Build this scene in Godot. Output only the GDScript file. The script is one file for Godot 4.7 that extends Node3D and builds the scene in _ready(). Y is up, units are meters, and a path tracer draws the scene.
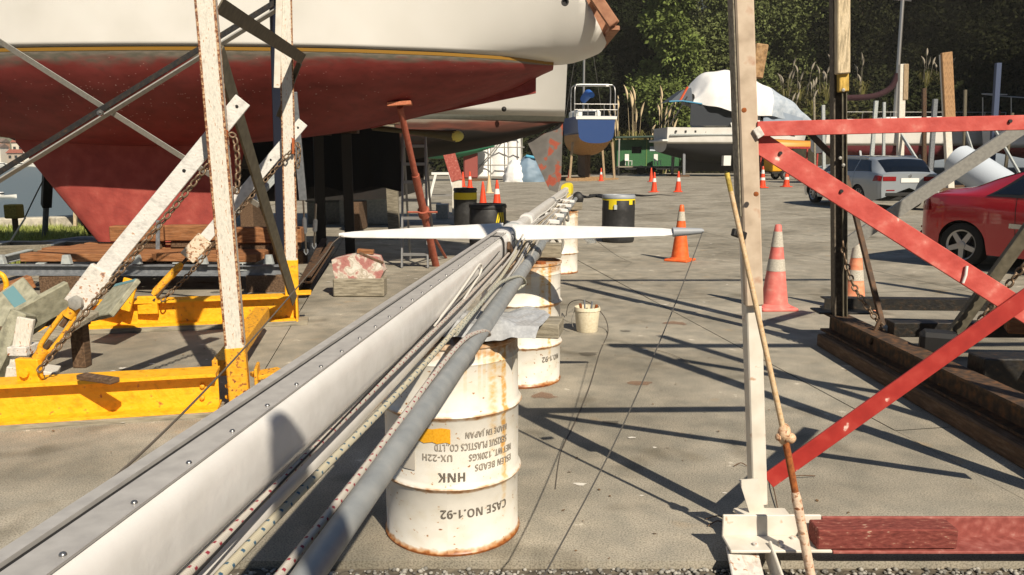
extends Node3D

# A boatyard: a mast laid on drums in front of hauled-out yachts, cradles, cars and a wooded hill.
# Units are metres, -z runs away from the camera.

class MB:
	var v := PackedVector3Array()
	var n := PackedVector3Array()
	var t := PackedVector2Array()
	var t2 := PackedVector2Array()
	var c := PackedColorArray()
	var ix := PackedInt32Array()

	func vert(p: Vector3, nn: Vector3, uv := Vector2.ZERO) -> int:
		v.append(p); n.append(nn); t.append(uv)
		return v.size() - 1

	# corners counter-clockwise seen from outside
	func poly(pts: Array, uvs: Array = []):
		var nn := Vector3.ZERO
		for i in range(1, pts.size() - 1):
			nn += (pts[i] - pts[0]).cross(pts[i + 1] - pts[0])
		nn = nn.normalized()
		var b := v.size()
		for i in pts.size():
			vert(pts[i], nn, uvs[i] if uvs.size() else Vector2.ZERO)
		for i in range(1, pts.size() - 1):
			ix.append_array([b, b + i + 1, b + i])

	func poly_from(pts: Array, centre: Vector3):
		var m := Vector3.ZERO
		for p in pts: m += p
		m /= pts.size()
		var nn: Vector3 = (pts[1] - pts[0]).cross(pts[2] - pts[0])
		if nn.dot(m - centre) < 0.0: pts.reverse()
		poly(pts)

	func box(xf: Transform3D, size: Vector3, ch := 0.004):
		var h := size * 0.5
		ch = min(ch, min(h.x, min(h.y, h.z)) * 0.6)
		var q := func(axis: int, s: Vector3) -> Vector3:
			var k := h - Vector3(ch, ch, ch)
			k[axis] = h[axis]
			return xf * (k * s)
		var o := xf.origin
		for a in 3:
			var b := (a + 1) % 3
			var d := (a + 2) % 3
			for sa in [-1.0, 1.0]:
				var pts := []
				for k in [[-1.0, -1.0], [1.0, -1.0], [1.0, 1.0], [-1.0, 1.0]]:
					var s := Vector3.ZERO
					s[a] = sa; s[b] = k[0]; s[d] = k[1]
					pts.append(q.call(a, s))
				poly_from(pts, o)
				if ch <= 0.0: continue
				for sb in [-1.0, 1.0]:
					var s0 := Vector3.ZERO
					s0[a] = sa; s0[b] = sb; s0[d] = -1.0
					var s1 := s0
					s1[d] = 1.0
					poly_from([q.call(a, s0), q.call(a, s1), q.call(b, s1), q.call(b, s0)], o)
		if ch <= 0.0: return
		for sx in [-1.0, 1.0]:
			for sy in [-1.0, 1.0]:
				for sz in [-1.0, 1.0]:
					var s := Vector3(sx, sy, sz)
					poly_from([q.call(0, s), q.call(1, s), q.call(2, s)], o)

	static func frame(a: Vector3, b: Vector3, up := Vector3.UP) -> Basis:
		var z := (b - a).normalized()
		if abs(z.dot(up.normalized())) > 0.995: up = Vector3(0, 0, -1) if abs(z.y) > 0.9 else Vector3.UP
		var x := up.cross(z).normalized()
		return Basis(x, z.cross(x).normalized(), z)

	# a bar from a to b, w across and h along up
	func bar(a: Vector3, b: Vector3, w: float, h: float, up := Vector3.UP, ch := 0.004):
		box(Transform3D(frame(a, b, up), (a + b) * 0.5), Vector3(w, h, a.distance_to(b)), ch)

	func extrude(prof: PackedVector2Array, a: Vector3, b: Vector3, up := Vector3.UP, smooth := 0.8):
		if Geometry2D.is_polygon_clockwise(prof): prof.reverse()
		var f := frame(a, b, up)
		var m := prof.size()
		var en := []
		for i in m:
			var e := prof[(i + 1) % m] - prof[i]
			en.append(Vector2(e.y, -e.x).normalized())
		for i in m:
			var j := (i + 1) % m
			var n0: Vector2 = en[i]
			var n1: Vector2 = en[i]
			if n0.dot(en[(i + m - 1) % m]) > smooth: n0 = (n0 + en[(i + m - 1) % m]).normalized()
			if n1.dot(en[j]) > smooth: n1 = (n1 + en[j]).normalized()
			var w0 := f.x * prof[i].x + f.y * prof[i].y
			var w1 := f.x * prof[j].x + f.y * prof[j].y
			var k0 := f.x * n0.x + f.y * n0.y
			var k1 := f.x * n1.x + f.y * n1.y
			var L := a.distance_to(b)
			var u0 := float(i) / m
			var u1 := float(i + 1) / m
			var b0 := vert(a + w0, k0, Vector2(u0, 0)); vert(a + w1, k1, Vector2(u1, 0)); vert(b + w1, k1, Vector2(u1, L)); vert(b + w0, k0, Vector2(u0, L))
			ix.append_array([b0, b0 + 2, b0 + 1, b0, b0 + 3, b0 + 2])
		var tri := Geometry2D.triangulate_polygon(prof)
		for side in 2:
			var o := a if side == 0 else b
			var nn := -f.z if side == 0 else f.z
			var s := v.size()
			for p in prof: vert(o + f.x * p.x + f.y * p.y, nn, p)
			for k in range(0, tri.size(), 3):
				var q := [s + tri[k], s + tri[k + 1], s + tri[k + 2]]
				var cr := (v[q[1]] - v[q[0]]).cross(v[q[2]] - v[q[0]])
				if cr.dot(nn) > 0: ix.append_array([q[0], q[2], q[1]])
				else: ix.append_array([q[0], q[1], q[2]])

	func tube(path: Array, rad, seg := 10, closed := false, caps := true, vscale := 1.0):
		var m := path.size()
		var x := Vector3.ZERO
		var prev := Vector3.ZERO
		var rows := []
		var along := 0.0
		for i in (m + 1 if closed else m):
			var p: Vector3 = path[i % m]
			var d: Vector3
			if closed: d = path[(i + 1) % m] - path[(i + m - 1) % m]
			else: d = path[min(i + 1, m - 1)] - path[max(i - 1, 0)]
			d = d.normalized()
			if i == 0:
				x = (Vector3.UP if abs(d.y) < 0.9 else Vector3.RIGHT).cross(d).normalized()
			else:
				x = (x - d * x.dot(d)).normalized()
				along += p.distance_to(prev)
			prev = p
			var y := d.cross(x)
			var r: float = rad[i % m] if rad is Array or rad is PackedFloat32Array else rad
			var b := v.size()
			rows.append(b)
			for k in seg + 1:
				var a := TAU * k / seg
				var w := x * cos(a) + y * sin(a)
				vert(p + w * r, w, Vector2(float(k) / seg, along * vscale))
		for i in rows.size() - 1:
			for k in seg:
				var a: int = rows[i] + k
				var b: int = rows[i + 1] + k
				ix.append_array([a, b + 1, a + 1, a, b, b + 1])
		if caps and not closed:
			for side in 2:
				var b: int = rows[0] if side == 0 else rows[-1]
				var dd: Vector3 = (path[0] - path[1]).normalized() if side == 0 else (path[m - 1] - path[m - 2]).normalized()
				var s := v.size()
				for k in seg: vert(v[b + k], dd)
				for k in range(1, seg - 1):
					if side == 0: ix.append_array([s, s + k, s + k + 1])
					else: ix.append_array([s, s + k + 1, s + k])

	func lathe(prof: Array, seg := 32, xf := Transform3D.IDENTITY, smooth := 0.75, vlen := 1.0):
		# prof: Vector2(radius, height) from the bottom up
		var m := prof.size()
		var en := []
		for i in m - 1:
			var e: Vector2 = prof[i + 1] - prof[i]
			en.append(Vector2(e.y, -e.x).normalized())
		for i in m - 1:
			var n0: Vector2 = en[i]
			var n1: Vector2 = en[i]
			if i > 0 and n0.dot(en[i - 1]) > smooth: n0 = (n0 + en[i - 1]).normalized()
			if i < m - 2 and n1.dot(en[i + 1]) > smooth: n1 = (n1 + en[i + 1]).normalized()
			var b := v.size()
			for k in seg + 1:
				var a := TAU * k / seg
				var d := Vector3(sin(a), 0, cos(a))
				vert(xf * (d * prof[i].x + Vector3.UP * prof[i].y), (xf.basis * (d * n0.x + Vector3.UP * n0.y)).normalized(), Vector2(float(k) / seg, prof[i].y / vlen))
				vert(xf * (d * prof[i + 1].x + Vector3.UP * prof[i + 1].y), (xf.basis * (d * n1.x + Vector3.UP * n1.y)).normalized(), Vector2(float(k) / seg, prof[i + 1].y / vlen))
			for k in seg:
				var q := b + 2 * k
				ix.append_array([q, q + 3, q + 2, q, q + 1, q + 3])

	func ball(p: Vector3, r: Vector3, seg := 12):
		var pr := []
		for i in 9:
			var a := -PI / 2 + PI * i / 8
			pr.append(Vector2(cos(a), sin(a)))
		lathe(pr, seg, Transform3D(Basis.from_scale(r), p), 0.5)

	# smooth sheet through rows of points
	func sheet(rows: Array, flip := false, us := 1.0, vs := 1.0):
		var nr := rows.size()
		var nc: int = rows[0].size()
		var b := v.size()
		for i in nr:
			for j in nc:
				var du: Vector3 = rows[i][min(j + 1, nc - 1)] - rows[i][max(j - 1, 0)]
				var dv: Vector3 = rows[min(i + 1, nr - 1)][j] - rows[max(i - 1, 0)][j]
				if du.length() < 1e-6 : du = rows[min(i + 1, nr - 1)][min(j + 1, nc - 1)] - rows[min(i + 1, nr - 1)][max(j - 1, 0)]
				if dv.length() < 1e-6 : dv = rows[min(i + 1, nr - 1)][min(j + 1, nc - 1)] - rows[max(i - 1, 0)][min(j + 1, nc - 1)]
				var nn := du.cross(dv).normalized()
				if nn.length() < 0.5: nn = Vector3.UP
				vert(rows[i][j], -nn if flip else nn, Vector2(us * i / max(nr - 1, 1), vs * j / max(nc - 1, 1)))
		for i in nr - 1:
			for j in nc - 1:
				var q := b + i * nc + j
				if flip: ix.append_array([q, q + 1, q + nc + 1, q, q + nc + 1, q + nc])
				else: ix.append_array([q, q + nc + 1, q + 1, q, q + nc, q + nc + 1])

	func chain(path: Array, link: float, wire: float):
		# links along a polyline, each turned a quarter against the one before
		var cur := Curve3D.new()
		for p in path: cur.add_point(p)
		var L := cur.get_baked_length()
		var pitch := link - 2.0 * wire
		var k := 0
		var s := link * 0.5
		while s < L - pitch * 0.4:
			var p := cur.sample_baked(s)
			var d := (cur.sample_baked(min(s + 0.02, L)) - cur.sample_baked(max(s - 0.02, 0.0))).normalized()
			var x := (Vector3.UP if abs(d.y) < 0.95 else Vector3.RIGHT).cross(d).normalized().rotated(d, (PI / 2 if k % 2 else 0.0) + 0.5)
			var r := link * 0.30
			var pts := []
			for i in 12:
				var a := TAU * i / 12
				var e := (link * 0.5 - wire - r * 0.9) * signf(sin(a)) if abs(sin(a)) > 0.01 else 0.0
				pts.append(p + x * cos(a) * r + d * (sin(a) * r * 0.9 + e))
			tube(pts, wire, 6, true, false)
			k += 1; s += pitch

	func mesh() -> ArrayMesh:
		var arr := []
		arr.resize(Mesh.ARRAY_MAX)
		arr[Mesh.ARRAY_VERTEX] = v
		arr[Mesh.ARRAY_NORMAL] = n
		arr[Mesh.ARRAY_TEX_UV] = t
		if t2.size() == v.size(): arr[Mesh.ARRAY_TEX_UV2] = t2
		if c.size() == v.size(): arr[Mesh.ARRAY_COLOR] = c
		arr[Mesh.ARRAY_INDEX] = ix
		var am := ArrayMesh.new()
		am.add_surface_from_arrays(Mesh.PRIMITIVE_TRIANGLES, arr)
		return am

# ---------------------------------------------------------------- nodes

var taken := {}
var M := {}
var rng := RandomNumberGenerator.new()

func numbered(parent: Node, called: String) -> String:
	var key := str(parent.get_instance_id()) + called
	var k: int = taken.get(key, -1) + 1
	taken[key] = k
	return called if k == 0 else "%s_%03d" % [called, k]

func put(called: String, mb, material: Material, parent: Node = self) -> MeshInstance3D:
	var o := MeshInstance3D.new()
	o.name = numbered(parent, called)
	o.mesh = mb.mesh() if mb is MB else mb
	o.material_override = material
	o.cast_shadow = GeometryInstance3D.SHADOW_CASTING_SETTING_ON
	parent.add_child(o, true)
	return o

func thing(called: String, label: String, category: String, at := Vector3.ZERO, turn := 0.0, group := "") -> Node3D:
	var o := Node3D.new()
	o.name = numbered(self, called)
	add_child(o, true)
	o.position = at + Vector3.UP * (rise(at.x, -at.z) if absf(at.y) < 0.001 else 0.0)
	o.rotation.y = turn
	return tag(o, label, category, group)

# the yard climbs a little towards the right
func rise(x: float, _d: float) -> float:
	return 0.25 * smoothstep(4.5, 10.5, x)

func tag(o: Node3D, label: String, category: String, group := "") -> Node3D:
	o.set_meta("label", label)
	o.set_meta("category", category)
	if group: o.set_meta("group", group)
	return o

func structure(o: Node3D, label := "", category := "") -> Node3D:
	o.set_meta("kind", "structure")
	if label:
		o.set_meta("label", label)
		o.set_meta("category", category)
	return o

func stuff(o: Node3D) -> Node3D:
	o.set_meta("kind", "stuff")
	return o

func copy(src: Node3D, label: String, at: Vector3, turn := 0.0, group := "") -> Node3D:
	var o: Node3D = src.duplicate()
	o.name = numbered(self, src.name)
	add_child(o, true)
	o.position = at
	o.rotation.y = turn
	o.set_meta("label", label)
	if group: o.set_meta("group", group)
	return o

func bars(list: Array, w: float, h: float, up := Vector3.UP, ch := 0.004) -> MB:
	var m := MB.new()
	for s in list: m.bar(s[0], s[1], w, h, up, ch)
	return m

func one_bar(called: String, a: Vector3, b: Vector3, w: float, h: float, m: Material, parent: Node = self, up := Vector3.UP, ch := 0.004) -> MeshInstance3D:
	var k := MB.new()
	k.bar(a, b, w, h, up, ch)
	return put(called, k, m, parent)

func one_tube(called: String, path: Array, r, m: Material, parent: Node = self, seg := 10, vs := 1.0) -> MeshInstance3D:
	var k := MB.new()
	k.tube(path, r, seg, false, true, vs)
	return put(called, k, m, parent)

func angle_prof(w: float, h: float, th: float) -> PackedVector2Array:
	return PackedVector2Array([Vector2(0, 0), Vector2(w, 0), Vector2(w, th), Vector2(th, th), Vector2(th, h), Vector2(0, h)])

func channel_prof(w: float, h: float, th: float) -> PackedVector2Array:
	return PackedVector2Array([Vector2(0, -h / 2), Vector2(w, -h / 2), Vector2(w, -h / 2 + th), Vector2(th, -h / 2 + th), Vector2(th, h / 2 - th), Vector2(w, h / 2 - th), Vector2(w, h / 2), Vector2(0, h / 2)])

func ibeam_prof(w: float, h: float, tf: float, tw: float) -> PackedVector2Array:
	var a := w / 2
	var b := h / 2
	var q := tw / 2
	return PackedVector2Array([Vector2(-a, -b), Vector2(a, -b), Vector2(a, -b + tf), Vector2(q, -b + tf), Vector2(q, b - tf), Vector2(a, b - tf), Vector2(a, b), Vector2(-a, b), Vector2(-a, b - tf), Vector2(-q, b - tf), Vector2(-q, -b + tf), Vector2(-a, -b + tf)])

# rust breaking out along the four arrises of a square post
func rusty_edges(a: Vector3, b: Vector3, w: float, h: float, up: Vector3, m: Material, parent: Node):
	var f := MB.frame(a, b, up)
	for sx in [-1.0, 1.0]:
		for sy in [-1.0, 1.0]:
			var o: Vector3 = f.x * (sx * (w * 0.5 - 0.007)) + f.y * (sy * (h * 0.5 - 0.007))
			one_bar("rusty_edge", a + o, b + o, 0.017, 0.017, m, parent, up, 0.004)

func prof_bar(called: String, prof: PackedVector2Array, a: Vector3, b: Vector3, m: Material, parent: Node = self, up := Vector3.UP) -> MeshInstance3D:
	var k := MB.new()
	k.extrude(prof, a, b, up)
	return put(called, k, m, parent)

func sag(a: Vector3, b: Vector3, drop: float, n := 14) -> Array:
	var p := []
	for i in n + 1:
		var s := float(i) / n
		p.append(a.lerp(b, s) - Vector3.UP * drop * 4.0 * s * (1.0 - s))
	return p

func spline(pts: Array, per := 8) -> Array:
	var out := []
	var m := pts.size()
	for i in m - 1:
		var p0: Vector3 = pts[max(i - 1, 0)]
		var p3: Vector3 = pts[min(i + 2, m - 1)]
		for k in per:
			out.append(pts[i].cubic_interpolate(pts[i + 1], p0, p3, float(k) / per))
	out.append(pts[m - 1])
	return out

func tab(xs: Array, ys: Array, x: float) -> float:
	var m := xs.size()
	if x <= xs[0]: return ys[0]
	if x >= xs[m - 1]: return ys[m - 1]
	var i := 0
	while x > xs[i + 1]: i += 1
	var s: float = (x - xs[i]) / (xs[i + 1] - xs[i])
	var y0: float = ys[max(i - 1, 0)]
	var y3: float = ys[min(i + 2, m - 1)]
	var r := cubic_interpolate(ys[i], ys[i + 1], y0, y3, s)
	return clampf(r, min(ys[i], ys[i + 1]) - 0.03, max(ys[i], ys[i + 1]) + 0.03)

# ---------------------------------------------------------------- materials

func noise(seed_: int, freq: float, oct := 4, kind := FastNoiseLite.TYPE_SIMPLEX_SMOOTH) -> FastNoiseLite:
	var f := FastNoiseLite.new()
	f.seed = seed_
	f.noise_type = kind
	f.frequency = freq
	f.fractal_octaves = oct
	return f

func ramp_tex(seed_: int, freq: float, stops: Array, size := 512, oct := 5) -> Texture2D:
	# seamless noise whose value runs through a colour ramp
	var im := noise(seed_, freq, oct).get_seamless_image(size, size)
	var g := Gradient.new()
	var offs := PackedFloat32Array()
	var cols := PackedColorArray()
	for s in stops:
		offs.append(s[0]); cols.append(s[1])
	g.offsets = offs
	g.colors = cols
	var lut := []
	for i in 256: lut.append(g.sample(i / 255.0))
	im.convert(Image.FORMAT_L8)
	var src := im.get_data()
	var out := PackedByteArray()
	out.resize(size * size * 3)
	for i in size * size:
		var cc: Color = lut[src[i]]
		out[3 * i] = cc.r8; out[3 * i + 1] = cc.g8; out[3 * i + 2] = cc.b8
	var res := Image.create_from_data(size, size, false, Image.FORMAT_RGB8, out)
	res.generate_mipmaps()
	return ImageTexture.create_from_image(res)

var bump_cache := {}
func bump_tex(freq: float, strength: float) -> Texture2D:
	var key := "%f_%f" % [freq, strength]
	if not bump_cache.has(key):
		var im := noise(int(freq * 1000.0) + 3, freq, 5).get_seamless_image(512, 512)
		im.bump_map_to_normal_map(strength)
		bump_cache[key] = ImageTexture.create_from_image(im)
	return bump_cache[key]

func plain(col: Color, rough := 0.6, metal := 0.0) -> StandardMaterial3D:
	var m := StandardMaterial3D.new()
	m.albedo_color = col
	m.roughness = rough
	m.metallic = metal
	return m

func worn(seed_: int, freq: float, tile: float, stops: Array, rough := 0.7, metal := 0.0, bump := 0.0, bfreq := 0.03) -> StandardMaterial3D:
	var m := StandardMaterial3D.new()
	m.albedo_texture = ramp_tex(seed_, freq, stops)
	m.roughness = rough
	m.metallic = metal
	m.uv1_triplanar = true
	m.uv1_scale = Vector3.ONE / tile
	if bump > 0.0:
		m.normal_enabled = true
		m.normal_texture = bump_tex(bfreq, bump)
		m.normal_scale = 0.6
	return m

func rusty(seed_: int, col: Color, amount: float, tile := 0.7, rough := 0.55) -> StandardMaterial3D:
	# paint that rust breaks through
	var e := 1.0 - amount
	return worn(seed_, 0.018, tile, [[0.0, col.darkened(0.20)], [e * 0.3, col.darkened(0.06)], [e * 0.5, col], [e - 0.09, col.lightened(0.06)], [e - 0.05, col.lerp(Color("b9824f"), 0.45)], [e, Color("9a5a2c")], [min(e + 0.12, 1.0), Color("5d3520")]], rough, 0.0, 3.0, 0.05)

func woody(seed_: int, col: Color, along := Vector3(1, 9, 9), rough := 0.85) -> StandardMaterial3D:
	var m := worn(seed_, 0.012, 1.0, [[0.0, col.darkened(0.32)], [0.35, col.darkened(0.12)], [0.55, col], [0.8, col.lightened(0.10)], [1.0, col.darkened(0.06)]], rough, 0.0, 4.0, 0.06)
	m.uv1_scale = along * 0.7
	return m

func glass_dark() -> StandardMaterial3D:
	var m := plain(Color(0.02, 0.025, 0.03), 0.06)
	m.metallic_specular = 0.7
	return m

# ---------------------------------------------------------------- the scene

func _ready():
	rng.seed = 20240611
	var cam := Camera3D.new()
	cam.name = "camera"
	cam.position = Vector3(0, 1.6, 0)
	cam.rotation_degrees = Vector3(-9.06, 0, 0)
	cam.fov = 39.55
	cam.near = 0.05
	cam.far = 4000.0
	add_child(cam, true)
	cam.current = true

	var sky_m := ProceduralSkyMaterial.new()
	sky_m.sky_top_color = Color(0.33, 0.43, 0.57)
	sky_m.sky_horizon_color = Color(0.70, 0.72, 0.73)
	sky_m.sky_curve = 0.12
	sky_m.ground_bottom_color = Color(0.2, 0.19, 0.17)
	sky_m.ground_horizon_color = Color(0.5, 0.52, 0.52)
	sky_m.sky_energy_multiplier = 0.8
	var sky := Sky.new()
	sky.sky_material = sky_m
	var env := Environment.new()
	env.background_mode = Environment.BG_SKY
	env.sky = sky
	env.ambient_light_source = Environment.AMBIENT_SOURCE_SKY
	env.tonemap_mode = Environment.TONE_MAPPER_LINEAR
	env.tonemap_exposure = 1.34
	env.sdfgi_enabled = true
	env.ssao_enabled = true
	env.ssil_enabled = true
	env.fog_enabled = true
	env.fog_density = 0.0003
	env.fog_light_color = Color(0.78, 0.78, 0.74)
	var we := WorldEnvironment.new()
	we.name = "world_environment"
	we.environment = env
	add_child(we, true)

	var sun := DirectionalLight3D.new()
	sun.name = "sun"
	sun.light_energy = 1.6
	sun.light_color = Color(1.0, 0.95, 0.87)
	sun.light_angular_distance = 0.5
	sun.shadow_enabled = true
	add_child(sun, true)
	sun.look_at_from_position(Vector3.ZERO, Vector3(-0.52, -1.0, -1.02), Vector3.UP)

	make_materials()
	make_ground()
	make_shore()
	make_hill()
	make_forest()

	make_big_yacht()
	make_big_yacht_cradle()
	make_second_yacht()
	make_yellow_cradle()
	make_mast()
	make_drums()
	make_red_cradle()
	make_black_cradle()
	make_props_under_yacht()
	make_cones()
	make_cars()
	make_far_yard()
	make_small_things()

func make_materials():
	M.white_hull = worn(11, 0.006, 3.0, [[0.0, Color("cccac3")], [0.5, Color("d5d3cd")], [1.0, Color("dad9d4")]], 0.28)
	M.gold = plain(Color("8f6a24"), 0.5)
	M.keel_red = worn(12, 0.012, 1.6, [[0.0, Color("83342e")], [0.4, Color("913c34")], [0.6, Color("984239")], [0.85, Color("9d493f")], [1.0, Color("a85e53")]], 0.8, 0.0, 2.0)
	M.white_rust = rusty(21, Color("c9c5bd"), 0.2, 0.5)
	M.white_paint = rusty(22, Color("c6c4bf"), 0.1, 0.6)
	M.cream_rust = rusty(23, Color("c9c4b8"), 0.12, 0.45)
	M.edge_rust = rusty(93, Color("b59a78"), 0.52, 0.25)
	M.post_brown = worn(94, 0.02, 0.5, [[0.0, Color("3c352c")], [0.5, Color("544b3f")], [0.8, Color("675d4f")], [1.0, Color("6b5138")]], 0.6)
	M.cream_rust.uv1_scale = Vector3(5.5, 1.3, 5.5)
	M.white_post = worn(24, 0.01, 0.8, [[0.0, Color("c2bbad")], [0.5, Color("cfc9bc")], [0.85, Color("d5d0c5")], [0.93, Color("b89a80")], [1.0, Color("8b5a45")]], 0.6)
	M.yellow = rusty(25, Color("e9a80e"), 0.13, 0.9)
	M.yellow_rust = rusty(26, Color("d99a18"), 0.28, 0.4)
	M.red_steel = worn(27, 0.014, 0.9, [[0.0, Color("a83c34")], [0.45, Color("b84a41")], [0.7, Color("c0574d")], [0.88, Color("c97468")], [0.93, Color("dbc4b8")], [1.0, Color("e0d5c8")]], 0.6, 0.0, 1.5)
	M.red_deep = worn(28, 0.014, 0.8, [[0.0, Color("8d211c")], [0.5, Color("9f2a23")], [0.87, Color("aa3a31")], [0.95, Color("d6b8ac")], [1.0, Color("e0d5c8")]], 0.55)
	M.red_wood = worn(29, 0.02, 0.5, [[0.0, Color("54211c")], [0.4, Color("6f322b")], [0.68, Color("7c3d35")], [0.82, Color("8a5446")], [0.9, Color("b09c86")], [1.0, Color("c9c1ae")]], 0.95, 0.0, 4.0)
	M.red_wood.uv1_scale = Vector3(2, 6, 6)
	M.black_steel = worn(30, 0.02, 0.6, [[0.0, Color("17161a")], [0.5, Color("25231f")], [0.75, Color("322a22")], [1.0, Color("5a3d28")]], 0.5, 0.2, 3.0)
	M.brown_steel = worn(31, 0.02, 0.8, [[0.0, Color("2b211a")], [0.5, Color("4a3828")], [0.8, Color("67472c")], [1.0, Color("7d5130")]], 0.75, 0.1, 3.0)
	M.olive = worn(32, 0.02, 0.8, [[0.0, Color("4c473a")], [0.5, Color("5f594a")], [1.0, Color("746c5b")]], 0.55, 0.3)
	M.galv = worn(33, 0.03, 0.5, [[0.0, Color("86847f")], [0.5, Color("98968f")], [1.0, Color("aaa79f")]], 0.5, 0.2)
	M.grey_steel = worn(34, 0.02, 0.9, [[0.0, Color("5c6064")], [0.5, Color("71757a")], [0.9, Color("84878a")], [1.0, Color("7a6a58")]], 0.5, 0.1)
	M.pale_grey = worn(35, 0.02, 0.9, [[0.0, Color("8b9293")], [0.6, Color("a4aaa9")], [1.0, Color("b9bab3")]], 0.6)
	M.navy = plain(Color("20283a"), 0.45)
	M.dark = plain(Color("1b1a19"), 0.6)
	M.rubber = plain(Color("151515"), 0.75)
	M.chain = worn(36, 0.05, 0.15, [[0.0, Color("54483c")], [0.5, Color("7a6a58")], [0.75, Color("8e6a48")], [1.0, Color("a99c8a")]], 0.5, 0.5)
	M.wood_x = woody(40, Color("a07a50"), Vector3(1, 9, 9))
	M.wood_y = woody(41, Color("a08a6c"), Vector3(9, 1, 9))
	M.wood_z = woody(42, Color("9a7a54"), Vector3(9, 9, 1))
	M.wood_brown = woody(43, Color("8a5a34"), Vector3(1, 8, 8))
	M.wood_grey = woody(44, Color("8c8472"), Vector3(1, 8, 8))
	M.wood_green = woody(45, Color("93917c"), Vector3(3, 3, 3))
	M.wood_pale = woody(46, Color("c6b493"), Vector3(9, 1, 9))
	M.wood_dark = woody(47, Color("5c4530"), Vector3(7, 7, 1))
	M.teal = plain(Color("5b8187"), 0.8)
	M.alu = plain(Color("b4b2ae"), 0.38, 0.85)
	M.alu_track = worn(48, 0.02, 0.5, [[0.0, Color("a09d99")], [0.5, Color("aeaba6")], [1.0, Color("bab7b2")]], 0.38, 0.2)
	M.mast_white = worn(49, 0.008, 0.8, [[0.0, Color("c2c0bc")], [0.45, Color("d0cecb")], [0.8, Color("d5d4d1")], [1.0, Color("dcdbd9")]], 0.25, 0.0, 1.0, 0.02)
	M.spreader = worn(95, 0.01, 0.6, [[0.0, Color("c4c2be")], [0.5, Color("d0cecb")], [1.0, Color("d8d7d4")]], 0.4)
	M.tip_grey = plain(Color("8f9499"), 0.5)
	M.pole = worn(50, 0.012, 0.5, [[0.0, Color("7c8082")], [0.5, Color("8b8f90")], [1.0, Color("9b9d9c")]], 0.42, 0.1)
	M.steel = plain(Color("9a9894"), 0.3, 0.9)
	M.wire = plain(Color("6b6862"), 0.45, 0.6)
	M.black_plastic = worn(51, 0.02, 1.0, [[0.0, Color("1c1d1e")], [0.6, Color("29292a")], [1.0, Color("3b3a38")]], 0.5)
	M.band_yellow = plain(Color("d8c21c"), 0.6)
	M.ink = worn(52, 0.05, 0.12, [[0.0, Color("6e675e")], [0.45, Color("8a8277")], [0.7, Color("aaa294")], [1.0, Color("cdc5b6")]], 0.8)
	M.ink_dark = worn(53, 0.05, 0.12, [[0.0, Color("37322d")], [0.5, Color("57514a")], [0.75, Color("8a8274")], [1.0, Color("c4bcad")]], 0.8)
	M.rust = worn(54, 0.03, 0.3, [[0.0, Color("4b2a1a")], [0.5, Color("8a4c22")], [1.0, Color("b06c34")]], 0.95)
	M.grass = plain(Color("5f7426"), 0.8)
	M.sheet_grey = plain(Color("9aa0a4"), 0.6)
	M.tarp_white = worn(55, 0.01, 4.0, [[0.0, Color("d6d6d4")], [1.0, Color("e9e8e5")]], 0.55)
	M.tarp_blue = plain(Color("6f8496"), 0.6)
	M.pvc_white = plain(Color("d8d8d2"), 0.45)
	M.orange_steel = worn(56, 0.02, 0.6, [[0.0, Color("84402f")], [0.5, Color("9a503d")], [1.0, Color("b07058")]], 0.65)
	M.window = glass_dark()
	M.tyre = plain(Color("171717"), 0.85)
	M.rim = plain(Color("a8a9ab"), 0.32, 0.8)
	M.chrome = plain(Color("c0c0c0"), 0.2, 0.9)

# ---------------------------------------------------------------- ground, shore, hill

func concrete() -> StandardMaterial3D:
	# aged yard concrete: broad blotches over fine aggregate
	var m := StandardMaterial3D.new()
	var s := 1024
	var a := noise(61, 0.004, 5).get_seamless_image(s, s)
	var b := noise(62, 0.03, 4).get_seamless_image(s, s)
	var d := noise(63, 0.012, 3).get_seamless_image(s, s)
	for im in [a, b, d]: im.convert(Image.FORMAT_L8)
	var pa := a.get_data()
	var pb := b.get_data()
	var pd := d.get_data()
	var out := PackedByteArray()
	out.resize(s * s * 3)
	for i in s * s:
		var x := pa[i] / 255.0
		var y := pb[i] / 255.0
		var z := pd[i] / 255.0
		var g := 0.565 + 0.19 * (x - 0.5) + 0.12 * (y - 0.5)
		if z > 0.72: g -= (z - 0.72) * 0.5          # oil and damp stains
		var warm := 0.02 * (y - 0.5)
		if z < 0.2: warm += (0.2 - z) * 0.35          # rusty stains
		if y > 0.86 and x > 0.55: g += 0.13         # paint drips
		out[3 * i] = clampi(int((g + 0.018 + warm) * 255), 0, 255)
		out[3 * i + 1] = clampi(int((g - 0.008) * 255), 0, 255)
		out[3 * i + 2] = clampi(int((g - 0.066 - warm) * 255), 0, 255)
	var im := Image.create_from_data(s, s, false, Image.FORMAT_RGB8, out)
	im.generate_mipmaps()
	m.albedo_texture = ImageTexture.create_from_image(im)
	m.roughness = 0.9
	m.detail_enabled = true
	m.detail_blend_mode = BaseMaterial3D.BLEND_MODE_MUL
	m.detail_uv_layer = BaseMaterial3D.DETAIL_UV_2
	m.detail_albedo = ramp_tex(64, 0.07, [[0.0, Color(0.6, 0.59, 0.58)], [0.3, Color(0.82, 0.815, 0.81)], [0.5, Color(0.93, 0.93, 0.925)], [0.7, Color(1, 1, 1)]], 1024, 4)
	m.detail_normal = bump_tex(0.11, 5.0)
	return m

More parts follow.
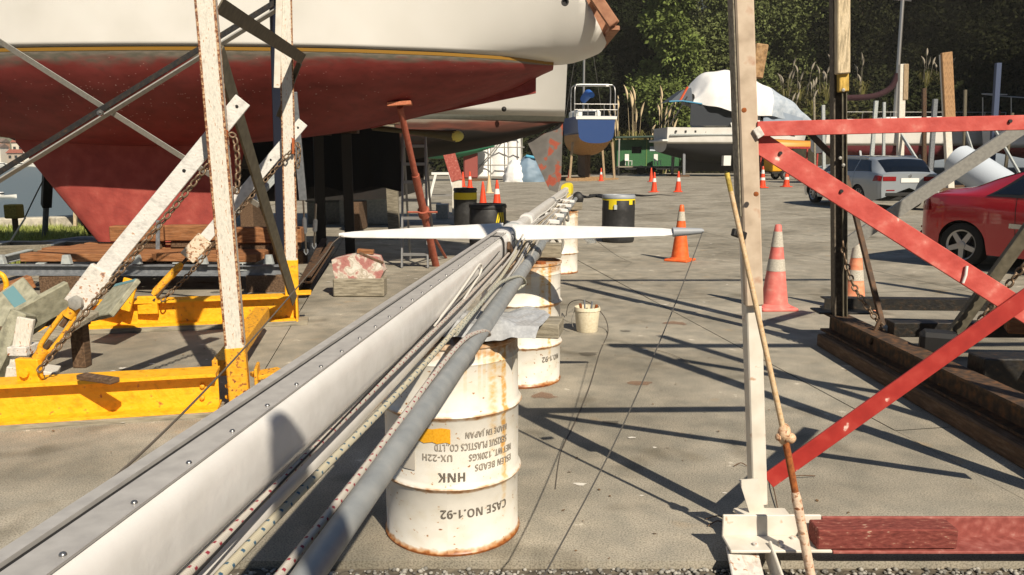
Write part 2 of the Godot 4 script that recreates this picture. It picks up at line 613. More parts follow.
func make_ground():
	# one dark sheet under everything: joints, gravel bed and yard beyond the slabs
	var soil := worn(60, 0.03, 2.0, [[0.0, Color("38332b")], [0.5, Color("5a5347")], [1.0, Color("7d7565")]], 0.95, 0.0, 4.0, 0.08)
	var mb := MB.new()
	mb.extrude(PackedVector2Array([Vector2(40, 30), Vector2(-120, 30), Vector2(-160, -180), Vector2(9.5, -180), Vector2(9.0, -60), Vector2(9.3, -24), Vector2(11.4, -19.3), Vector2(18, -17.0), Vector2(60, -15)]), Vector3(0, -1.9, 0), Vector3(0, -0.03, 0), Vector3(0, 0, 1))
	structure(put("ground", mb, soil), "brown gravelly ground around and under the concrete yard", "ground")

	# concrete slabs laid on a grid a little askew to the view
	var root := Node3D.new()
	root.name = "concrete_yard"
	add_child(root, true)
	structure(root, "pale worn concrete slabs of the boatyard with rusty stains", "pavement")
	var mat := concrete()
	var g1 := Vector2(1, -0.15).normalized()
	var g2 := Vector2(-0.15, -1).normalized()
	var yard := PackedVector2Array([Vector2(-7.4, -3.01), Vector2(14, -3.01), Vector2(40, -24), Vector2(70, -84), Vector2(-8.4, -84), Vector2(-8.6, -23), Vector2(-7.9, -13)])
	var pu := 3.95
	var pv := 4.6
	for i in range(-4, 20):
		for j in range(0, 22):
			var u0 := -1.0 + i * pu + 0.004
			var u1 := -1.0 + (i + 1) * pu - 0.004
			var v0 := -0.4 + j * pv + 0.004
			var v1 := -0.4 + (j + 1) * pv - 0.004
			var quad := PackedVector2Array([g1 * u0 + g2 * v0, g1 * u1 + g2 * v0, g1 * u1 + g2 * v1, g1 * u0 + g2 * v1])
			for piece in Geometry2D.intersect_polygons(quad, yard):
				var mb2 := MB.new()
				var y := rng.randf_range(-0.003, 0.003)
				var tri := Geometry2D.triangulate_polygon(piece)
				for p in piece:
					mb2.vert(Vector3(p.x, y + rise(p.x, -p.y), p.y), Vector3.UP, p / 8.3)
				for k in range(0, tri.size(), 3):
					var e0: Vector2 = piece[tri[k + 1]] - piece[tri[k]]
					var e1: Vector2 = piece[tri[k + 2]] - piece[tri[k]]
					if e0.cross(e1) < 0: mb2.ix.append_array([tri[k], tri[k + 2], tri[k + 1]])
					else: mb2.ix.append_array([tri[k], tri[k + 1], tri[k + 2]])
				var m := piece.size()
				for k in m:
					var a := piece[k]
					var b := piece[(k + 1) % m]
					var e := (b - a).normalized()
					var nn := Vector3(e.y, 0, -e.x)
					if Vector2(nn.x, nn.z).dot((a + b) * 0.5 - (quad[0] + quad[2]) * 0.5) < 0: nn = -nn
					var s := mb2.v.size()
					for q in [[a, y], [b, y], [b, -0.1], [a, -0.1]]:
						mb2.vert(Vector3(q[0].x, q[1] + rise(q[0].x, 0.0), q[0].y), nn, q[0] / 8.3)
					mb2.ix.append_array([s, s + 1, s + 2, s, s + 2, s + 3])
				for q in mb2.v: mb2.t2.append(Vector2(q.x, q.z + q.y) / 0.8)
				put("slab", mb2, mat, root)

	# loose stones in the gravel bed at the near edge of the concrete
	var stone := MB.new()
	stone.ball(Vector3.ZERO, Vector3(1, 0.6, 0.8), 6)
	var mm := MultiMesh.new()
	mm.transform_format = MultiMesh.TRANSFORM_3D
	mm.use_colors = true
	mm.mesh = stone.mesh()
	mm.instance_count = 9000
	for i in 9000:
		var s := rng.randf_range(0.004, 0.013)
		var p := Vector3(rng.randf_range(-2.2, 3.2), -0.028 + s * 0.4, -rng.randf_range(2.3, 3.0))
		mm.set_instance_transform(i, Transform3D(Basis.from_euler(Vector3(rng.randf_range(-0.4, 0.4), rng.randf() * TAU, 0)).scaled(Vector3(s, s * rng.randf_range(0.6, 1.1), s)), p))
		var g := rng.randf_range(0.10, 0.36)
		mm.set_instance_color(i, Color(g * 1.05, g, g * 0.88))
	var mi := MultiMeshInstance3D.new()
	mi.name = "gravel"
	mi.multimesh = mm
	var sm := plain(Color.WHITE, 0.9)
	sm.vertex_color_use_as_albedo = true
	mi.material_override = sm
	add_child(mi, true)
	stuff(mi)
	mi.set_meta("label", "grey gravel along the near edge of the concrete")
	mi.set_meta("category", "gravel")

	# pale repair patch and other marks on the concrete
	var patch := plain(Color("cfcac0"), 0.9)
	var pm := MB.new()
	pm.poly([Vector3(5.325, 0.000, -20.892) + Vector3.UP * 0.006, Vector3(7.884, 0.000, -20.892) + Vector3.UP * 0.006, Vector3(8.503, 0.000, -21.966) + Vector3.UP * 0.006, Vector3(7.382, 0.000, -22.745) + Vector3.UP * 0.006, Vector3(5.860, 0.000, -22.349) + Vector3.UP * 0.006])
	structure(put("pale_patch", pm, patch), "white painted patch on the concrete beyond the big faded cone", "marking")
	var bm := MB.new()
	bm.poly([Vector3(2.794, 0.000, -9.759) + Vector3.UP * 0.006, Vector3(3.360, 0.000, -9.535) + Vector3.UP * 0.006, Vector3(3.650, 0.000, -9.836) + Vector3.UP * 0.006, Vector3(3.124, 0.000, -10.074) + Vector3.UP * 0.006])
	structure(put("blue_paint_mark", bm, plain(Color("8fa3a6"), 0.9)), "faint blue paint smear on concrete beside big faded cone", "marking")

func make_shore():
	var water := StandardMaterial3D.new()
	water.albedo_color = Color(0.36, 0.41, 0.42)
	water.roughness = 0.3
	water.metallic_specular = 0.35
	water.normal_enabled = true
	water.normal_texture = bump_tex(0.02, 10.0)
	water.uv1_triplanar = true
	water.uv1_scale = Vector3(0.25, 0.25, 0.5)
	var mb := MB.new()
	mb.poly([Vector3(-1400, -1.3, 60), Vector3(40, -1.3, 60), Vector3(40, -1.3, -900), Vector3(-1400, -1.3, -900)])
	structure(put("water", mb, water), "grey blue harbour water left of the yard", "water")

	# low concrete sea wall along the bank
	var wall := thing("sea_wall", "low pale concrete sea wall between grass bank and water", "wall")
	var cm := worn(70, 0.02, 1.5, [[0.0, Color("8d887b")], [0.6, Color("b8b2a2")], [1.0, Color("cdc6b4")]], 0.9)
	var pts := [Vector3(-24, -0.15, -16.6), Vector3(-18, -0.15, -17.2), Vector3(-14.2, -0.15, -18.5), Vector3(-11.3, -0.15, -19.6), Vector3(-9.2, -0.15, -24.2), Vector3(-8.9, -0.15, -40)]
	for i in pts.size() - 1:
		one_bar("coping", pts[i], pts[i + 1], 0.45, 0.75, cm, wall, Vector3.UP, 0.03)

	# rank grass on the bank
	var blade := MB.new()
	for k in 9:
		var a := rng.randf() * TAU
		var r := rng.randf_range(0.0, 0.10)
		var h := rng.randf_range(0.16, 0.34)
		var o := Vector3(cos(a), 0, sin(a)) * r
		var side := Vector3(-sin(a), 0, cos(a)) * 0.008
		var lean := Vector3(cos(a), 0, sin(a)) * h * rng.randf_range(0.2, 0.6)
		blade.poly([o - side, o + side, o + lean * 0.5 + Vector3.UP * h * 0.6 + side * 0.7, o + lean * 0.5 + Vector3.UP * h * 0.6 - side * 0.7])
		blade.poly([o + lean * 0.5 + Vector3.UP * h * 0.6 - side * 0.7, o + lean * 0.5 + Vector3.UP * h * 0.6 + side * 0.7, o + lean + Vector3.UP * h])
	var mm := MultiMesh.new()
	mm.transform_format = MultiMesh.TRANSFORM_3D
	mm.use_colors = true
	mm.mesh = blade.mesh()
	mm.instance_count = 9000
	for i in 9000:
		var d := rng.randf_range(12.2, 18.4)
		var x := rng.randf_range(-16.0, -7.6)
		if d > 16.0: x = rng.randf_range(-13.0, -9.2)
		var s := rng.randf_range(0.5, 1.35) * (0.6 if d > 15.5 else 1.0)
		mm.set_instance_transform(i, Transform3D(Basis.from_euler(Vector3(0, rng.randf() * TAU, 0)).scaled(Vector3(s, s, s)), Vector3(x, -0.04, -d)))
		var g := rng.randf_range(0.7, 1.25)
		mm.set_instance_color(i, Color(0.32 * g, 0.38 * g, 0.08 * g).lerp(Color(0.24, 0.21, 0.07), rng.randf() * 0.35))
	var mi := MultiMeshInstance3D.new()
	mi.name = "grass"
	mi.multimesh = mm
	var gm := plain(Color.WHITE, 0.7)
	gm.vertex_color_use_as_albedo = true
	gm.backlight_enabled = true
	gm.backlight = Color(0.3, 0.35, 0.1)
	mi.material_override = gm
	add_child(mi, true)
	stuff(mi)
	mi.set_meta("label", "rank green grass on the bank beside the water")
	mi.set_meta("category", "grass")

	# town on the far shore
	var hm := worn(71, 0.03, 30.0, [[0.0, Color("39422c")], [0.5, Color("56593f")], [1.0, Color("7a7360")]], 0.95)
	var rows := []
	for j in 14:
		var row := []
		var d := 400.0 + j * 16.0
		for i in 30:
			var x := -520.0 + i * 18.0
			var hgt := -1.6 + 26.0 * smoothstep(0.0, 10.0, float(j)) * (0.6 + 0.4 * sin(i * 0.8 + 1.0)) + rng.randf_range(-0.6, 0.6)
			row.append(Vector3(x, hgt if j else -1.6, -d))
		rows.append(row)
	var hb := MB.new()
	hb.sheet(rows, true)
	structure(put("far_hillside", hb, hm), "built up hillside of the far shore", "hill")
	var tones := [Color("b98a6c"), Color("c9bfae"), Color("8d6e58"), Color("d5cfc2"), Color("a39484"), Color("9c5a44")]
	var words := ["brick brown", "pale grey", "dark brown", "white", "grey beige", "red brown"]
	var spots := [[-292.0, 1.0], [-281.0, 1.4], [-270.0, 0.6], [-259.0, 1.2], [-248.0, 0.8], [-286.0, 4.6], [-273.0, 5.2], [-260.0, 4.2], [-249.0, 5.0], [-240.0, 1.5]]
	for i in spots.size():
		var row_name: String = "waterfront" if i < 5 or i == 9 else "upper"
		var idx: String = ["first", "second", "third", "fourth", "fifth", "first", "second", "third", "fourth", "sixth"][i]
		var back := 0.0 if i < 5 or i == 9 else 24.0
		var hs := thing("far_house", "tiny %s house on far shore, %s of the %s row" % [words[i % 6], idx, row_name], "house", Vector3(spots[i][0], spots[i][1], -408.0 - back), 0.1 * (i % 3), "houses on the far shore")
		var w := 7.5 + (i % 3)
		var h := 4.2 + (i % 4) * 0.8
		var wb := MB.new()
		wb.box(Transform3D(Basis.IDENTITY, Vector3(0, h / 2 - 1, 0)), Vector3(w, h + 2, 7), 0.0)
		put("wall", wb, plain(tones[i % 6], 0.9), hs)
		var rb := MB.new()
		rb.extrude(PackedVector2Array([Vector2(-4.2, 0), Vector2(4.2, 0), Vector2(0, 1.9)]), Vector3(-w / 2 - 0.4, h, 0), Vector3(w / 2 + 0.4, h, 0))
		put("roof", rb, plain([Color("6d5a50"), Color("8a4a38"), Color("5f6062")][i % 3], 0.9), hs)
		for k in 3:
			var nb := MB.new()
			nb.box(Transform3D(Basis.IDENTITY, Vector3(-w / 2 + w * (k + 0.5) / 3.0, h * 0.55, 3.52)), Vector3(1.3, 1.5, 0.1), 0.0)
			put("window", nb, M.window, hs)
	var boats := [[Vector3(-185.630, 0.600, -300.000), 9.0, "white launch moored under the far shore, nearest the frame edge"], [Vector3(-199.700, 0.600, -330.000), 11.0, "white launch moored under the far shore beside the yacht keel"], [Vector3(-39.593, 0.600, -62.000), 2.6, "small white runabout on the near harbour water"], [Vector3(-217.720, 0.600, -345.000), 10.0, "white launch moored close under the far waterfront houses"]]
	for b in boats:
		var at: Vector3 = b[0]
		at.y = -1.3
		var bt := thing("moored_boat", b[2], "boat", at, 0.15, "white boats on the harbour")
		var L: float = b[1]
		var rws := []
		for i in 13:
			var s := i / 12.0
			var bw := L * 0.16 * pow(sin(PI * clampf(0.15 + s * 0.85, 0, 1)), 0.7)
			var r := []
			for k in 9:
				var a := -PI / 2 + PI * k / 8
				r.append(Vector3(-L / 2 + L * s, L * 0.11 * (1.0 - cos(a)) * 1.0 - 0.05 * L + L * 0.05 * s * s, bw * sin(a)))
			rws.append(r)
		var mb3 := MB.new()
		mb3.sheet(rws)
		put("hull", mb3, M.pvc_white, bt)
		var cb := MB.new()
		cb.box(Transform3D(Basis.IDENTITY, Vector3(-L * 0.05, L * 0.12, 0)), Vector3(L * 0.35, L * 0.12, L * 0.18), L * 0.02)
		put("cabin", cb, M.pvc_white, bt)
		var wb2 := MB.new()
		wb2.box(Transform3D(Basis.IDENTITY, Vector3(-L * 0.05, L * 0.135, 0)), Vector3(L * 0.36, L * 0.04, L * 0.185), 0.0)
		put("window", wb2, M.window, bt)

func hill_height(x: float, d: float) -> float:
	var s := clampf((d - (86.0 + 3.0 * sin(x * 0.11) - 7.0 * smoothstep(19.0, 27.0, x))) / 52.0, 0.0, 1.0)
	return 34.0 * s * (1.0 - 0.25 * s) + 0.8 * sin(x * 0.35 + d * 0.2) * s

func make_hill():
	var rows := []
	for j in 24:
		var row := []
		for i in 60:
			var x := -14.0 + i * 2.6
			var d := 80.0 + j * 3.2
			row.append(Vector3(x, hill_height(x, d) - 0.06, -d))
		rows.append(row)
	var mb := MB.new()
	mb.sheet(rows, true)
	var hm := worn(72, 0.03, 6.0, [[0.0, Color("17140d")], [0.5, Color("2a2617")], [1.0, Color("403b22")]], 0.95)
	structure(put("hillside", mb, hm), "steep overgrown hillside behind the yard", "hill")
	# the hill carries on round the right-hand side of the yard and shades its far corner
	rows = []
	for j in 16:
		var row := []
		for i in 14:
			var d := 16.0 + j * 6.0
			var x := 0.66 * d + 8.0 + i * 3.4
			row.append(Vector3(x, 36.0 * smoothstep(0.0, 14.0, i * 3.4) * smoothstep(15.0, 30.0, d) - 0.06 + 0.7 * sin(x * 0.5 + d * 0.3) * (1.0 if i else 0.0), -d))
		rows.append(row)
	var sp := MB.new()
	sp.sheet(rows, true)
	structure(put("hillside", sp, hm), "overgrown hillside curving round the right of the yard", "hill")

func leaf_clump(count: int, radius: float, size: float, narrow := 0.55) -> ArrayMesh:
	var mb := MB.new()
	for k in count:
		var d := Vector3(rng.randfn(), rng.randfn() * 0.8, rng.randfn()).normalized()
		var p := d * radius * pow(rng.randf(), 0.5)
		var ax := (d + Vector3(rng.randf_range(-0.8, 0.8), rng.randf_range(-0.9, 0.3), rng.randf_range(-0.8, 0.8))).normalized()
		var sd := ax.cross(Vector3(rng.randfn(), rng.randfn(), rng.randfn())).normalized()
		var up := sd.cross(ax)
		var s := size * rng.randf_range(0.6, 1.3)
		var w := s * narrow * 0.5
		var a := p
		var m := p + ax * s * 0.5 + up * s * 0.1
		var b := p + ax * s
		mb.poly([a, m + sd * w, b])
		mb.poly([a, b, m - sd * w])
	return mb.mesh()

func leaf_mat() -> StandardMaterial3D:
	var m := plain(Color.WHITE, 0.95)
	m.metallic_specular = 0.15
	m.vertex_color_use_as_albedo = true
	m.backlight_enabled = true
	m.backlight = Color(0.12, 0.14, 0.04)
	return m

func scatter(called: String, mesh: Mesh, xfs: Array, cols: Array, mat: Material, parent: Node) -> MultiMeshInstance3D:
	var mm := MultiMesh.new()
	mm.transform_format = MultiMesh.TRANSFORM_3D
	mm.use_colors = true
	mm.mesh = mesh
	mm.instance_count = xfs.size()
	for i in xfs.size():
		mm.set_instance_transform(i, xfs[i])
		mm.set_instance_color(i, cols[i])
	var mi := MultiMeshInstance3D.new()
	mi.name = numbered(parent, called)
	mi.multimesh = mm
	mi.material_override = mat
	parent.add_child(mi, true)
	stuff(mi)
	return mi

func tree(label: String, at: Vector3, height: float, radius: float, tone: Color, clumps: Array, mat: Material, bark: Material, n: int, low := 0.12, called := "broadleaf_tree"):
	var t := thing(called, label, "tree", at, 0.0, "trees on the hillside")
	var bend := Vector3(rng.randf_range(-0.6, 0.6), 0, rng.randf_range(-0.6, 0.6))
	var path := []
	var rads := []
	for i in 7:
		var s := i / 6.0
		path.append(Vector3.UP * height * 0.82 * s + bend * sin(s * PI) + Vector3(0, -0.4, 0) * (1.0 - s))
		rads.append(lerpf(height * 0.02, height * 0.004, s))
	var tb := MB.new()
	tb.tube(path, rads, 8)
	# lobes that limbs carry
	var lobes := []
	for k in 13:
		var s: float = low + (0.93 - low) * (k + rng.randf() * 0.6) / 13.0
		var a := rng.randf() * TAU
		var reach := radius * (0.75 if s < 0.3 else 1.0) * sqrt(maxf(0.05, 1.0 - pow(absf(s - 0.42) / 0.6, 2.0)))
		var o := Vector3(cos(a) * reach * 0.62, height * s, sin(a) * reach * 0.62)
		lobes.append([o, reach * rng.randf_range(0.5, 0.72) + 0.3])
		var st: Vector3 = path[clampi(int(s * 6.0), 0, 5)]
		tb.tube([st, st.lerp(o, 0.5) + Vector3.UP * 0.2, o], [height * 0.008, height * 0.005, 0.02], 6)
	lobes.append([Vector3(0, height * 0.93, 0), radius * 0.4])
	put("trunk", tb, bark, t)
	var xfs := [[], []]
	var cols := [[], []]
	for i in n:
		var lb: Array = lobes[i % lobes.size()]
		var d := Vector3(rng.randfn(), rng.randfn(), rng.randfn()).normalized()
		var p: Vector3 = lb[0] + d * lb[1] * pow(rng.randf(), 0.35)
		p.y = maxf(p.y, 0.2)
		var sc := rng.randf_range(0.7, 1.3)
		var w := i % 2
		xfs[w].append(Transform3D(Basis.from_euler(Vector3(rng.randf() * 0.8, rng.randf() * TAU, rng.randf() * 0.8)).scaled(Vector3(sc, sc, sc)), p))
		var g := rng.randf_range(0.65, 1.35) * (0.85 + 0.3 * float((i % lobes.size()) % 3) / 2.0)
		cols[w].append(Color(tone.r * g, tone.g * g, tone.b * g))
	for w in 2: scatter("crown", clumps[w], xfs[w], cols[w], mat, t)

func pampas(at: Vector3, label: String, h: float, n: int, plume_col: Color, mat: Material):
	var t := thing("pampas_grass", label, "pampas grass", at, 0.0, "pampas grass on the slope")
	var blades := MB.new()
	for k in n * 14:
		var a := rng.randf() * TAU
		var l := h * rng.randf_range(0.45, 0.8)
		var out := l * rng.randf_range(0.15, 0.55)
		var d := Vector3(cos(a), 0, sin(a))
		var sd := Vector3(-sin(a), 0, cos(a)) * 0.035
		var p0 := d * 0.2
		var p1 := d * (0.2 + out * 0.4) + Vector3.UP * l * 0.75
		var p2 := d * (0.2 + out) + Vector3.UP * l * rng.randf_range(0.55, 0.9)
		blades.poly([p0 - sd, p0 + sd, p1 + sd * 0.8, p1 - sd * 0.8])
		blades.poly([p1 - sd * 0.8, p1 + sd * 0.8, p2])
	stuff(put("blades", blades, mat, t))
	for k in n:
		var a := rng.randf() * TAU
		var r := rng.randf_range(0.1, 1.3)
		var hh := h * rng.randf_range(0.55, 1.05)
		var b := Vector3(cos(a) * r * 0.4, 0, sin(a) * r * 0.4)
		var e := Vector3(cos(a) * r, hh, sin(a) * r)
		var plume := MB.new()
		plume.tube([b, b.lerp(e, 0.5), e], [0.02, 0.018, 0.012], 5)
		var pl := h * 0.22
		var q := []
		var rr := []
		for i in 6:
			q.append(e + Vector3(cos(a) * 0.4 * pow(i / 5.0, 1.6), pl * (i / 5.0 - 0.12 * pow(i / 5.0, 3.0)), sin(a) * 0.4 * pow(i / 5.0, 1.6)))
			rr.append([0.02, 0.09, 0.12, 0.10, 0.06, 0.01][i])
		plume.tube(q, rr, 7)
		put("plume", plume, plain(plume_col, 0.9), t)

func make_forest():
	var mat := leaf_mat()
	var bark := worn(73, 0.03, 1.0, [[0.0, Color("2b231a")], [1.0, Color("5a4c3a")]], 0.95)
	var big := [leaf_clump(16, 0.62, 0.42), leaf_clump(16, 0.62, 0.36, 0.7)]
	var dark := Color(0.014, 0.018, 0.0075)  # near-black leaf tone: the shade on the hill is put into the colour
	var green := Color(0.075, 0.088, 0.026)
	var brown := Color(0.034, 0.027, 0.014)
	# the tall ivy-green tree in the sun, then the rest as rows up the slope
	tree("tall bright green leafy tree behind the pampas grass and green shed", Vector3(15.7, 0, -86), 20.5, 2.9, Color(0.120, 0.155, 0.042), big, mat, bark, 3600, 0.06)
	tree("slim bright green tree just right of the tallest bright tree", Vector3(18.9, 0, -88), 14.0, 2.4, Color(0.115, 0.135, 0.045), big, mat, bark, 1500, 0.06)
	var pos := ["leftmost", "second from the left", "third from the left", "fourth from the left", "fifth from the left", "sixth from the left", "seventh from the left", "eighth from the left", "ninth from the left", "tenth from the left", "eleventh from the left", "twelfth from the left", "rightmost"]
	for k in 11:
		var x := 1.5 + k * 5.4 + rng.randf_range(-1.0, 1.0)
		var d := 94.0 + rng.randf_range(-2.0, 3.0)
		var tone := dark if k < 4 else (Color(0.100, 0.118, 0.042) if k < 7 else dark.lerp(brown, 0.2))  # sunlit tone for the middle trees, shade tone for the rest
		var who: String = pos[k] if k < 10 else "rightmost"
		tree("dark bushy tree at the foot of the slope, %s of that row" % who, Vector3(x, hill_height(x, d), -d), 15.0 + rng.randf_range(-2, 2) + (3.0 if k < 3 else 0.0), 4.4, tone, big, mat, bark, 1700, 0.05)
	for k in 11:
		var x := 4.0 + k * 6.4 + rng.randf_range(-1.2, 1.2)
		var d := 110.0 + rng.randf_range(-3.0, 3.0)
		var who: String = pos[k] if k < 10 else "rightmost"
		tree("dark tree high on the slope, %s of the upper row" % who, Vector3(x, hill_height(x, d) - 0.5, -d), 15.0 + rng.randf_range(-2, 2), 5.0, (Color(0.110, 0.125, 0.050) if k > 2 and k < 6 else dark.lerp(brown, rng.randf() * 0.6)), big, mat, bark, 1300, 0.05)
	# scrub that covers the slope
	var xfs := []
	var cols := []
	for i in 9000:
		var d := 84.0 + 46.0 * pow(rng.randf(), 1.3)
		var x := rng.randf_range(-8.0, 72.0)
		var y := hill_height(x, d)
		if x > 20 and x < 30 and d > 92: continue
		var sc := rng.randf_range(0.8, 1.9)
		xfs.append(Transform3D(Basis.from_euler(Vector3(rng.randf(), rng.randf() * TAU, rng.randf())).scaled(Vector3(sc, sc, sc)), Vector3(x, y + rng.randf_range(0.0, 1.6), -d)))
		var g := rng.randf_range(0.6, 1.4)
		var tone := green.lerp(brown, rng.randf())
		if x > 37.0 or x < 18.0: tone = tone.lerp(dark, 0.8)  # shade mixed into the scrub colour outside the sunlit middle
		cols.append(Color(tone.r * g, tone.g * g, tone.b * g))
	var scrub := scatter("undergrowth", big[0], xfs, cols, mat, self)
	scrub.set_meta("label", "tangled olive green undergrowth covering the hillside")
	scrub.set_meta("category", "undergrowth")
	# pampas grass
	var bl := plain(Color("75703a"), 0.8)
	bl.backlight_enabled = true
	bl.backlight = Color(0.3, 0.3, 0.12)
	var pale := Color("cdb894")
	var grey := Color("8f8778")
	pampas(Vector3(10.666, 0.000, -80.500), "pampas clump with tan plumes right of the blue yacht", 7.0, 5, pale, bl)
	pampas(Vector3(12.261, 0.000, -80.500), "pampas clump with tan plumes behind middle of green shed", 7.2, 6, pale, bl)
	pampas(Vector3(13.725, 0.000, -81.500), "green pampas clump before the tall bright tree", 4.6, 3, pale, bl)
	pampas(Vector3(14.853, 0.000, -80.500), "dry straw-coloured pampas clump beside the covered launch", 7.0, 7, pale, bl)
	var k := 0
	var where := ["just right of the pale timber post", "under the hill gap right of the pale timber post", "halfway up behind the covered launch", "high above the covered launch", "above the launch stern cover", "beside the black steel post", "behind the black steel post", "left of the grey boat mast", "beyond the grey boat mast", "high right of the grey boat mast"]
	for s in [[770, 84, 3.2], [784, 86, 4.2], [778, 89, 9.0], [794, 88, 8.0], [806, 86, 5.0], [817, 88, 7.6], [828, 89, 9.6], [852, 88, 8.4], [914, 89, 9.5], [930, 90, 10.0]]:
		var at := Vector3.ZERO
		at.x = (s[0] - 512.0) / 800.0 * s[1]
		at.z = -s[1]
		at.y = hill_height(at.x, s[1]) + 0.3
		pampas(at, "grey-plumed pampas clump on the slope, %s" % where[k], 4.6, 4, grey, bl)
		k += 1

# ---------------------------------------------------------------- the big yacht on the left

func red_bottom_tex() -> StandardMaterial3D:
	# antifouling: grey worn band under the waterline, then mottled red with barnacle specks
	var w := 1024
	var h := 256
	var a := noise(80, 0.012, 5)
	var b := noise(81, 0.05, 3)
	var out := PackedByteArray()
	out.resize(w * h * 3)
	for y in h:
		for x in w:
			var v := float(y) / h            # 0 at the keel, 1 at the waterline
			var n := a.get_noise_2d(x * 1.3, y * 2.0)
			var f := b.get_noise_2d(x, y)
			var red := Color("772824").lerp(Color("8a3834"), clampf(0.5 + n * 0.9, 0, 1))
			red = red.darkened(0.14 * clampf(f, 0, 1))
			var edge := smoothstep(0.79, 0.92, v + n * 0.05 + f * 0.03)
			var c := red.lerp(Color("7d7c70").lerp(Color("5f6357"), clampf(0.5 + f, 0, 1)), edge * 0.92)
			var k := 3 * (y * w + x)
			out[k] = c.r8; out[k + 1] = c.g8; out[k + 2] = c.b8
	var rn := RandomNumberGenerator.new()
	rn.seed = 5
	for i in 260:
		var cx := int(rn.randfn(0.52, 0.11) * w) if i < 150 else rn.randi() % w
		var cy := int(rn.randfn(0.6, 0.12) * h)
		if cx < 1 or cx >= w - 1 or cy < 1 or cy >= h - 1: continue
		var k := 3 * (cy * w + cx)
		for q in 3: out[k + q] = [214, 204, 188][q]
	var im := Image.create_from_data(w, h, false, Image.FORMAT_RGB8, out)
	im.generate_mipmaps()
	var m := StandardMaterial3D.new()
	m.albedo_texture = ImageTexture.create_from_image(im)
	m.roughness = 0.62
	return m

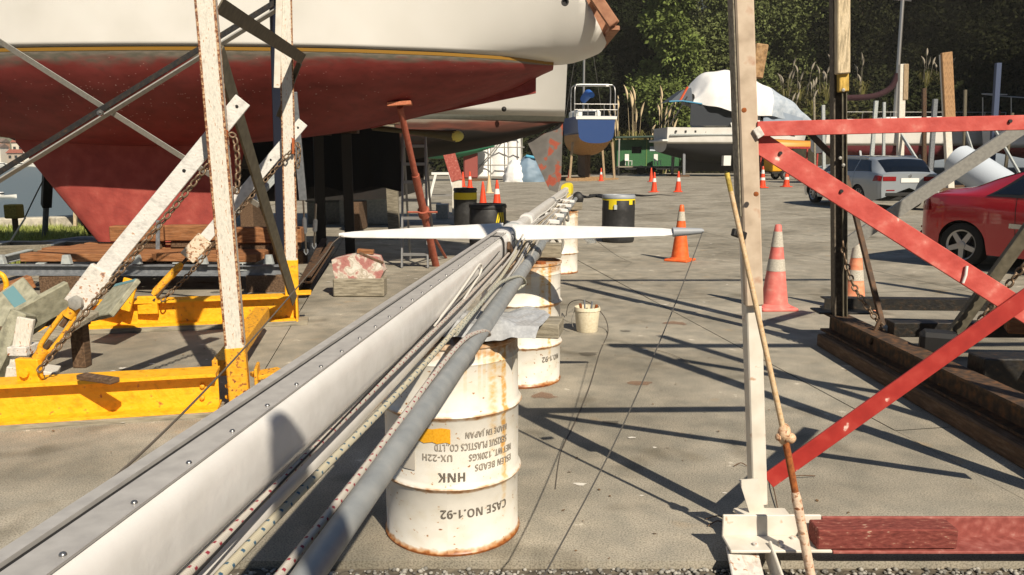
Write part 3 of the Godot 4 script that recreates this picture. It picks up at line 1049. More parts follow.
func make_big_yacht():
	var t := thing("sailing_yacht", "large white sailing yacht with dark red bottom and fin keel propped on timbers", "yacht")
	var zc := -11.0
	var xs := [-10.6, -9.5, -8.0, -6.5, -5.0, -3.5, -2.0, -0.8, 0.0, 0.56, 1.0, 1.27]
	var bw := [0.0, 0.4, 1.0, 1.38, 1.58, 1.62, 1.46, 1.12, 0.70, 0.16, 0.02, 0.0]
	var by := [2.86, 2.46, 2.08, 1.86, 1.78, 1.83, 2.01, 2.28, 2.52, 2.79, 2.93, 3.03]
	var bd := [0.08, 0.7, 1.25, 1.55, 1.69, 1.72, 1.64, 1.50, 1.36, 1.22, 1.10, 1.03]
	var sh := [4.9, 4.75, 4.6, 4.48, 4.38, 4.3, 4.26, 4.24, 4.24, 4.25, 4.26, 4.27]
	var wl := 2.83
	var stations := []
	for i in 64:
		stations.append(-10.6 + (1.31 + 10.6) * (1.0 - pow(1.0 - i / 63.0, 1.25)))
	var bot := []
	var top := []
	var band := []
	var clampx := func(x: float, y: float) -> float: return minf(x, 1.22 - maxf(0.0, y - 3.10) * 0.72 - pow(maxf(0.0, 3.10 - y) / 0.1, 2.0) * 0.05)
	for x in stations:
		var b := maxf(tab(xs, bw, x), 0.0)
		var y0 := tab(xs, by, x)
		var d := tab(xs, bd, x)
		var s := tab(xs, sh, x)
		if y0 < wl - 0.01:
			var r := []
			for k in 15:
				var a := -PI / 2 + PI / 2 * (k / 14.0)
				r.append(Vector3(x, wl - (wl - y0) * pow(cos(a + PI / 2), 1.5), zc + b * pow(absf(sin(a + PI / 2)), 1.08)))
			var full := []
			for k in range(14, -1, -1): full.append(Vector3(r[k].x, r[k].y, 2.0 * zc - r[k].z))
			for k in range(1, 15): full.append(r[k])
			bot.append(full)
		var yb := maxf(wl + 0.034, y0)
		var ra := []
		for side in [-1.0, 1.0]:
			var rr := []
			for k in 15:
				var q := k / 14.0
				var y := yb + (s - yb) * pow(q, 1.5 if y0 > wl - 0.05 else 1.15)
				var qq := (y - yb) / (s - yb)
				var hb := lerpf(b, d, pow(qq, lerpf(0.95, 0.42, smoothstep(wl - 0.75, wl - 0.05, y0))))
				rr.append(Vector3(clampx.call(x, y), y, zc + side * hb))
			if side < 0: rr.reverse()
			ra.append_array(rr)
		top.append(ra)
		if y0 < wl:
			band.append([Vector3(x, wl, zc - b - 0.004), Vector3(x, wl + 0.037, zc - b - 0.012), Vector3(x, wl + 0.037, zc + b + 0.012), Vector3(x, wl, zc + b + 0.004)])
	var mb := MB.new()
	mb.sheet(top, true)
	# deck and transom close the shell
	var deck := []
	for r in top: deck.append([r[0], r[r.size() - 1]])
	mb.sheet(deck, false)
	put("topsides", mb, M.white_hull, t)
	var tb := MB.new()
	var last: Array = top[top.size() - 1]
	var cen := Vector3(0.95, 3.6, zc)
	for k in last.size() - 1: tb.poly([cen, last[k + 1], last[k]])
	put("transom", tb, M.white_hull, t)
	var red := red_bottom_tex()
	var bm := MB.new()
	# uv: u along, v from keel (0) to waterline (1)
	bm.sheet(bot, true)
	var nc: int = bot[0].size()
	for i in bm.t.size():
		var j := i % nc
		bm.t[i] = Vector2(float(i / nc) / bot.size(), absf(j - 14.0) / 14.0 * 0.98 + 0.01)
	put("bottom_paint", bm, red, t)
	for side in 2:
		var sm := MB.new()
		var rows := []
		for r in band: rows.append([r[2 * side], r[2 * side + 1]])
		sm.sheet(rows, side == 1)
		put("gold_stripe", sm, M.gold, t)
	# fin keel
	var km := MB.new()
	var kr := []
	for i in 10:
		var q := i / 9.0
		var y := lerpf(2.0, 0.49, q)
		var xl := lerpf(-6.75, -5.72, clampf((q - 0.08) / 0.92, 0, 1))
		var xt := lerpf(-3.55, -3.98, q)
		var r := []
		for k in 25:
			var a := TAU * k / 24
			var c := (1.0 - cos(a)) * 0.5
			var th := 0.17 * (1.0 - 0.25 * q) * 2.6 * (sqrt(c) * 0.9 - c * 0.55 - c * c * 0.35)
			r.append(Vector3(lerpf(xl, xt, c), y, zc + th * signf(sin(a))))
		kr.append(r)
	km.sheet(kr, false)
	km.poly(kr[9])
	put("keel", km, M.keel_red, t)
	# skeg under the counter, its after edge upright
	var sk := MB.new()
	sk.extrude(PackedVector2Array([Vector2(-1.9, 2.02), Vector2(-1.15, 2.20), Vector2(0.32, 2.485), Vector2(0.32, 2.80), Vector2(-1.0, 2.62), Vector2(-1.9, 2.25)]), Vector3(0, 0, zc - 0.05), Vector3(0, 0, zc + 0.05))
	put("skeg", sk, M.keel_red if false else red_plain(), t)
	# propeller shaft with a yellow blade tip
	var hub := Vector3(-0.771, 1.925, -11.200)
	var sh0 := Vector3(-1.924, 2.033, -11.200)
	var pm := MB.new()
	pm.tube([sh0, sh0.lerp(hub, 0.45), sh0.lerp(hub, 0.8), hub], [0.03, 0.035, 0.06, 0.085], 12)
	put("propeller_shaft", pm, plain(Color("4b4428"), 0.6), t)
	var pb := MB.new()
	pb.ball(hub, Vector3(0.11, 0.08, 0.09), 14)
	put("propeller_blade", pb, plain(Color("d3c65c"), 0.5), t)
	var ex := MB.new()
	ex.lathe([Vector2(0.0, -0.01), Vector2(0.045, -0.01), Vector2(0.045, 0.02), Vector2(0.03, 0.02), Vector2(0.028, -0.005), Vector2(0.0, -0.005)], 16, Transform3D(Basis(Vector3.RIGHT, -PI / 2).rotated(Vector3.RIGHT, PI), Vector3(0.619, 3.421, -9.750)))
	put("exhaust_outlet", ex, M.dark, t)
	# tan boarding frame folded up against the transom
	var pf := Node3D.new()
	pf.name = "boarding_frame"
	t.add_child(pf, true)
	var tan := worn(82, 0.012, 1.0, [[0.0, Color("7f5640")], [0.5, Color("96694f")], [1.0, Color("a87e62")]], 0.8)
	var lo := Vector3(1.22, 3.22, zc)
	var hi := Vector3(0.56, 4.14, zc)
	var dirv := (hi - lo).normalized()
	var outv := Vector3(dirv.y, -dirv.x, 0)
	for s in [-0.84, -0.28, 0.28, 0.84]:
		var o := Vector3(0, 0, s)
		one_bar("rail", lo + o + outv * 0.03, hi + o + outv * 0.03, 0.07, 0.14, tan, pf, outv, 0.01)
	for q in [0.05, 0.35, 0.65, 0.95]:
		var c := lo.lerp(hi, q) + outv * 0.10
		one_bar("slat", c + Vector3(0, 0, -0.8), c + Vector3(0, 0, 0.8), 0.13, 0.03, tan, pf, outv, 0.006)
	one_bar("ledge", lo + Vector3(0.04, -0.02, -0.8), lo + Vector3(0.04, -0.02, 0.8), 0.13, 0.06, tan, pf, Vector3.UP, 0.01)

func red_plain() -> StandardMaterial3D:
	if not M.has("red_plain"):
		M.red_plain = worn(83, 0.012, 1.4, [[0.0, Color("74261f")], [0.5, Color("84302a")], [1.0, Color("934039")]], 0.7)
	return M.red_plain

func make_big_yacht_cradle():
	var t := thing("yacht_cradle", "grey steel cradle with brown planks under the large yacht's red keel", "cradle")
	# grey beam along the front, end beam running back on the right, back beam
	var fl := Vector3(-8.6, 0.30, -9.55)
	var fr := Vector3(-2.75, 0.26, -9.75)
	prof_bar("front_beam", ibeam_prof(0.12, 0.13, 0.014, 0.01), fl, fr, M.grey_steel, t)
	prof_bar("end_beam", channel_prof(-0.09, 0.16, 0.012), Vector3(-2.499, 0.100, -9.221), Vector3(-3.150, 0.240, -13.214), M.brown_steel, t)
	prof_bar("end_beam", channel_prof(-0.07, 0.08, 0.012), Vector3(-2.374, 0.240, -9.075), Vector3(-2.762, 0.340, -12.094), M.brown_steel, t)
	prof_bar("back_beam", ibeam_prof(0.12, 0.13, 0.014, 0.01), Vector3(-8.9, 0.30, -12.3), Vector3(-3.2, 0.26, -12.6), M.grey_steel, t)
	for x in [-8.2, -7.4, -6.55, -5.75, -4.9, -4.1, -3.3]:
		prof_bar("cross_beam", ibeam_prof(0.10, 0.10, 0.012, 0.01), Vector3(x, 0.31, -9.62 - 0.02 * (x + 8)), Vector3(x - 0.4, 0.31, -12.4), M.pale_grey, t)
		var g := MB.new()
		g.extrude(PackedVector2Array([Vector2(-0.06, 0.0), Vector2(0.06, 0.0), Vector2(0.035, 0.11), Vector2(-0.035, 0.11)]), Vector3(x + 0.35, 0.355, -9.60), Vector3(x + 0.35, 0.355, -9.66))
		put("gusset", g, M.pale_grey, t)
	for p in [Vector3(-8.2, 0.1, -9.7), Vector3(-5.5, 0.1, -9.75), Vector3(-3.0, 0.1, -9.8), Vector3(-5.6, 0.1, -12.4), Vector3(-3.5, 0.1, -12.5)]:
		one_bar("block", p - Vector3(0.25, 0, 0), p + Vector3(0.25, 0, 0), 0.3, 0.22, M.wood_dark, t, Vector3.UP, 0.012)
	# planks under the keel, then two thick timbers in front of it
	var zz := -9.85
	for row in 5:
		var x := -6.02 + rng.randf_range(-0.12, 0.12)
		while x < -3.2:
			var l := rng.randf_range(1.1, 1.7)
			var e := minf(x + l, -3.1)
			one_bar("plank", Vector3(x, 0.41 + rng.randf_range(0, 0.015), zz), Vector3(e - 0.03, 0.41 + rng.randf_range(0, 0.015), zz + rng.randf_range(-0.03, 0.03)), 0.26, 0.10, M.wood_brown, t, Vector3.UP, 0.008)
			x = e + 0.03
			if e >= -3.1: break
		zz -= 0.32
	for s in [[-5.18, -4.5, 0.0], [-4.47, -3.62, 0.01], [-3.58, -2.72, -0.02]]:
		one_bar("timber", Vector3(s[0], 0.66 + s[2], -10.35), Vector3(s[1], 0.66 + s[2], -10.38), 0.2, 0.20, M.wood_brown, t, Vector3.UP, 0.012)
		one_bar("timber", Vector3(s[0] + 0.05, 0.51 + s[2], -10.38), Vector3(s[1] - 0.05, 0.51 + s[2], -10.4), 0.16, 0.09, M.wood_dark, t, Vector3.UP, 0.012)
	for x in [-4.55, -3.7]:
		one_bar("clamp_strap", Vector3(x, 0.46, -10.22), Vector3(x + 0.03, 0.84, -10.22), 0.05, 0.02, M.grey_steel, t, Vector3(0, 0, 1), 0.003)
	# dark props that hold the hull at the right-hand end
	one_bar("prop_post", Vector3(-2.909, 0.331, -10.000), Vector3(-2.492, 3.275, -8.750), 0.10, 0.10, M.navy, t)
	one_bar("prop_post", Vector3(-2.574, 1.113, -9.900), Vector3(-2.561, 2.385, -9.600), 0.09, 0.04, M.grey_steel, t)
	for s in [[Vector3(-2.677, 1.118, -10.300), Vector3(-2.745, 0.389, -10.600)], [Vector3(-2.514, 1.042, -10.300), Vector3(-2.635, 0.469, -10.600)]]:
		var a: Vector3 = s[0]
		var b: Vector3 = s[1]
		var rod := one_tube("tie_rod", [a, b], 0.012, M.steel, t)
		one_tube("turnbuckle", [a.lerp(b, 0.35), a.lerp(b, 0.38), a.lerp(b, 0.62), a.lerp(b, 0.65)], [0.015, 0.03, 0.03, 0.015], M.grey_steel, rod)
		one_tube("shackle", [b + Vector3(-0.02, 0.04, 0), b + Vector3(-0.025, 0.0, 0), b + Vector3(0, -0.04, 0), b + Vector3(0.025, 0, 0), b + Vector3(0.02, 0.04, 0)], 0.010, M.grey_steel, rod)
	one_bar("side_brace", Vector3(-3.237, 1.071, -10.000), Vector3(-2.932, 1.498, -10.400), 0.09, 0.05, M.pale_grey, t)
	# keel side screw prop on the bank side
	var j := thing("screw_prop", "dark screw prop standing by the keel's leading edge near the water", "boat stand", Vector3(-8.709, 0.000, -14.820) + Vector3(0, 0, 0))
	var top := Vector3(-8.143, 1.495, -14.200) - j.position
	one_tube("foot_screw", [Vector3.ZERO, top * 0.55], 0.05, M.grey_steel, j)
	one_bar("post", top * 0.52, top * 1.12, 0.15, 0.14, M.dark, j)
	one_bar("foot_plate", Vector3(-0.18, 0.02, 0), Vector3(0.18, 0.02, 0), 0.3, 0.04, M.dark, j)
	tag(one_bar("timber_block", Vector3(-8.001, 0.000, -14.995) + Vector3(0, 0, -0.6), Vector3(-7.651, 0.659, -14.400), 0.24, 0.2, M.dark, self), "dark upright block behind the keel's sloping front edge", "block")
	# hose and mat lying behind the cradle
	tag(one_tube("grey_hose", spline([Vector3(-7.685, 0.200, -12.968), Vector3(-7.425, 0.220, -13.088), Vector3(-7.130, 0.250, -13.279), Vector3(-6.895, 0.200, -13.603)]), 0.10, M.grey_steel, self, 12), "fat grey hose lying behind the cradle planks by the grass", "hose")

# ---------------------------------------------------------------- the yacht behind it

func black_bottom() -> StandardMaterial3D:
	# black antifouling, a worn red-brown belt near the waterline
	var w := 512
	var h := 128
	var a := noise(84, 0.012, 5)
	var out := PackedByteArray()
	out.resize(w * h * 3)
	for y in h:
		for x in w:
			var v := float(y) / h
			var n := a.get_noise_2d(x, y * 2.0)
			var c := Color("14110e").lerp(Color("2c211b"), clampf(0.5 + n, 0, 1))
			var belt := smoothstep(0.62, 0.86, v + n * 0.35) * smoothstep(0.45, 0.75, float(x) / w)
			c = c.lerp(Color("7c4132").lerp(Color("4a2a20"), clampf(0.5 + n * 1.5, 0, 1)), belt * 0.9)
			c = c.lerp(Color("8c8a7e"), smoothstep(0.93, 0.99, v + n * 0.08) * 0.7)
			var k := 3 * (y * w + x)
			out[k] = c.r8; out[k + 1] = c.g8; out[k + 2] = c.b8
	var im := Image.create_from_data(w, h, false, Image.FORMAT_RGB8, out)
	im.generate_mipmaps()
	var m := StandardMaterial3D.new()
	m.albedo_texture = ImageTexture.create_from_image(im)
	m.roughness = 0.85
	return m

func make_second_yacht():
	var t := thing("long_keel_yacht", "white yacht with black and red worn bottom, its rusty rudder over the mast tip", "yacht")
	var zc := -18.6
	var xs := [-12.5, -11.0, -9.0, -7.0, -5.0, -3.0, -1.5, -0.3, 0.6, 1.18]
	var bw := [0.0, 0.5, 1.15, 1.5, 1.6, 1.45, 1.15, 0.8, 0.42, 0.10]
	var by := [2.5, 1.9, 1.5, 1.4, 1.4, 1.5, 1.72, 1.95, 2.2, 2.45]
	var bd := [0.1, 0.9, 1.45, 1.7, 1.78, 1.72, 1.6, 1.45, 1.32, 1.22]
	var wl := 2.46
	var bot := []
	var boot := []
	var top := []
	for i in 48:
		var x := -12.5 + 13.68 * i / 47.0
		var b := maxf(tab(xs, bw, x), 0.0)
		var y0 := minf(tab(xs, by, x), wl - 0.02)
		var d := tab(xs, bd, x)
		var rb := []
		var r1 := []
		var r2 := []
		for k in 17:
			var a := PI * (k / 16.0) - PI / 2
			rb.append(Vector3(x, wl - (wl - y0) * pow(cos(a), 0.9), zc + b * signf(a) * pow(absf(sin(a)), 0.9)))
		for side in [-1.0, 1.0]:
			var q := []
			var w := []
			for k in 3: q.append(Vector3(x, wl + 0.10 * k / 2.0, zc + side * lerpf(b, d, pow(0.10 * k / 2.0, 0.7))))
			for k in 10:
				var s := k / 9.0
				w.append(Vector3(x, wl + 0.10 + 1.45 * s, zc + side * lerpf(lerpf(b, d, pow(0.10, 0.7)), d, pow(s, 0.95))))
			if side < 0:
				q.reverse(); w.reverse()
			r1.append(q); r2.append_array(w)
		bot.append(rb); boot.append(r1); top.append(r2)
	var bm := MB.new()
	bm.sheet(bot, true)
	var last: Array = bot[47]
	var cen := Vector3(1.18, 2.5, zc)
	for k in last.size() - 1: bm.poly([cen, last[k + 1], last[k]])
	var anti := black_bottom()
	var nc: int = bot[0].size()
	for i in bm.t.size():
		var j := i % nc
		bm.t[i] = Vector2(float(mini(i / nc, 47)) / 48.0, absf(j - 8.0) / 8.0 * 0.98 + 0.01)
	put("bottom_paint", bm, anti, t)
	for side in 2:
		var sm := MB.new()
		var rows := []
		for r in boot: rows.append(r[side])
		sm.sheet(rows, true)
		put("boot_stripe", sm, worn(85, 0.02, 1.5, [[0.0, Color("7b8078")], [1.0, Color("989b92")]], 0.6), t)
	var tm := MB.new()
	tm.sheet(top, true)
	var deck := []
	for r in top: deck.append([r[0], r[r.size() - 1]])
	tm.sheet(deck, false)
	put("topsides", tm, M.white_hull, t)
	var xm := MB.new()
	var pts := []
	for p in top[47]: pts.append(p)
	for q in [boot[47][1], boot[47][0]]:
		pass
	var c2 := Vector3(1.18, 3.2, zc)
	for k in pts.size() - 1: xm.poly([c2, pts[k + 1], pts[k]])
	xm.poly([c2, pts[0], boot[47][0][2], boot[47][1][0], pts[pts.size() - 1]])
	put("transom", xm, M.white_hull, t)
	var ex := MB.new()
	ex.ball(Vector3(-0.171, 2.676, -17.500), Vector3(0.055, 0.055, 0.03), 12)
	put("exhaust_outlet", ex, M.dark, t)
	# long keel, black in the shade
	var kb := MB.new()
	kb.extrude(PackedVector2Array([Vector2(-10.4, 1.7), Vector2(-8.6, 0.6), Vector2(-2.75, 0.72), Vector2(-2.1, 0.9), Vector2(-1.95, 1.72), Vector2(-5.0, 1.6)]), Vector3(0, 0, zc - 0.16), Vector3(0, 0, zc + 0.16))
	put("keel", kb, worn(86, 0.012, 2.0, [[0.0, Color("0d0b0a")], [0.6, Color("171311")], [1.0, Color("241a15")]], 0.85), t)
	# rudder hung under the stern
	var rm := MB.new()
	rm.extrude(PackedVector2Array([Vector2(1.16, 2.46), Vector2(1.13, 1.2), Vector2(1.05, 0.86), Vector2(0.86, 0.92), Vector2(0.42, 1.86), Vector2(0.34, 2.02), Vector2(0.9, 2.28)]), Vector3(0, 0, zc - 0.05), Vector3(0, 0, zc + 0.05))
	var rud := worn(87, 0.005, 1.5, [[0.0, Color("55524f")], [0.60, Color("67635f")], [0.66, Color("7a5347")], [0.7, Color("944a36")], [0.85, Color("8d3f2d")], [1.0, Color("a5644f")]], 0.8)
	put("rudder", rm, rud, t)
	# timber baulks that carry the keel
	for x in [-8.2, -6.0, -3.6]:
		one_bar("keel_block", Vector3(x, 0.33, zc - 0.5), Vector3(x, 0.33, zc + 0.5), 0.3, 0.64, M.wood_dark, t, Vector3.UP, 0.012)
	# added black sheet standing in for the deep shade between the two yachts
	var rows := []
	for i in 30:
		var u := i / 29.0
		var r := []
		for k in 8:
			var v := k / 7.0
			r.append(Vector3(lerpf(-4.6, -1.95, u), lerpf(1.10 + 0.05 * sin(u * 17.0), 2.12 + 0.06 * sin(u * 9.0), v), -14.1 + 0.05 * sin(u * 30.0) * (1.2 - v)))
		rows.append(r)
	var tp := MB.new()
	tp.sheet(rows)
	tag(put("added_shade_sheet", tp, plain(Color("0f0e0d"), 0.9), self), "added black sheet standing in for deep shade behind the large yacht's keel", "sheeting")
	# props along the near side
	for s in [[389, Vector3(-2.415, 0.467, -16.400), Vector3(-2.412, 2.296, -16.000)], [346, Vector3(-2.763, 0.252, -13.600), Vector3(-2.711, 2.034, -13.300)], [318, Vector3(-3.259, 0.200, -13.600), Vector3(-3.170, 2.002, -13.300)]]:
		var pr := thing("timber_prop", "upright timber prop in the shade under the yachts, %s" % ("nearest the aluminium ladder" if s[0] == 389 else ("middle of three in the shade" if s[0] == 346 else "leftmost of three in the shade")), "prop", s[1] * Vector3(1, 0, 1), 0, "props in the shade under the yachts")
		var up: Vector3 = s[2] - pr.position
		one_bar("post", Vector3.ZERO, up, 0.22 if s[0] == 389 else 0.16, 0.2, M.wood_grey if s[0] == 389 else M.dark, pr)
		one_bar("pad", up + Vector3(-0.2, 0.03, 0), up + Vector3(0.2, 0.03, 0), 0.22, 0.07, M.wood_dark, pr)

# ---------------------------------------------------------------- yellow cradle

func make_yellow_cradle():
	var t := thing("yellow_cradle", "empty yellow steel boat cradle with tall rusty white posts and braces", "cradle")
	var e1 := Vector3(0.976, 0, -0.216)
	var e2 := Vector3(-0.216, 0, -0.976)
	# the two yellow beams along the width
	var f0 := Vector3(-3.072, 0.000, -4.605) + Vector3.UP * 0.15 + e2 * 0.1
	var fl := f0 - e1 * 1.6
	var fr := f0 + e1 * 1.24
	var k1 := prof_bar("front_beam", ibeam_prof(0.20, 0.25, 0.022, 0.016), fl, fr, M.yellow, t)
	var b0 := Vector3(-3.862, 0.000, -7.303) + Vector3.UP * 0.165 + e2 * 0.1
	var bl := b0 - e1 * 2.2
	var br := b0 + e1 * 1.80
	var k2 := prof_bar("back_beam", ibeam_prof(0.20, 0.25, 0.022, 0.016), bl, br, M.yellow, t)
	for q in [[fl, fr], [bl, br]]:
		one_bar("bearer", q[0] + Vector3.UP * -0.145, q[1] + e1 * 0.1 + Vector3.UP * -0.145, 0.24, 0.045, M.wood_grey, t)
	# posts
	var fp := Vector3(-1.742, 0.000, -4.952)
	var fbase := Vector3(fp.x, 0.03, fp.z)
	var ft := Vector3(-1.812, 2.673, -4.930)
	var fb_edge := fbase.lerp(ft, 0.16)
	one_bar("post", fbase, ft + (ft - fbase) * 0.35, 0.115, 0.13, M.cream_rust, t, Vector3(0.25, 0, 1), 0.008)
	var fb_top := fbase.lerp(ft, 0.155)
	rusty_edges(fb_edge, ft + (ft - fbase) * 0.3, 0.115, 0.13, Vector3(0.25, 0, 1), M.edge_rust, t)
	one_bar("post_base", fbase - (ft - fbase) * 0.02, fb_top, 0.123, 0.138, M.yellow_rust, t, Vector3(0.25, 0, 1), 0.008)
	var bp := Vector3(-2.170, 0.053, -7.780)
	var bbase := Vector3(bp.x, 0.28, bp.z)
	var bt := Vector3(-2.109, 3.293, -7.780)
	one_bar("post", bbase, bt + (bt - bbase) * 0.3, 0.12, 0.13, M.cream_rust, t, Vector3(0.25, 0, 1), 0.008)
	rusty_edges(bbase.lerp(bt, 0.125), bt + (bt - bbase) * 0.25, 0.12, 0.13, Vector3(0.25, 0, 1), M.edge_rust, t)
	one_bar("post_base", bbase, bbase.lerp(bt, 0.12), 0.128, 0.138, M.yellow, t, Vector3(0.25, 0, 1), 0.008)
	one_bar("post_flange", Vector3(-2.203, 2.266, -7.700), Vector3(-2.129, 3.276, -7.700), 0.06, 0.02, M.white_post, t, Vector3(0, 0, 1), 0.003)
	# far-left posts beyond the frame, that the crossed bars run to
	var lfb := fbase - e1 * 3.4
	var lbb := bbase - e1 * 4.4
	one_bar("post", lfb + Vector3(0, 0.27, 0), lfb + Vector3(0.05, 3.2, 0), 0.115, 0.13, M.cream_rust, t, Vector3(0.25, 0, 1), 0.008)
	one_bar("post", lbb, lbb + Vector3(0.05, 3.2, 0), 0.115, 0.13, M.cream_rust, t, Vector3(0.25, 0, 1), 0.008)
	# side rail and side brace between front and back post
	prof_bar("side_rail", angle_prof(0.10, 0.10, 0.01), Vector3(-1.783, 2.474, -5.020), Vector3(-1.974, 2.486, -7.720), M.olive, t, Vector3(0.5, 0.8, 0.2))
	prof_bar("side_brace", angle_prof(0.11, 0.09, 0.01), Vector3(-1.753, 2.285, -5.040), Vector3(-2.088, 0.295, -7.660), M.olive, t, Vector3(-0.8, 0.4, 0.2))
	prof_bar("side_brace", angle_prof(0.06, 0.05, 0.008), Vector3(-1.970, 2.489, -7.740), Vector3(-2.234, 2.001, -7.900), M.olive, t, Vector3(-0.8, 0.4, 0.2))
	# crossed angle bars between the back posts
	var x1 := Vector3(-5.465, 3.141, -7.600)
	prof_bar("cross_bar", angle_prof(0.06, 0.06, 0.008), x1, Vector3(-2.488, 1.135, -7.860), M.galv, t, Vector3(0.2, 1, 0.5))
	prof_bar("cross_bar", angle_prof(0.045, 0.016, 0.008), Vector3(-5.655, 0.913, -7.500), Vector3(-2.174, 3.025, -7.820), M.galv, t, Vector3(0.2, 1, -0.5))
	one_bar("cross_bar_shaded_web", Vector3(-5.662, 0.977, -7.520), Vector3(-2.177, 3.091, -7.840), 0.010, 0.055, M.black_steel, t, Vector3(0.2, 1, -0.2), 0.002)  # black colour stands for the shaded face of this bar
	var bolt := MB.new()
	bolt.lathe([Vector2(0, 0), Vector2(0.028, 0.0), Vector2(0.028, 0.03), Vector2(0.014, 0.03), Vector2(0.012, 0.06), Vector2(0, 0.06)], 6, Transform3D(Basis(Vector3.RIGHT, PI / 2), Vector3(-3.796, 2.028, -7.550)))
	put("bolt", bolt, M.steel, t)

	# adjustable white braces: upper bar, wider sleeve, yellow turnbuckle to a lug on the beam
	var bt1 := Vector3(-1.681, 1.970, -5.120)
	var bm1 := Vector3(-2.507, 0.934, -4.860)
	var bs1 := Vector3(-2.670, 0.717, -4.820)
	var lug1 := Vector3(-2.938, 0.360, -4.740)
	var br1 := one_bar("brace", bm1.lerp(bs1, 0.35), bt1, 0.03, 0.105, M.white_paint, t, Vector3(-0.5, 0.8, 0.1), 0.003)
	for q in [0.04, 0.42]:
		var p := bt1.lerp(bm1, q)
		var hb := MB.new()
		hb.lathe([Vector2(0, 0.0175), Vector2(0.011, 0.0175), Vector2(0.011, -0.0175), Vector2(0, -0.0175)], 10, Transform3D(Basis(Vector3.RIGHT, PI / 2), p))
		put("bolt_hole", hb, M.dark, br1)
	one_bar("brace_sleeve", bs1, bm1, 0.05, 0.15, M.white_rust, t, Vector3(-0.5, 0.8, 0.1), 0.006)
	var bo := MB.new()
	bo.lathe([Vector2(0, 0), Vector2(0.045, 0), Vector2(0.045, 0.03), Vector2(0.03, 0.036), Vector2(0, 0.036)], 6, Transform3D(Basis(Vector3.RIGHT, PI / 2), bs1.lerp(bm1, 0.12) + Vector3(0, 0, 0.025)))
	put("bolt", bo, M.galv, t)
	turnbuckle(t, bs1 + Vector3(0, 0, 0.0), lug1 + Vector3(0.03, 0.02, 0), M.yellow_rust, 0.035)
	var lg := MB.new()
	lg.bar(lug1 + Vector3(-0.075, -0.03, 0.0), lug1 + Vector3(0.075, -0.03, 0.02), 0.05, 0.16, Vector3.UP, 0.006)
	put("lug", lg, M.yellow, t)
	var lb := MB.new()
	lb.lathe([Vector2(0, 0), Vector2(0.03, 0), Vector2(0.03, 0.03), Vector2(0, 0.034)], 8, Transform3D(Basis(Vector3.RIGHT, PI / 2), lug1 + Vector3(-0.01, -0.03, 0.03)))
	put("bolt", lb, M.yellow, t)

	var bt2 := Vector3(-2.018, 1.962, -7.880)
	var bm2 := Vector3(-2.924, 0.866, -7.600)
	var bs2 := Vector3(-3.092, 0.679, -7.560)
	var lug2 := Vector3(-3.437, 0.288, -7.420)
	var br2 := one_bar("brace", bm2, bt2, 0.03, 0.105, M.white_paint, t, Vector3(-0.5, 0.8, 0.1), 0.003)
	for q in [0.05, 0.33]:
		var p := bt2.lerp(bm2, q)
		var hb := MB.new()
		hb.lathe([Vector2(0, 0.0175), Vector2(0.012, 0.0175), Vector2(0.012, -0.0175), Vector2(0, -0.0175)], 10, Transform3D(Basis(Vector3.RIGHT, PI / 2), p))
		put("bolt_hole", hb, M.dark, br2)
	one_bar("brace_sleeve", bs2, bm2, 0.06, 0.15, rusty(90, Color("cdbfa8"), 0.28, 0.4), t, Vector3(-0.5, 0.8, 0.1), 0.006)
	one_tube("turnbuckle", [bs2.lerp(lug2, 0.12), bs2.lerp(lug2, 0.2), bs2.lerp(lug2, 0.78), bs2.lerp(lug2, 0.86)], [0.02, 0.038, 0.038, 0.02], M.yellow_rust, t)
	one_tube("tie_rod", [bs2, lug2 + Vector3(0.06, 0.0, 0)], 0.016, M.brown_steel, t)
	var lg2 := MB.new()
	lg2.bar(lug2 + Vector3(-0.09, -0.04, 0), lug2 + Vector3(0.09, -0.04, -0.02), 0.05, 0.17, Vector3.UP, 0.006)
	put("lug", lg2, M.yellow, t)
	# upright stop plate on the back beam
	one_bar("stop_plate", Vector3(-3.611, 0.224, -7.300), Vector3(-3.534, 0.509, -7.340), 0.13, 0.03, M.yellow, t, Vector3(0, 0, 1))
	one_bar("stop_web", Vector3(-3.840, 0.225, -7.350), Vector3(-3.617, 0.262, -7.300), 0.1, 0.05, M.yellow, t)
	# end plates, gusset and bolts
	one_bar("end_gusset", Vector3(-1.948, 0.220, -5.221), Vector3(-2.315, 0.200, -7.280), 0.13, 0.11, M.yellow_rust, t)
	one_bar("end_bracket", Vector3(-1.669, 0.220, -5.019), Vector3(-1.523, 0.220, -5.144), 0.14, 0.03, M.yellow_rust, t)
	one_bar("end_plate", fr + e1 * 0.24 + Vector3(0, -0.02, 0), fr + e1 * 0.24 + Vector3(0, 0.14, 0), 0.20, 0.02, M.yellow_rust, t, e1)
	one_bar("end_plate", br + Vector3(0, -0.13, 0), br + Vector3(0, 0.14, 0), 0.24, 0.02, M.yellow, t, e1)
	one_bar("end_lip", br + Vector3(0, 0.14, 0), br + e1 * 0.14 + Vector3(0, 0.14, 0), 0.2, 0.02, M.yellow, t)
	for p in [Vector3(-1.973, 0.178, -4.800), Vector3(-1.824, 0.170, -4.850), Vector3(-1.978, 0.101, -4.800), Vector3(-1.828, 0.098, -4.850)]:
		var n := MB.new()
		var at: Vector3 = p
		at.z = (f0 + e1 * ((p.x - f0.x) / e1.x)).z + 0.012
		n.lathe([Vector2(0, 0), Vector2(0.016, 0), Vector2(0.016, 0.014), Vector2(0.009, 0.02), Vector2(0, 0.02)], 6, Transform3D(Basis(Vector3.RIGHT, PI / 2), at))
		put("bolt", n, M.yellow_rust, t)
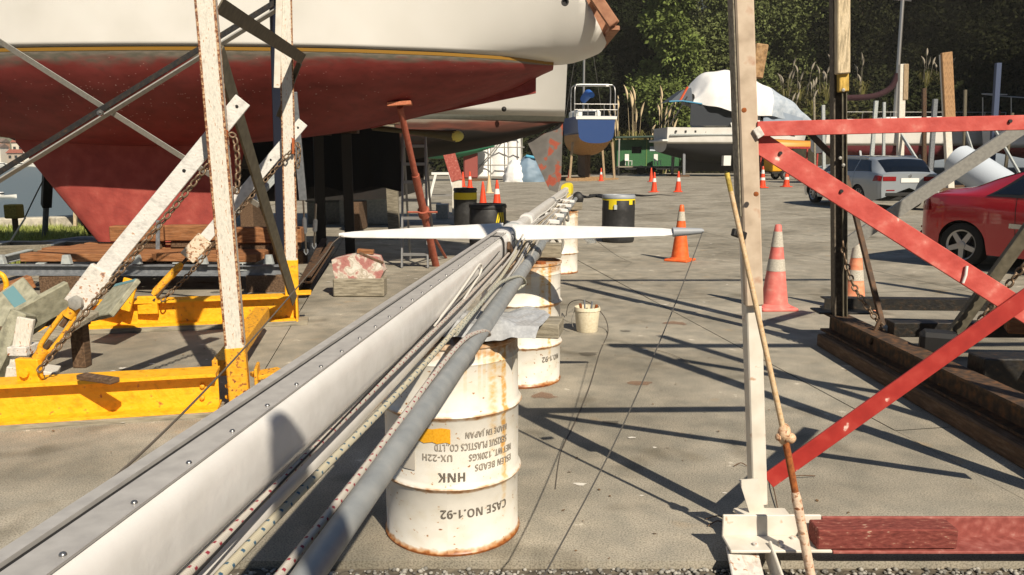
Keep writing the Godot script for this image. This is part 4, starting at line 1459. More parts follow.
	# chains
	var ch := [[[Vector3(-1.725, 1.713, -4.920), Vector3(-2.073, 1.288, -4.860), Vector3(-2.513, 0.765, -4.760), Vector3(-2.844, 0.344, -4.660)], 0.056, 0.0068],
		[[Vector3(-1.710, 1.761, -4.920), Vector3(-1.669, 1.719, -4.900), Vector3(-1.660, 1.552, -4.900), Vector3(-1.682, 1.371, -4.900)], 0.056, 0.0068],
		[[Vector3(-2.076, 1.693, -7.660), Vector3(-2.470, 1.246, -7.580), Vector3(-2.971, 0.615, -7.460), Vector3(-3.309, 0.270, -7.360)], 0.064, 0.0075],
		[[Vector3(-2.035, 1.767, -7.660), Vector3(-2.010, 1.693, -7.660), Vector3(-2.038, 1.487, -7.660)], 0.064, 0.0075]]
	for c in ch:
		var m := MB.new()
		m.chain(spline(c[0]), c[1], c[2])
		stuff(put("chain", m, M.chain, t))
	for q in [[Vector3(-1.730, 1.779, -4.930), Vector3(-1.736, 1.684, -4.930)], [Vector3(-2.067, 1.804, -7.680), Vector3(-2.074, 1.655, -7.680)]]:
		one_bar("chain_ring", q[0], q[1], 0.02, 0.03, plain(Color("a4552a"), 0.8), t)
	# loose scrap of wood on the front beam
	tag(one_bar("wood_scrap", Vector3(-2.606, 0.310, -4.692), Vector3(-2.346, 0.310, -4.581), 0.07, 0.03, M.wood_dark, self), "small brown offcut lying on the front yellow beam", "wood scrap")
	# shims under white bracket
	var w := thing("white_bracket", "rusty white steel bracket standing behind the front yellow beam", "bracket")
	one_bar("plate", Vector3(-3.304, 0.122, -5.150), Vector3(-3.218, 0.566, -5.200), 0.11, 0.03, M.cream_rust, w, Vector3(0, 0, 1))
	one_bar("foot", Vector3(-3.309, 0.225, -5.100), Vector3(-3.050, 0.157, -5.200), 0.2, 0.12, M.cream_rust, w)
	one_bar("shelf", Vector3(-3.319, 0.356, -5.200), Vector3(-3.192, 0.356, -5.200), 0.16, 0.06, M.white_rust, w)

	# pile of wedge pads and boards at the left
	var pile := [
		[Vector3(-4.176, 0.165, -5.900), Vector3(-3.711, 0.536, -6.200), 0.50, 0.05, M.wood_green, "green-grey padded board, the upper left of the pile, with blue stain", Vector3(0.3, 0.8, 0.5)],
		[Vector3(-3.790, -0.029, -5.600), Vector3(-3.569, 0.502, -5.750), 0.12, 0.16, M.wood_green, "short green-grey board leaning upright at the frame edge", Vector3(0.3, 0.8, 0.5)],
		[Vector3(-3.620, 0.427, -5.750), Vector3(-3.417, 0.584, -6.100), 0.05, 0.22, M.wood_green, "grey board on edge along the middle of the pile", Vector3(0.1, 1, 0.3)],
		[Vector3(-3.396, 0.298, -5.500), Vector3(-3.274, 0.435, -6.100), 0.16, 0.05, M.wood_grey, "pale timber lying low under the grey edge board", Vector3(0.1, 1, 0.3)],
		[Vector3(-3.463, 0.288, -6.600), Vector3(-3.351, 0.540, -6.900), 0.34, 0.05, M.wood_green, "dull board with teal paint leaning on the back yellow beam", Vector3(-0.5, 0.5, 0.6)],
		[Vector3(-4.861, 0.336, -7.200), Vector3(-4.551, 0.466, -7.500), 0.14, 0.12, M.wood_brown, "brown timber behind the pile at the frame edge", Vector3.UP]]
	for q in pile:
		var b := tag(one_bar("timber_board", q[0], q[1], q[2], q[3], q[4], self, q[6], 0.008), q[5], "board", "boards piled at the left")
		if q[5].contains("blue") or q[5].contains("teal"):
			var d: Vector3 = (q[1] - q[0])
			put("paint_stain", stain_strip(q[0] + d * (0.72 if q[5].contains("blue") else 0.9), q[0] + d * (0.86 if q[5].contains("blue") else 0.99), q[2] * 0.9, q[3] + 0.006, q[6]), M.teal, b)
	# supports that hold the pile up
	var su := thing("trestle_stand", "low timber stand under the piled boards at the left", "stand")
	for q in [[-1.0, 0.0], [-0.4, 0.1], [0.2, 0.0]]:
		var at := Vector3(-3.55 + q[0] * 0.9, 0, -6.1 + q[1])
		one_bar("leg", at, at + Vector3(0, 0.34, 0), 0.1, 0.1, M.wood_dark, su)
	one_bar("rail", Vector3(-4.6, 0.36, -6.1), Vector3(-3.3, 0.36, -6.1), 0.1, 0.06, M.wood_dark, su)
	tag(one_tube("yellow_hose_end", spline([Vector3(-4.428, 0.650, -6.800), Vector3(-4.371, 0.616, -6.800), Vector3(-4.352, 0.546, -6.800), Vector3(-4.368, 0.476, -6.800)]), 0.022, M.yellow, self), "bent yellow pipe end at the left frame edge above the boards", "pipe")

func stain_strip(a: Vector3, b: Vector3, w: float, h: float, up: Vector3) -> MB:
	var m := MB.new()
	m.bar(a, b, w, h, up, 0.001)
	return m

func turnbuckle(t: Node3D, a: Vector3, b: Vector3, m: Material, half: float):
	var d := (b - a).normalized()
	var s := d.cross(Vector3(0, 0, 1)).normalized() * half
	var a1 := a.lerp(b, 0.12)
	var b1 := a.lerp(b, 0.82)
	var k := MB.new()
	k.tube(spline([a1 - s * 0.3, a1 - s + d * 0.04, b1 - s - d * 0.04, b1 - s * 0.3], 5), 0.016, 8)
	k.tube(spline([a1 + s * 0.3, a1 + s + d * 0.04, b1 + s - d * 0.04, b1 + s * 0.3], 5), 0.016, 8)
	k.tube([a1 - d * 0.05, a1 + d * 0.03], [0.035, 0.04], 10)
	k.tube([b1 - d * 0.03, b1 + d * 0.05], [0.04, 0.035], 10)
	put("turnbuckle", k, m, t)
	one_tube("tie_rod", [a, a.lerp(b, 0.36)], 0.017, M.brown_steel, t)
	one_tube("tie_rod", [a.lerp(b, 0.62), b], 0.017, M.brown_steel, t)

# ---------------------------------------------------------------- mast on drums

# along the mast: t metres from abreast of the camera, p metres to its right, y height
func on_mast(t: float, p: float, y: float) -> Vector3:
	return Vector3(0.113 * t + 0.9936 * p, y, -0.9936 * t + 0.113 * p)

func rope_mat(base: Color, fleck: Color) -> StandardMaterial3D:
	# braided cover with coloured tracer flecks
	var w := 24
	var h := 96
	var im := Image.create(w, h, false, Image.FORMAT_RGB8)
	for y in h:
		for x in w:
			var c := base
			var br := sin((x * 2.0 / w + y * 8.0 / h) * TAU) * sin((x * 2.0 / w - y * 8.0 / h) * TAU)
			c = c.darkened(0.12 * (0.5 + 0.5 * br))
			im.set_pixel(x, y, c)
	for s in [[1, 6], [7, 14], [13, 6], [19, 14], [4, 52], [10, 60], [16, 52], [22, 60]]:
		im.fill_rect(Rect2i(s[0], s[1], 3, 9), fleck)
	var m := StandardMaterial3D.new()
	m.albedo_texture = ImageTexture.create_from_image(im)
	m.roughness = 0.85
	return m

func make_mast():
	var t := thing("yacht_mast", "long white aluminium mast with grey track lying across drums, yellow cap at its tip", "mast")
	var p0 := -0.605
	# rounded box section: track on top, white sides
	var pr := PackedVector2Array()
	var rw := 0.05
	var rh := 0.069
	for k in 28:
		var a := TAU * k / 28.0
		pr.append(Vector2(signf(cos(a)) * rw * pow(absf(cos(a)), 0.64), signf(sin(a)) * rh * pow(absf(sin(a)), 0.58)))
	var h0 := 1.104
	var mb := MB.new()
	mb.extrude(pr, on_mast(-1.6, p0, h0), on_mast(5.0, p0, h0), Vector3.UP, 0.6)
	put("lower_tube", mb, M.mast_white, t)
	# the upper length is slimmer and grey with tape
	var pr2 := PackedVector2Array()
	for q in pr: pr2.append(q * Vector2(0.82, 0.80))
	var m2 := MB.new()
	m2.extrude(pr2, on_mast(5.0, p0, h0 + 0.005), on_mast(13.75, p0, h0 + 0.005), Vector3.UP, 0.6)
	put("upper_tube", m2, worn(91, 0.03, 0.6, [[0.0, Color("b8b5b0")], [0.6, Color("cbc8c2")], [1.0, Color("d8d5cf")]], 0.35), t)
	# luff track: base plate with a dark groove and a bright lip
	var tr := MB.new()
	tr.extrude(PackedVector2Array([Vector2(0.048, 0), Vector2(-0.030, 0), Vector2(-0.032, 0.005), Vector2(0.018, 0.006), Vector2(0.018, 0.002), Vector2(0.026, 0.002), Vector2(0.026, 0.010), Vector2(0.048, 0.010)]), on_mast(-1.6, p0 + 0.004, h0 + rh - 0.004), on_mast(5.0, p0 + 0.004, h0 + rh - 0.004))
	put("sail_track", tr, M.alu_track, t)
	var gr := MB.new()
	gr.bar(on_mast(-1.6, p0 - 0.018, h0 + rh - 0.001), on_mast(5.0, p0 - 0.018, h0 + rh - 0.001), 0.007, 0.003, Vector3.UP, 0.0)
	put("track_groove", gr, M.dark, t)
	var rv := MB.new()
	var tt := 0.62
	while tt < 4.9:
		var c := on_mast(tt, p0 + 0.026, h0 + rh + 0.002)
		rv.lathe([Vector2(0.0046, -0.004), Vector2(0.0043, 0.0005), Vector2(0.003, 0.0025), Vector2(0, 0.0034)], 10, Transform3D(Basis.IDENTITY, c))
		tt += 0.135
	stuff(put("rivet", rv, M.steel, t))
	# collar, strap and wraps at the spreader roots
	var band := func(called: String, a: float, b: float, grow: float, m: Material):
		var q := PackedVector2Array()
		for e in pr: q.append(e * Vector2(1.0 + grow / rw, 1.0 + grow / rh))
		var k := MB.new()
		k.extrude(q, on_mast(a, p0, h0), on_mast(b, p0, h0), Vector3.UP, 0.6)
		put(called, k, m, t)
	band.call("strap", 4.42, 4.47, 0.006, M.dark)
	band.call("joint_sleeve", 4.72, 5.55, 0.008, M.spreader)
	band.call("tape_band", 4.95, 5.02, 0.012, M.pale_grey)
	band.call("tape_band", 5.3, 5.36, 0.012, M.pale_grey)
	band.call("collar", 6.3, 6.5, 0.004, M.spreader)
	var cap := MB.new()
	var q2 := PackedVector2Array()
	for e in pr: q2.append(e * Vector2(1.7, 1.6))
	cap.extrude(q2, on_mast(13.1, p0, h0), on_mast(13.95, p0, h0), Vector3.UP, 0.6)
	put("tip_cap", cap, M.band_yellow, t)
	# mast steps standing out to the right of the upper length
	for s in [6.9, 7.7, 8.5, 9.4, 10.4]:
		one_bar("mast_step", on_mast(s, p0 + 0.03, 1.085), on_mast(s + 0.06, p0 + 0.21, 1.07), 0.16, 0.035, M.spreader, t)
	# a shroud tang and a shackle under the spreader
	one_bar("shroud_tang", on_mast(4.6, p0 + 0.062, 1.11), on_mast(4.72, p0 + 0.066, 1.05), 0.02, 0.05, M.brown_steel, t)
	# black gap between mast and pole: the second tube of the spar, in shade
	# spreaders
	for s in [-1, 1]:
		var sp := thing("mast_spreader", "white tapered spreader reaching %s from the mast" % ("left over the yard" if s < 0 else "right, with grey tip"), "spreader", Vector3.ZERO, 0, "spreaders on the mast")
		var root := on_mast(5.08, p0 + s * 0.03, 1.150 if s < 0 else 1.142)
		var tip := Vector3(-1.097, 1.125, -5.120) if s < 0 else Vector3(1.039, 1.149, -5.060)
		var rows := []
		var cd := Vector3(0, 0.68, -0.73)
		var nd := Vector3(0, 0.73, 0.68)
		for i in 14:
			var u := i / 13.0
			var c := root.lerp(tip, u)
			var ch := lerpf(0.140, 0.046 if s < 0 else 0.062, pow(u, 1.15)) * (1.0 if u < 0.99 else 0.7)
			var th := lerpf(0.016, 0.008, u)
			var r := []
			for k in 17:
				var a := TAU * k / 16.0
				r.append(c + cd * cos(a) * ch * 0.5 + nd * sin(a) * th)
			rows.append(r)
		var k := MB.new()
		k.sheet(rows, s < 0)
		put("blade", k, M.spreader, sp)
		var e := MB.new()
		if s > 0:
			var tp := Vector3(1.203, 1.156, -5.060)
			e.tube([tip - Vector3(0.02, 0, 0), tip.lerp(tp, 0.5), tp, tp + Vector3(0.012, 0, 0)], [0.030, 0.024, 0.017, 0.008], 12)
			put("end_fitting", e, M.tip_grey, sp)
		else:
			e.tube([tip + Vector3(0.02, 0, 0), tip - Vector3(0.012, 0, 0)], [0.018, 0.012], 10)
			put("end_fitting", e, M.spreader, sp)
	# stays from the spreader tips back past the camera
	tag(one_tube("left_stay", spline([Vector3(-1.093, 1.120, -5.100), Vector3(-1.107, 1.090, -4.900), Vector3(-1.100, 1.039, -4.600), Vector3(-1.018, 0.898, -3.000), Vector3(-0.922, 0.883, -1.950), Vector3(-0.859, 0.919, -1.250), Vector3(-0.788, 0.975, -0.850)]), 0.0035, plain(Color("5a5248"), 0.6), self, 6), "thin brown wire stay from left spreader tip down along the mast", "wire")
	tag(one_tube("right_stay", spline([Vector3(1.210, 1.156, -5.060), Vector3(0.814, 0.836, -4.000), Vector3(0.408, 0.585, -2.900), Vector3(0.090, 0.441, -2.100), Vector3(-0.017, 0.411, -1.800)]), 0.0028, M.wire, self, 6), "thin grey wire stay from right spreader tip down past the drum", "wire")
	tag(one_tube("slack_line", sag(Vector3(0.511, 1.114, -5.100), Vector3(1.905, 0.000, -12.605), 0.03), 0.002, M.wire, self, 6), "thin line hanging under the right spreader to the concrete", "wire")

	# the grey tapered pole to the right of the mast
	var path := []
	var rad := []
	for i in 30:
		var s := lerpf(0.15, 12.6, i / 29.0)
		path.append(on_mast(s, tab([0.0, 1.1, 3.4, 6.0, 12.6], [-0.43, -0.43, -0.44, -0.445, -0.43], s), tab([0.0, 1.1, 3.4, 6.0, 12.6], [0.98, 0.985, 0.985, 0.99, 1.0], s)))
		rad.append(tab([0.0, 1.2, 2.2, 3.4, 4.6, 6.0, 12.6], [0.020, 0.024, 0.031, 0.035, 0.036, 0.035, 0.031], s))
	var pole := thing("spinnaker_pole", "grey tapered metal pole lying on the drums right of the mast", "pole")
	one_tube("tube", path, rad, M.pole, pole, 20)
	for s in [5.2, 7.2, 9.4]:
		var c := on_mast(s, -0.45, 0.99)
		one_tube("lashing", [c - Vector3(0.011, 0, -0.06), c + Vector3(0.011, 0, -0.06)], 0.047, M.galv, pole, 16)
	var endp := MB.new()
	endp.ball(on_mast(12.7, -0.40, 1.0), Vector3(0.09, 0.11, 0.16), 14)
	put("end_fitting", endp, M.dark, pole)

	# a second, slimmer white spar lying between mast and pole
	tag(one_tube("white_spar", [on_mast(-0.4, -0.606, 0.990), on_mast(2.0, -0.606, 0.990), on_mast(4.5, -0.606, 0.990), on_mast(4.56, -0.606, 0.990)], [0.040, 0.040, 0.040, 0.02], M.mast_white, self, 20), "white round spar lashed along the underside of the mast", "spar")
	# halyards and ropes
	var red_rope := rope_mat(Color("b8b2a8"), Color("7e2430"))
	var blue_rope := rope_mat(Color("b9b29c"), Color("2f5068"))
	var green_rope := rope_mat(Color("a9a89a"), Color("3b4a44"))
	var along := func(list: Array) -> Array:
		var o := []
		for q in list: o.append(on_mast(q[0], q[1], q[2]))
		return spline(o, 6)
	tag(one_tube("halyard", along.call([[0.2, -0.550, 1.050], [1.2, -0.549, 1.048], [2.3, -0.547, 1.045], [3.2, -0.545, 1.045], [3.9, -0.55, 1.045], [4.6, -0.545, 1.06], [5.6, -0.56, 1.06]]), 0.0068, red_rope, self, 8, 14.0), "pale rope with red flecks along the lower edge of the mast", "rope", "ropes along the mast")
	tag(one_tube("halyard", along.call([[0.3, -0.553, 0.998], [1.2, -0.545, 1.0], [1.9, -0.515, 1.01], [2.6, -0.492, 1.03], [3.4, -0.485, 1.03], [4.4, -0.5, 1.05], [5.4, -0.54, 1.09]]), 0.0085, blue_rope, self, 8, 14.0), "cream rope with blue flecks between the mast and grey pole", "rope", "ropes along the mast")
	tag(one_tube("halyard", along.call([[0.7, -0.475, 0.985], [1.5, -0.463, 0.995], [2.1, -0.452, 1.02], [2.5, -0.437, 1.028], [2.75, -0.413, 1.0], [2.9, -0.415, 0.955], [2.95, -0.45, 0.935]]), 0.0075, red_rope, self, 8, 14.0), "pale red-flecked rope that curls over the grey pole before the first drum", "rope", "ropes along the mast")
	tag(one_tube("halyard", along.call([[2.6, -0.485, 1.02], [3.1, -0.47, 1.045], [3.6, -0.46, 1.045], [4.0, -0.42, 1.015], [4.15, -0.40, 0.96], [4.1, -0.44, 0.93]]), 0.0075, green_rope, self, 8, 14.0), "grey rope that wraps the grey pole beyond the first drum", "rope", "ropes along the mast")
	tag(one_tube("halyard", along.call([[0.25, -0.50, 1.06], [1.1, -0.535, 1.055], [2.2, -0.548, 1.06], [3.4, -0.547, 1.09], [4.2, -0.545, 1.12]]), 0.0022, M.dark, self, 6), "thin dark wire running along the mast's right side", "wire", "wires along the mast")
	tag(one_tube("rope_loop", along.call([[2.55, -0.548, 1.06], [2.9, -0.546, 1.085], [3.3, -0.546, 1.12], [3.5, -0.544, 1.14], [3.56, -0.544, 1.12], [3.5, -0.546, 1.09], [3.1, -0.547, 1.05]]), 0.005, plain(Color("c9c5bd"), 0.8), self, 8), "white cord loop lying on the mast's right face before the spreaders", "rope")
	for i in 7:
		var s := i / 6.0
		var a := on_mast(5.5 + s * 0.8, -0.50 + 0.05 * s, 1.15 - 0.015 * i)
		var b := on_mast(3.75 - 0.20 * i, -0.53 + 0.017 * i, 1.02 - 0.006 * i)
		var m := a.lerp(b, 0.55) + Vector3(0.012 * sin(i * 2.3), -0.02, 0)
		var e := on_mast(8.2 + i * 0.5, -0.50 + 0.012 * i, 1.08)
		tag(one_tube("shroud_wire", spline([e, a, m, b], 6), 0.0045 if i % 3 else 0.007, [plain(Color("b9b5ae"), 0.45, 0.2), plain(Color("a5a19a"), 0.5), plain(Color("a8997f"), 0.7)][i % 3], self, 6), ["thickest","second","third","thick fourth","fifth","sixth","thick outermost"][i] + " grey shroud wire of the bundle right of the mast, counted from the mast", "wire", "shroud wires bundled at the spreaders")
	# running lines lying along the upper mast, beside the steps
	for i in 5:
		var pts := []
		for k in 9:
			var u := k / 8.0
			pts.append(on_mast(5.2 + u * 7.2, -0.545 + 0.020 * i + 0.012 * sin(k * 2.1 + i * 1.3), 1.115 - 0.016 * i + 0.008 * sin(k * 1.7 + i)))
		tag(one_tube("running_line", spline(pts, 5), 0.006 + 0.0015 * (i % 2), [plain(Color("c9c6bf"), 0.8), plain(Color("9a958b"), 0.8), plain(Color("b8ac94"), 0.8)][i % 3], self, 6), "pale running line along the mast beyond the spreaders, %s from the top" % ["first", "second", "third", "fourth", "fifth"][i], "rope", "running lines along the upper mast")
	# shackles and tape where the spreaders meet the mast
	var fit := thing("spreader_fitting", "steel tangs and shackles clustered where the spreaders meet the mast", "fitting")
	for q in [[4.86, -0.548, 1.13], [4.98, -0.545, 1.09], [5.12, -0.54, 1.12], [5.25, -0.538, 1.08], [4.62, -0.55, 1.10]]:
		var c := on_mast(q[0], q[1], q[2])
		var ring := []
		for k in 10: ring.append(c + Vector3(0.012 * cos(TAU * k / 10.0), 0.022 * sin(TAU * k / 10.0), 0.006 * sin(TAU * k / 5.0)))
		var m := MB.new()
		m.tube(ring, 0.0045, 6, true, false)
		put("shackle", m, M.steel, fit)
		one_bar("tang", c + Vector3(-0.012, 0.03, 0), c + Vector3(-0.012, -0.03, 0), 0.03, 0.004, M.galv, fit, Vector3(1, 0, 0), 0.001)
	# tangle of lashing at the far end of the pole
	tag(one_tube("grey_lashing", along.call([[6.1, -0.42, 1.05], [6.4, -0.36, 0.95], [6.7, -0.37, 0.8], [6.9, -0.34, 0.9], [7.1, -0.40, 1.03], [7.6, -0.36, 0.92], [7.9, -0.38, 1.02], [8.6, -0.37, 0.96], [9.2, -0.40, 1.03]]), 0.012, plain(Color("77736a"), 0.8), self, 8), "grey rope tangle looped round the far part of the pole", "rope")
	var bag := MB.new()
	var rows := []
	for i in 9:
		var r := []
		for j in 7:
			r.append(on_mast(6.9 + j * 0.09, -0.40 + i * 0.042 + 0.012 * sin(j * 1.7), 1.06 - 0.03 * i * absf(sin(j * 0.9 + 0.6)) * 0.6 - 0.02 * j + 0.02 * sin(i * 2.0 + j)))
		rows.append(r)
	bag.sheet(rows)
	var clear := plain(Color(0.8, 0.82, 0.82, 0.35), 0.25)
	clear.transparency = BaseMaterial3D.TRANSPARENCY_ALPHA
	tag(put("plastic_bag", bag, clear), "clear crumpled plastic bag hanging at the far end of the pole", "plastic bag")

func drum_mat(seed_: int, streak_at: float) -> StandardMaterial3D:
	# white enamel, rust at the rims and hoops, specks and runs
	var w := 512
	var h := 384
	var a := noise(seed_, 0.02, 4)
	var b := noise(seed_ + 1, 0.09, 3)
	var st := noise(seed_ + 2, 0.03, 2)
	var out := PackedByteArray()
	out.resize(w * h * 3)
	var white := Color("d9d5cb")
	var rust := Color("96561f")
	var deep := Color("5e331b")
	for y in h:
		var v := float(y) / h * 0.9           # height in metres up the drum as it stands
		for x in w:
			var n := a.get_noise_2d(x, y)
			var f := b.get_noise_2d(x, y)
			var c := white.darkened(0.05 * (0.5 + n)).lerp(Color("cdbf9f"), clampf(n * 0.4, 0, 0.2))
			var r := 0.0
			r = maxf(r, smoothstep(0.035, 0.0, v) * 1.3)
			r = maxf(r, smoothstep(0.80, 0.89, v) * 0.62)
			for hoop in [0.29, 0.59]:
				r = maxf(r, 0.5 * smoothstep(0.016, 0.0, absf(v - hoop + 0.008)))
			r += n * 0.55 + f * 0.35 if r > 0.05 else 0.0
			var run := smoothstep(0.012, 0.002, absf(float(x) / w - streak_at - 0.004 * st.get_noise_2d(0, y * 0.6))) * smoothstep(0.08, 0.5, v)
			run = maxf(run, 0.6 * smoothstep(0.02, 0.0, absf(float(x) / w - streak_at + 0.035)) * smoothstep(0.25, 0.8, v))
			if st.get_noise_2d(x * 3.0, 4.0) > 0.32: run = maxf(run, 0.35 * smoothstep(0.62, 0.86, v))
			c = c.lerp(Color("c58d3e"), clampf(run * (0.75 + f), 0, 0.85))
			if f > 0.50 and n > 0.05: r = maxf(r, (f - 0.50) * 6.0)
			c = c.lerp(rust, clampf(r, 0, 1)).lerp(deep, clampf(r - 0.75 + f * 0.4, 0, 0.8))
			var k := 3 * ((h - 1 - y) * w + x)
			out[k] = c.r8; out[k + 1] = c.g8; out[k + 2] = c.b8
	var im := Image.create_from_data(w, h, false, Image.FORMAT_RGB8, out)
	im.generate_mipmaps()
	var m := StandardMaterial3D.new()
	m.albedo_texture = ImageTexture.create_from_image(im)
	m.uv1_scale = Vector3(1, -1, 1)
	m.roughness = 0.42
	return m

func drum_profile() -> Array:
	var R := 0.288
	return [Vector2(0.0, 0.012), Vector2(R - 0.008, 0.012), Vector2(R - 0.004, 0.0), Vector2(R + 0.006, 0.0), Vector2(R + 0.008, 0.012), Vector2(R, 0.022), Vector2(R, 0.16),
		Vector2(R, 0.268), Vector2(R + 0.006, 0.276), Vector2(R + 0.015, 0.29), Vector2(R + 0.006, 0.304), Vector2(R, 0.312), Vector2(R, 0.44),
		Vector2(R, 0.568), Vector2(R + 0.006, 0.576), Vector2(R + 0.015, 0.59), Vector2(R + 0.006, 0.604), Vector2(R, 0.612), Vector2(R, 0.74),
		Vector2(R, 0.79), Vector2(R + 0.005, 0.80), Vector2(R, 0.81), Vector2(R, 0.858), Vector2(R + 0.008, 0.866), Vector2(R + 0.008, 0.878), Vector2(R - 0.004, 0.882), Vector2(R - 0.01, 0.868), Vector2(0.0, 0.866)]

func bent_text(mb: MB, text: String, size: float, R: float, ang: float, y: float, stretch := 1.0, slope := 0.0):
	# lettering wrapped on a drum that stands on its head: turned by half a turn
	var f := SystemFont.new()
	f.font_names = PackedStringArray(["Droid Sans Mono" if false else "Droid Sans"])
	f.font_weight = 700
	var tm := TextMesh.new()
	tm.font = f
	tm.text = text
	tm.font_size = 64
	tm.pixel_size = size / 46.0
	tm.depth = 0.0
	tm.curve_step = 4.0
	var arr := tm.get_mesh_arrays()
	var vs: PackedVector3Array = arr[Mesh.ARRAY_VERTEX]
	var idx: PackedInt32Array = arr[Mesh.ARRAY_INDEX] if arr[Mesh.ARRAY_INDEX] != null else PackedInt32Array(range(vs.size()))
	var b := mb.v.size()
	for p in vs:
		var a := ang - p.x * stretch / R
		var n := Vector3(sin(a), 0, cos(a))
		mb.vert(n * (R + 0.0012) + Vector3.UP * (y - p.y - p.x * slope), n)
	for k in range(0, idx.size(), 3):
		mb.ix.append_array([b + idx[k], b + idx[k + 1], b + idx[k + 2]])

func make_drums():
	var spots := [[Vector3(-0.262, 0, -3.34), "rusty white steel drum nearest the camera, yellow label and upside-down lettering", 0.145], [Vector3(0.066, 0, -5.77), "rusty white steel drum second along the mast, behind the nearest drum", 0.12], [Vector3(0.66, 0, -11.5), "white steel drum farthest along the mast beside the pail", 0.2]]
	for i in 3:
		var s: Array = spots[i]
		var t := thing("steel_drum", s[1], "drum", s[0], 0, "white drums under the mast")
		var k := MB.new()
		k.lathe(drum_profile(), 72 if i < 2 else 40, Transform3D.IDENTITY, 0.75, 0.9)
		# a few dents
		for q in k.v.size():
			var p := k.v[q]
			var a := atan2(p.x, p.z)
			var dent := 0.006 * sin(a * 3.0 + i) * sin(p.y * 9.0 + i * 2.0)
			var rr := Vector2(p.x, p.z).length()
			if rr > 0.28: k.v[q] = Vector3(p.x * (1.0 + dent), p.y, p.z * (1.0 + dent))
		put("shell", k, drum_mat(100 + 7 * i, s[2]), t)
		var bung := MB.new()
		bung.lathe([Vector2(0, 0.885), Vector2(0.035, 0.885), Vector2(0.038, 0.868)], 12, Transform3D(Basis.IDENTITY, Vector3(0.14, 0, 0.1)))
		put("bung", bung, M.rust, t)
		var R := 0.2905
		if i == 0:
			var face := 0.078
			for q in [["MADE IN JAPAN", 0.025, 0.62, 0.515, 0.80], ["SEKISUI PLASTICS CO.,LTD", 0.029, 0.40, 0.467, 0.66], ["NET WT. 120KGS", 0.028, 0.70, 0.420, 0.76], ["UX-22H", 0.028, -0.13, 0.424, 0.95], ["ESLEN BEADS", 0.028, 0.74, 0.374, 0.82]]:
				var tx := MB.new()
				bent_text(tx, q[0], q[1], R, q[2], q[3], q[4])
				stuff(put("lettering", tx, M.ink, t))
			for q in [["HNK", 0.038, 0.08, 0.342, 1.0], ["CASE NO.1-92", 0.036, 0.43, 0.185, 0.95]]:
				var tx := MB.new()
				bent_text(tx, q[0], q[1], R, q[2], q[3], q[4])
				stuff(put("lettering", tx, M.ink_dark, t))
			# torn yellow label
			var lab := MB.new()
			var rows := []
			for q in 9:
				var a := face - 0.52 + 0.50 * q / 8.0
				var n := Vector3(sin(a), 0, cos(a))
				rows.append([n * (R + 0.002) + Vector3.UP * (0.485 + 0.004 * sin(q * 2.1)), n * (R + 0.0025) + Vector3.UP * (0.545 + 0.003 * sin(q * 1.3) - (0.012 if q == 0 else 0.0))])
			lab.sheet(rows)
			put("label", lab, worn(115, 0.03, 0.2, [[0.0, Color("b87a10")], [0.4, Color("d79a14")], [0.8, Color("dba528")], [1.0, Color("8a5a18")]], 0.6), t)
			var ghost := MB.new()
			rows = []
			for q in 9:
				var a := face - 0.80 + 0.26 * q / 8.0
				var n := Vector3(sin(a), 0, cos(a))
				rows.append([n * (R + 0.0015) + Vector3.UP * 0.36, n * (R + 0.0015) + Vector3.UP * 0.55])
			ghost.sheet(rows)
			put("faded_label", ghost, plain(Color("bdb6aa"), 0.7), t)
		elif i == 1:
			for q in [["HNK", 0.036, 0.75, 0.44, 0.9], ["NO.1-92", 0.038, 0.86, 0.20, 0.95]]:
				var tx := MB.new()
				bent_text(tx, q[0], q[1], R, q[2], q[3], q[4])
				stuff(put("lettering", tx, M.ink_dark, t))
			var lab := MB.new()
			var rows := []
			for q in 7:
				var a := 0.0 + 0.5 * q / 6.0
				var n := Vector3(sin(a), 0, cos(a))
				rows.append([n * (R + 0.003) + Vector3.UP * 0.50, n * (R + 0.003) + Vector3.UP * 0.56])
			lab.sheet(rows)
			put("label", lab, plain(Color("d3a52a"), 0.6), t)
	# packing between drums and spars
	tag(one_bar("packing_board", Vector3(-0.50, 0.914, -3.38), Vector3(0.205, 0.914, -3.25), 0.17, 0.062, M.wood_grey, self), "grey board lying across the nearest drum under the pole", "board")
	tag(one_bar("packing_block", on_mast(3.30, -0.70, 0.946), on_mast(3.31, -0.66, 0.946), 0.16, 0.07, M.wood_dark, self), "wood block between the mast and the nearest drum", "block")
	tag(one_bar("packing_block", on_mast(5.85, -0.72, 0.945), on_mast(5.86, -0.30, 0.945), 0.14, 0.10, M.wood_grey, self), "wood block under mast and pole on the second drum", "block")
	tag(one_bar("packing_block", on_mast(11.6, -0.8, 0.945), on_mast(11.6, -0.3, 0.945), 0.14, 0.10, M.wood_grey, self), "wood block under the mast on the farthest white drum", "block")
	# crumpled grey plastic sheet over the board
	var sh := MB.new()
	var rows := []
	var nz := noise(120, 0.9, 2)
	for i in 60:
		var r := []
		for j in 44:
			var u := i / 59.0
			var w := j / 43.0
			var y := 0.962 + 0.022 * nz.get_noise_2d(u * 2.6, w * 2.2) + 0.005 * sin(u * 11.0 + w * 5.0) - 0.05 * pow(maxf(0.0, 0.22 - w) / 0.22, 2.0) - 0.03 * pow(maxf(0.0, w - 0.8) / 0.2, 2.0)
			y = maxf(y, 0.953) if w > 0.1 and w < 0.9 else y
			r.append(Vector3(-0.30 + 0.46 * u * (1.0 - 0.3 * absf(w - 0.5)), y, -3.10 - 0.38 * w + 0.06 * u))
		rows.append(r)
	sh.sheet(rows, true)
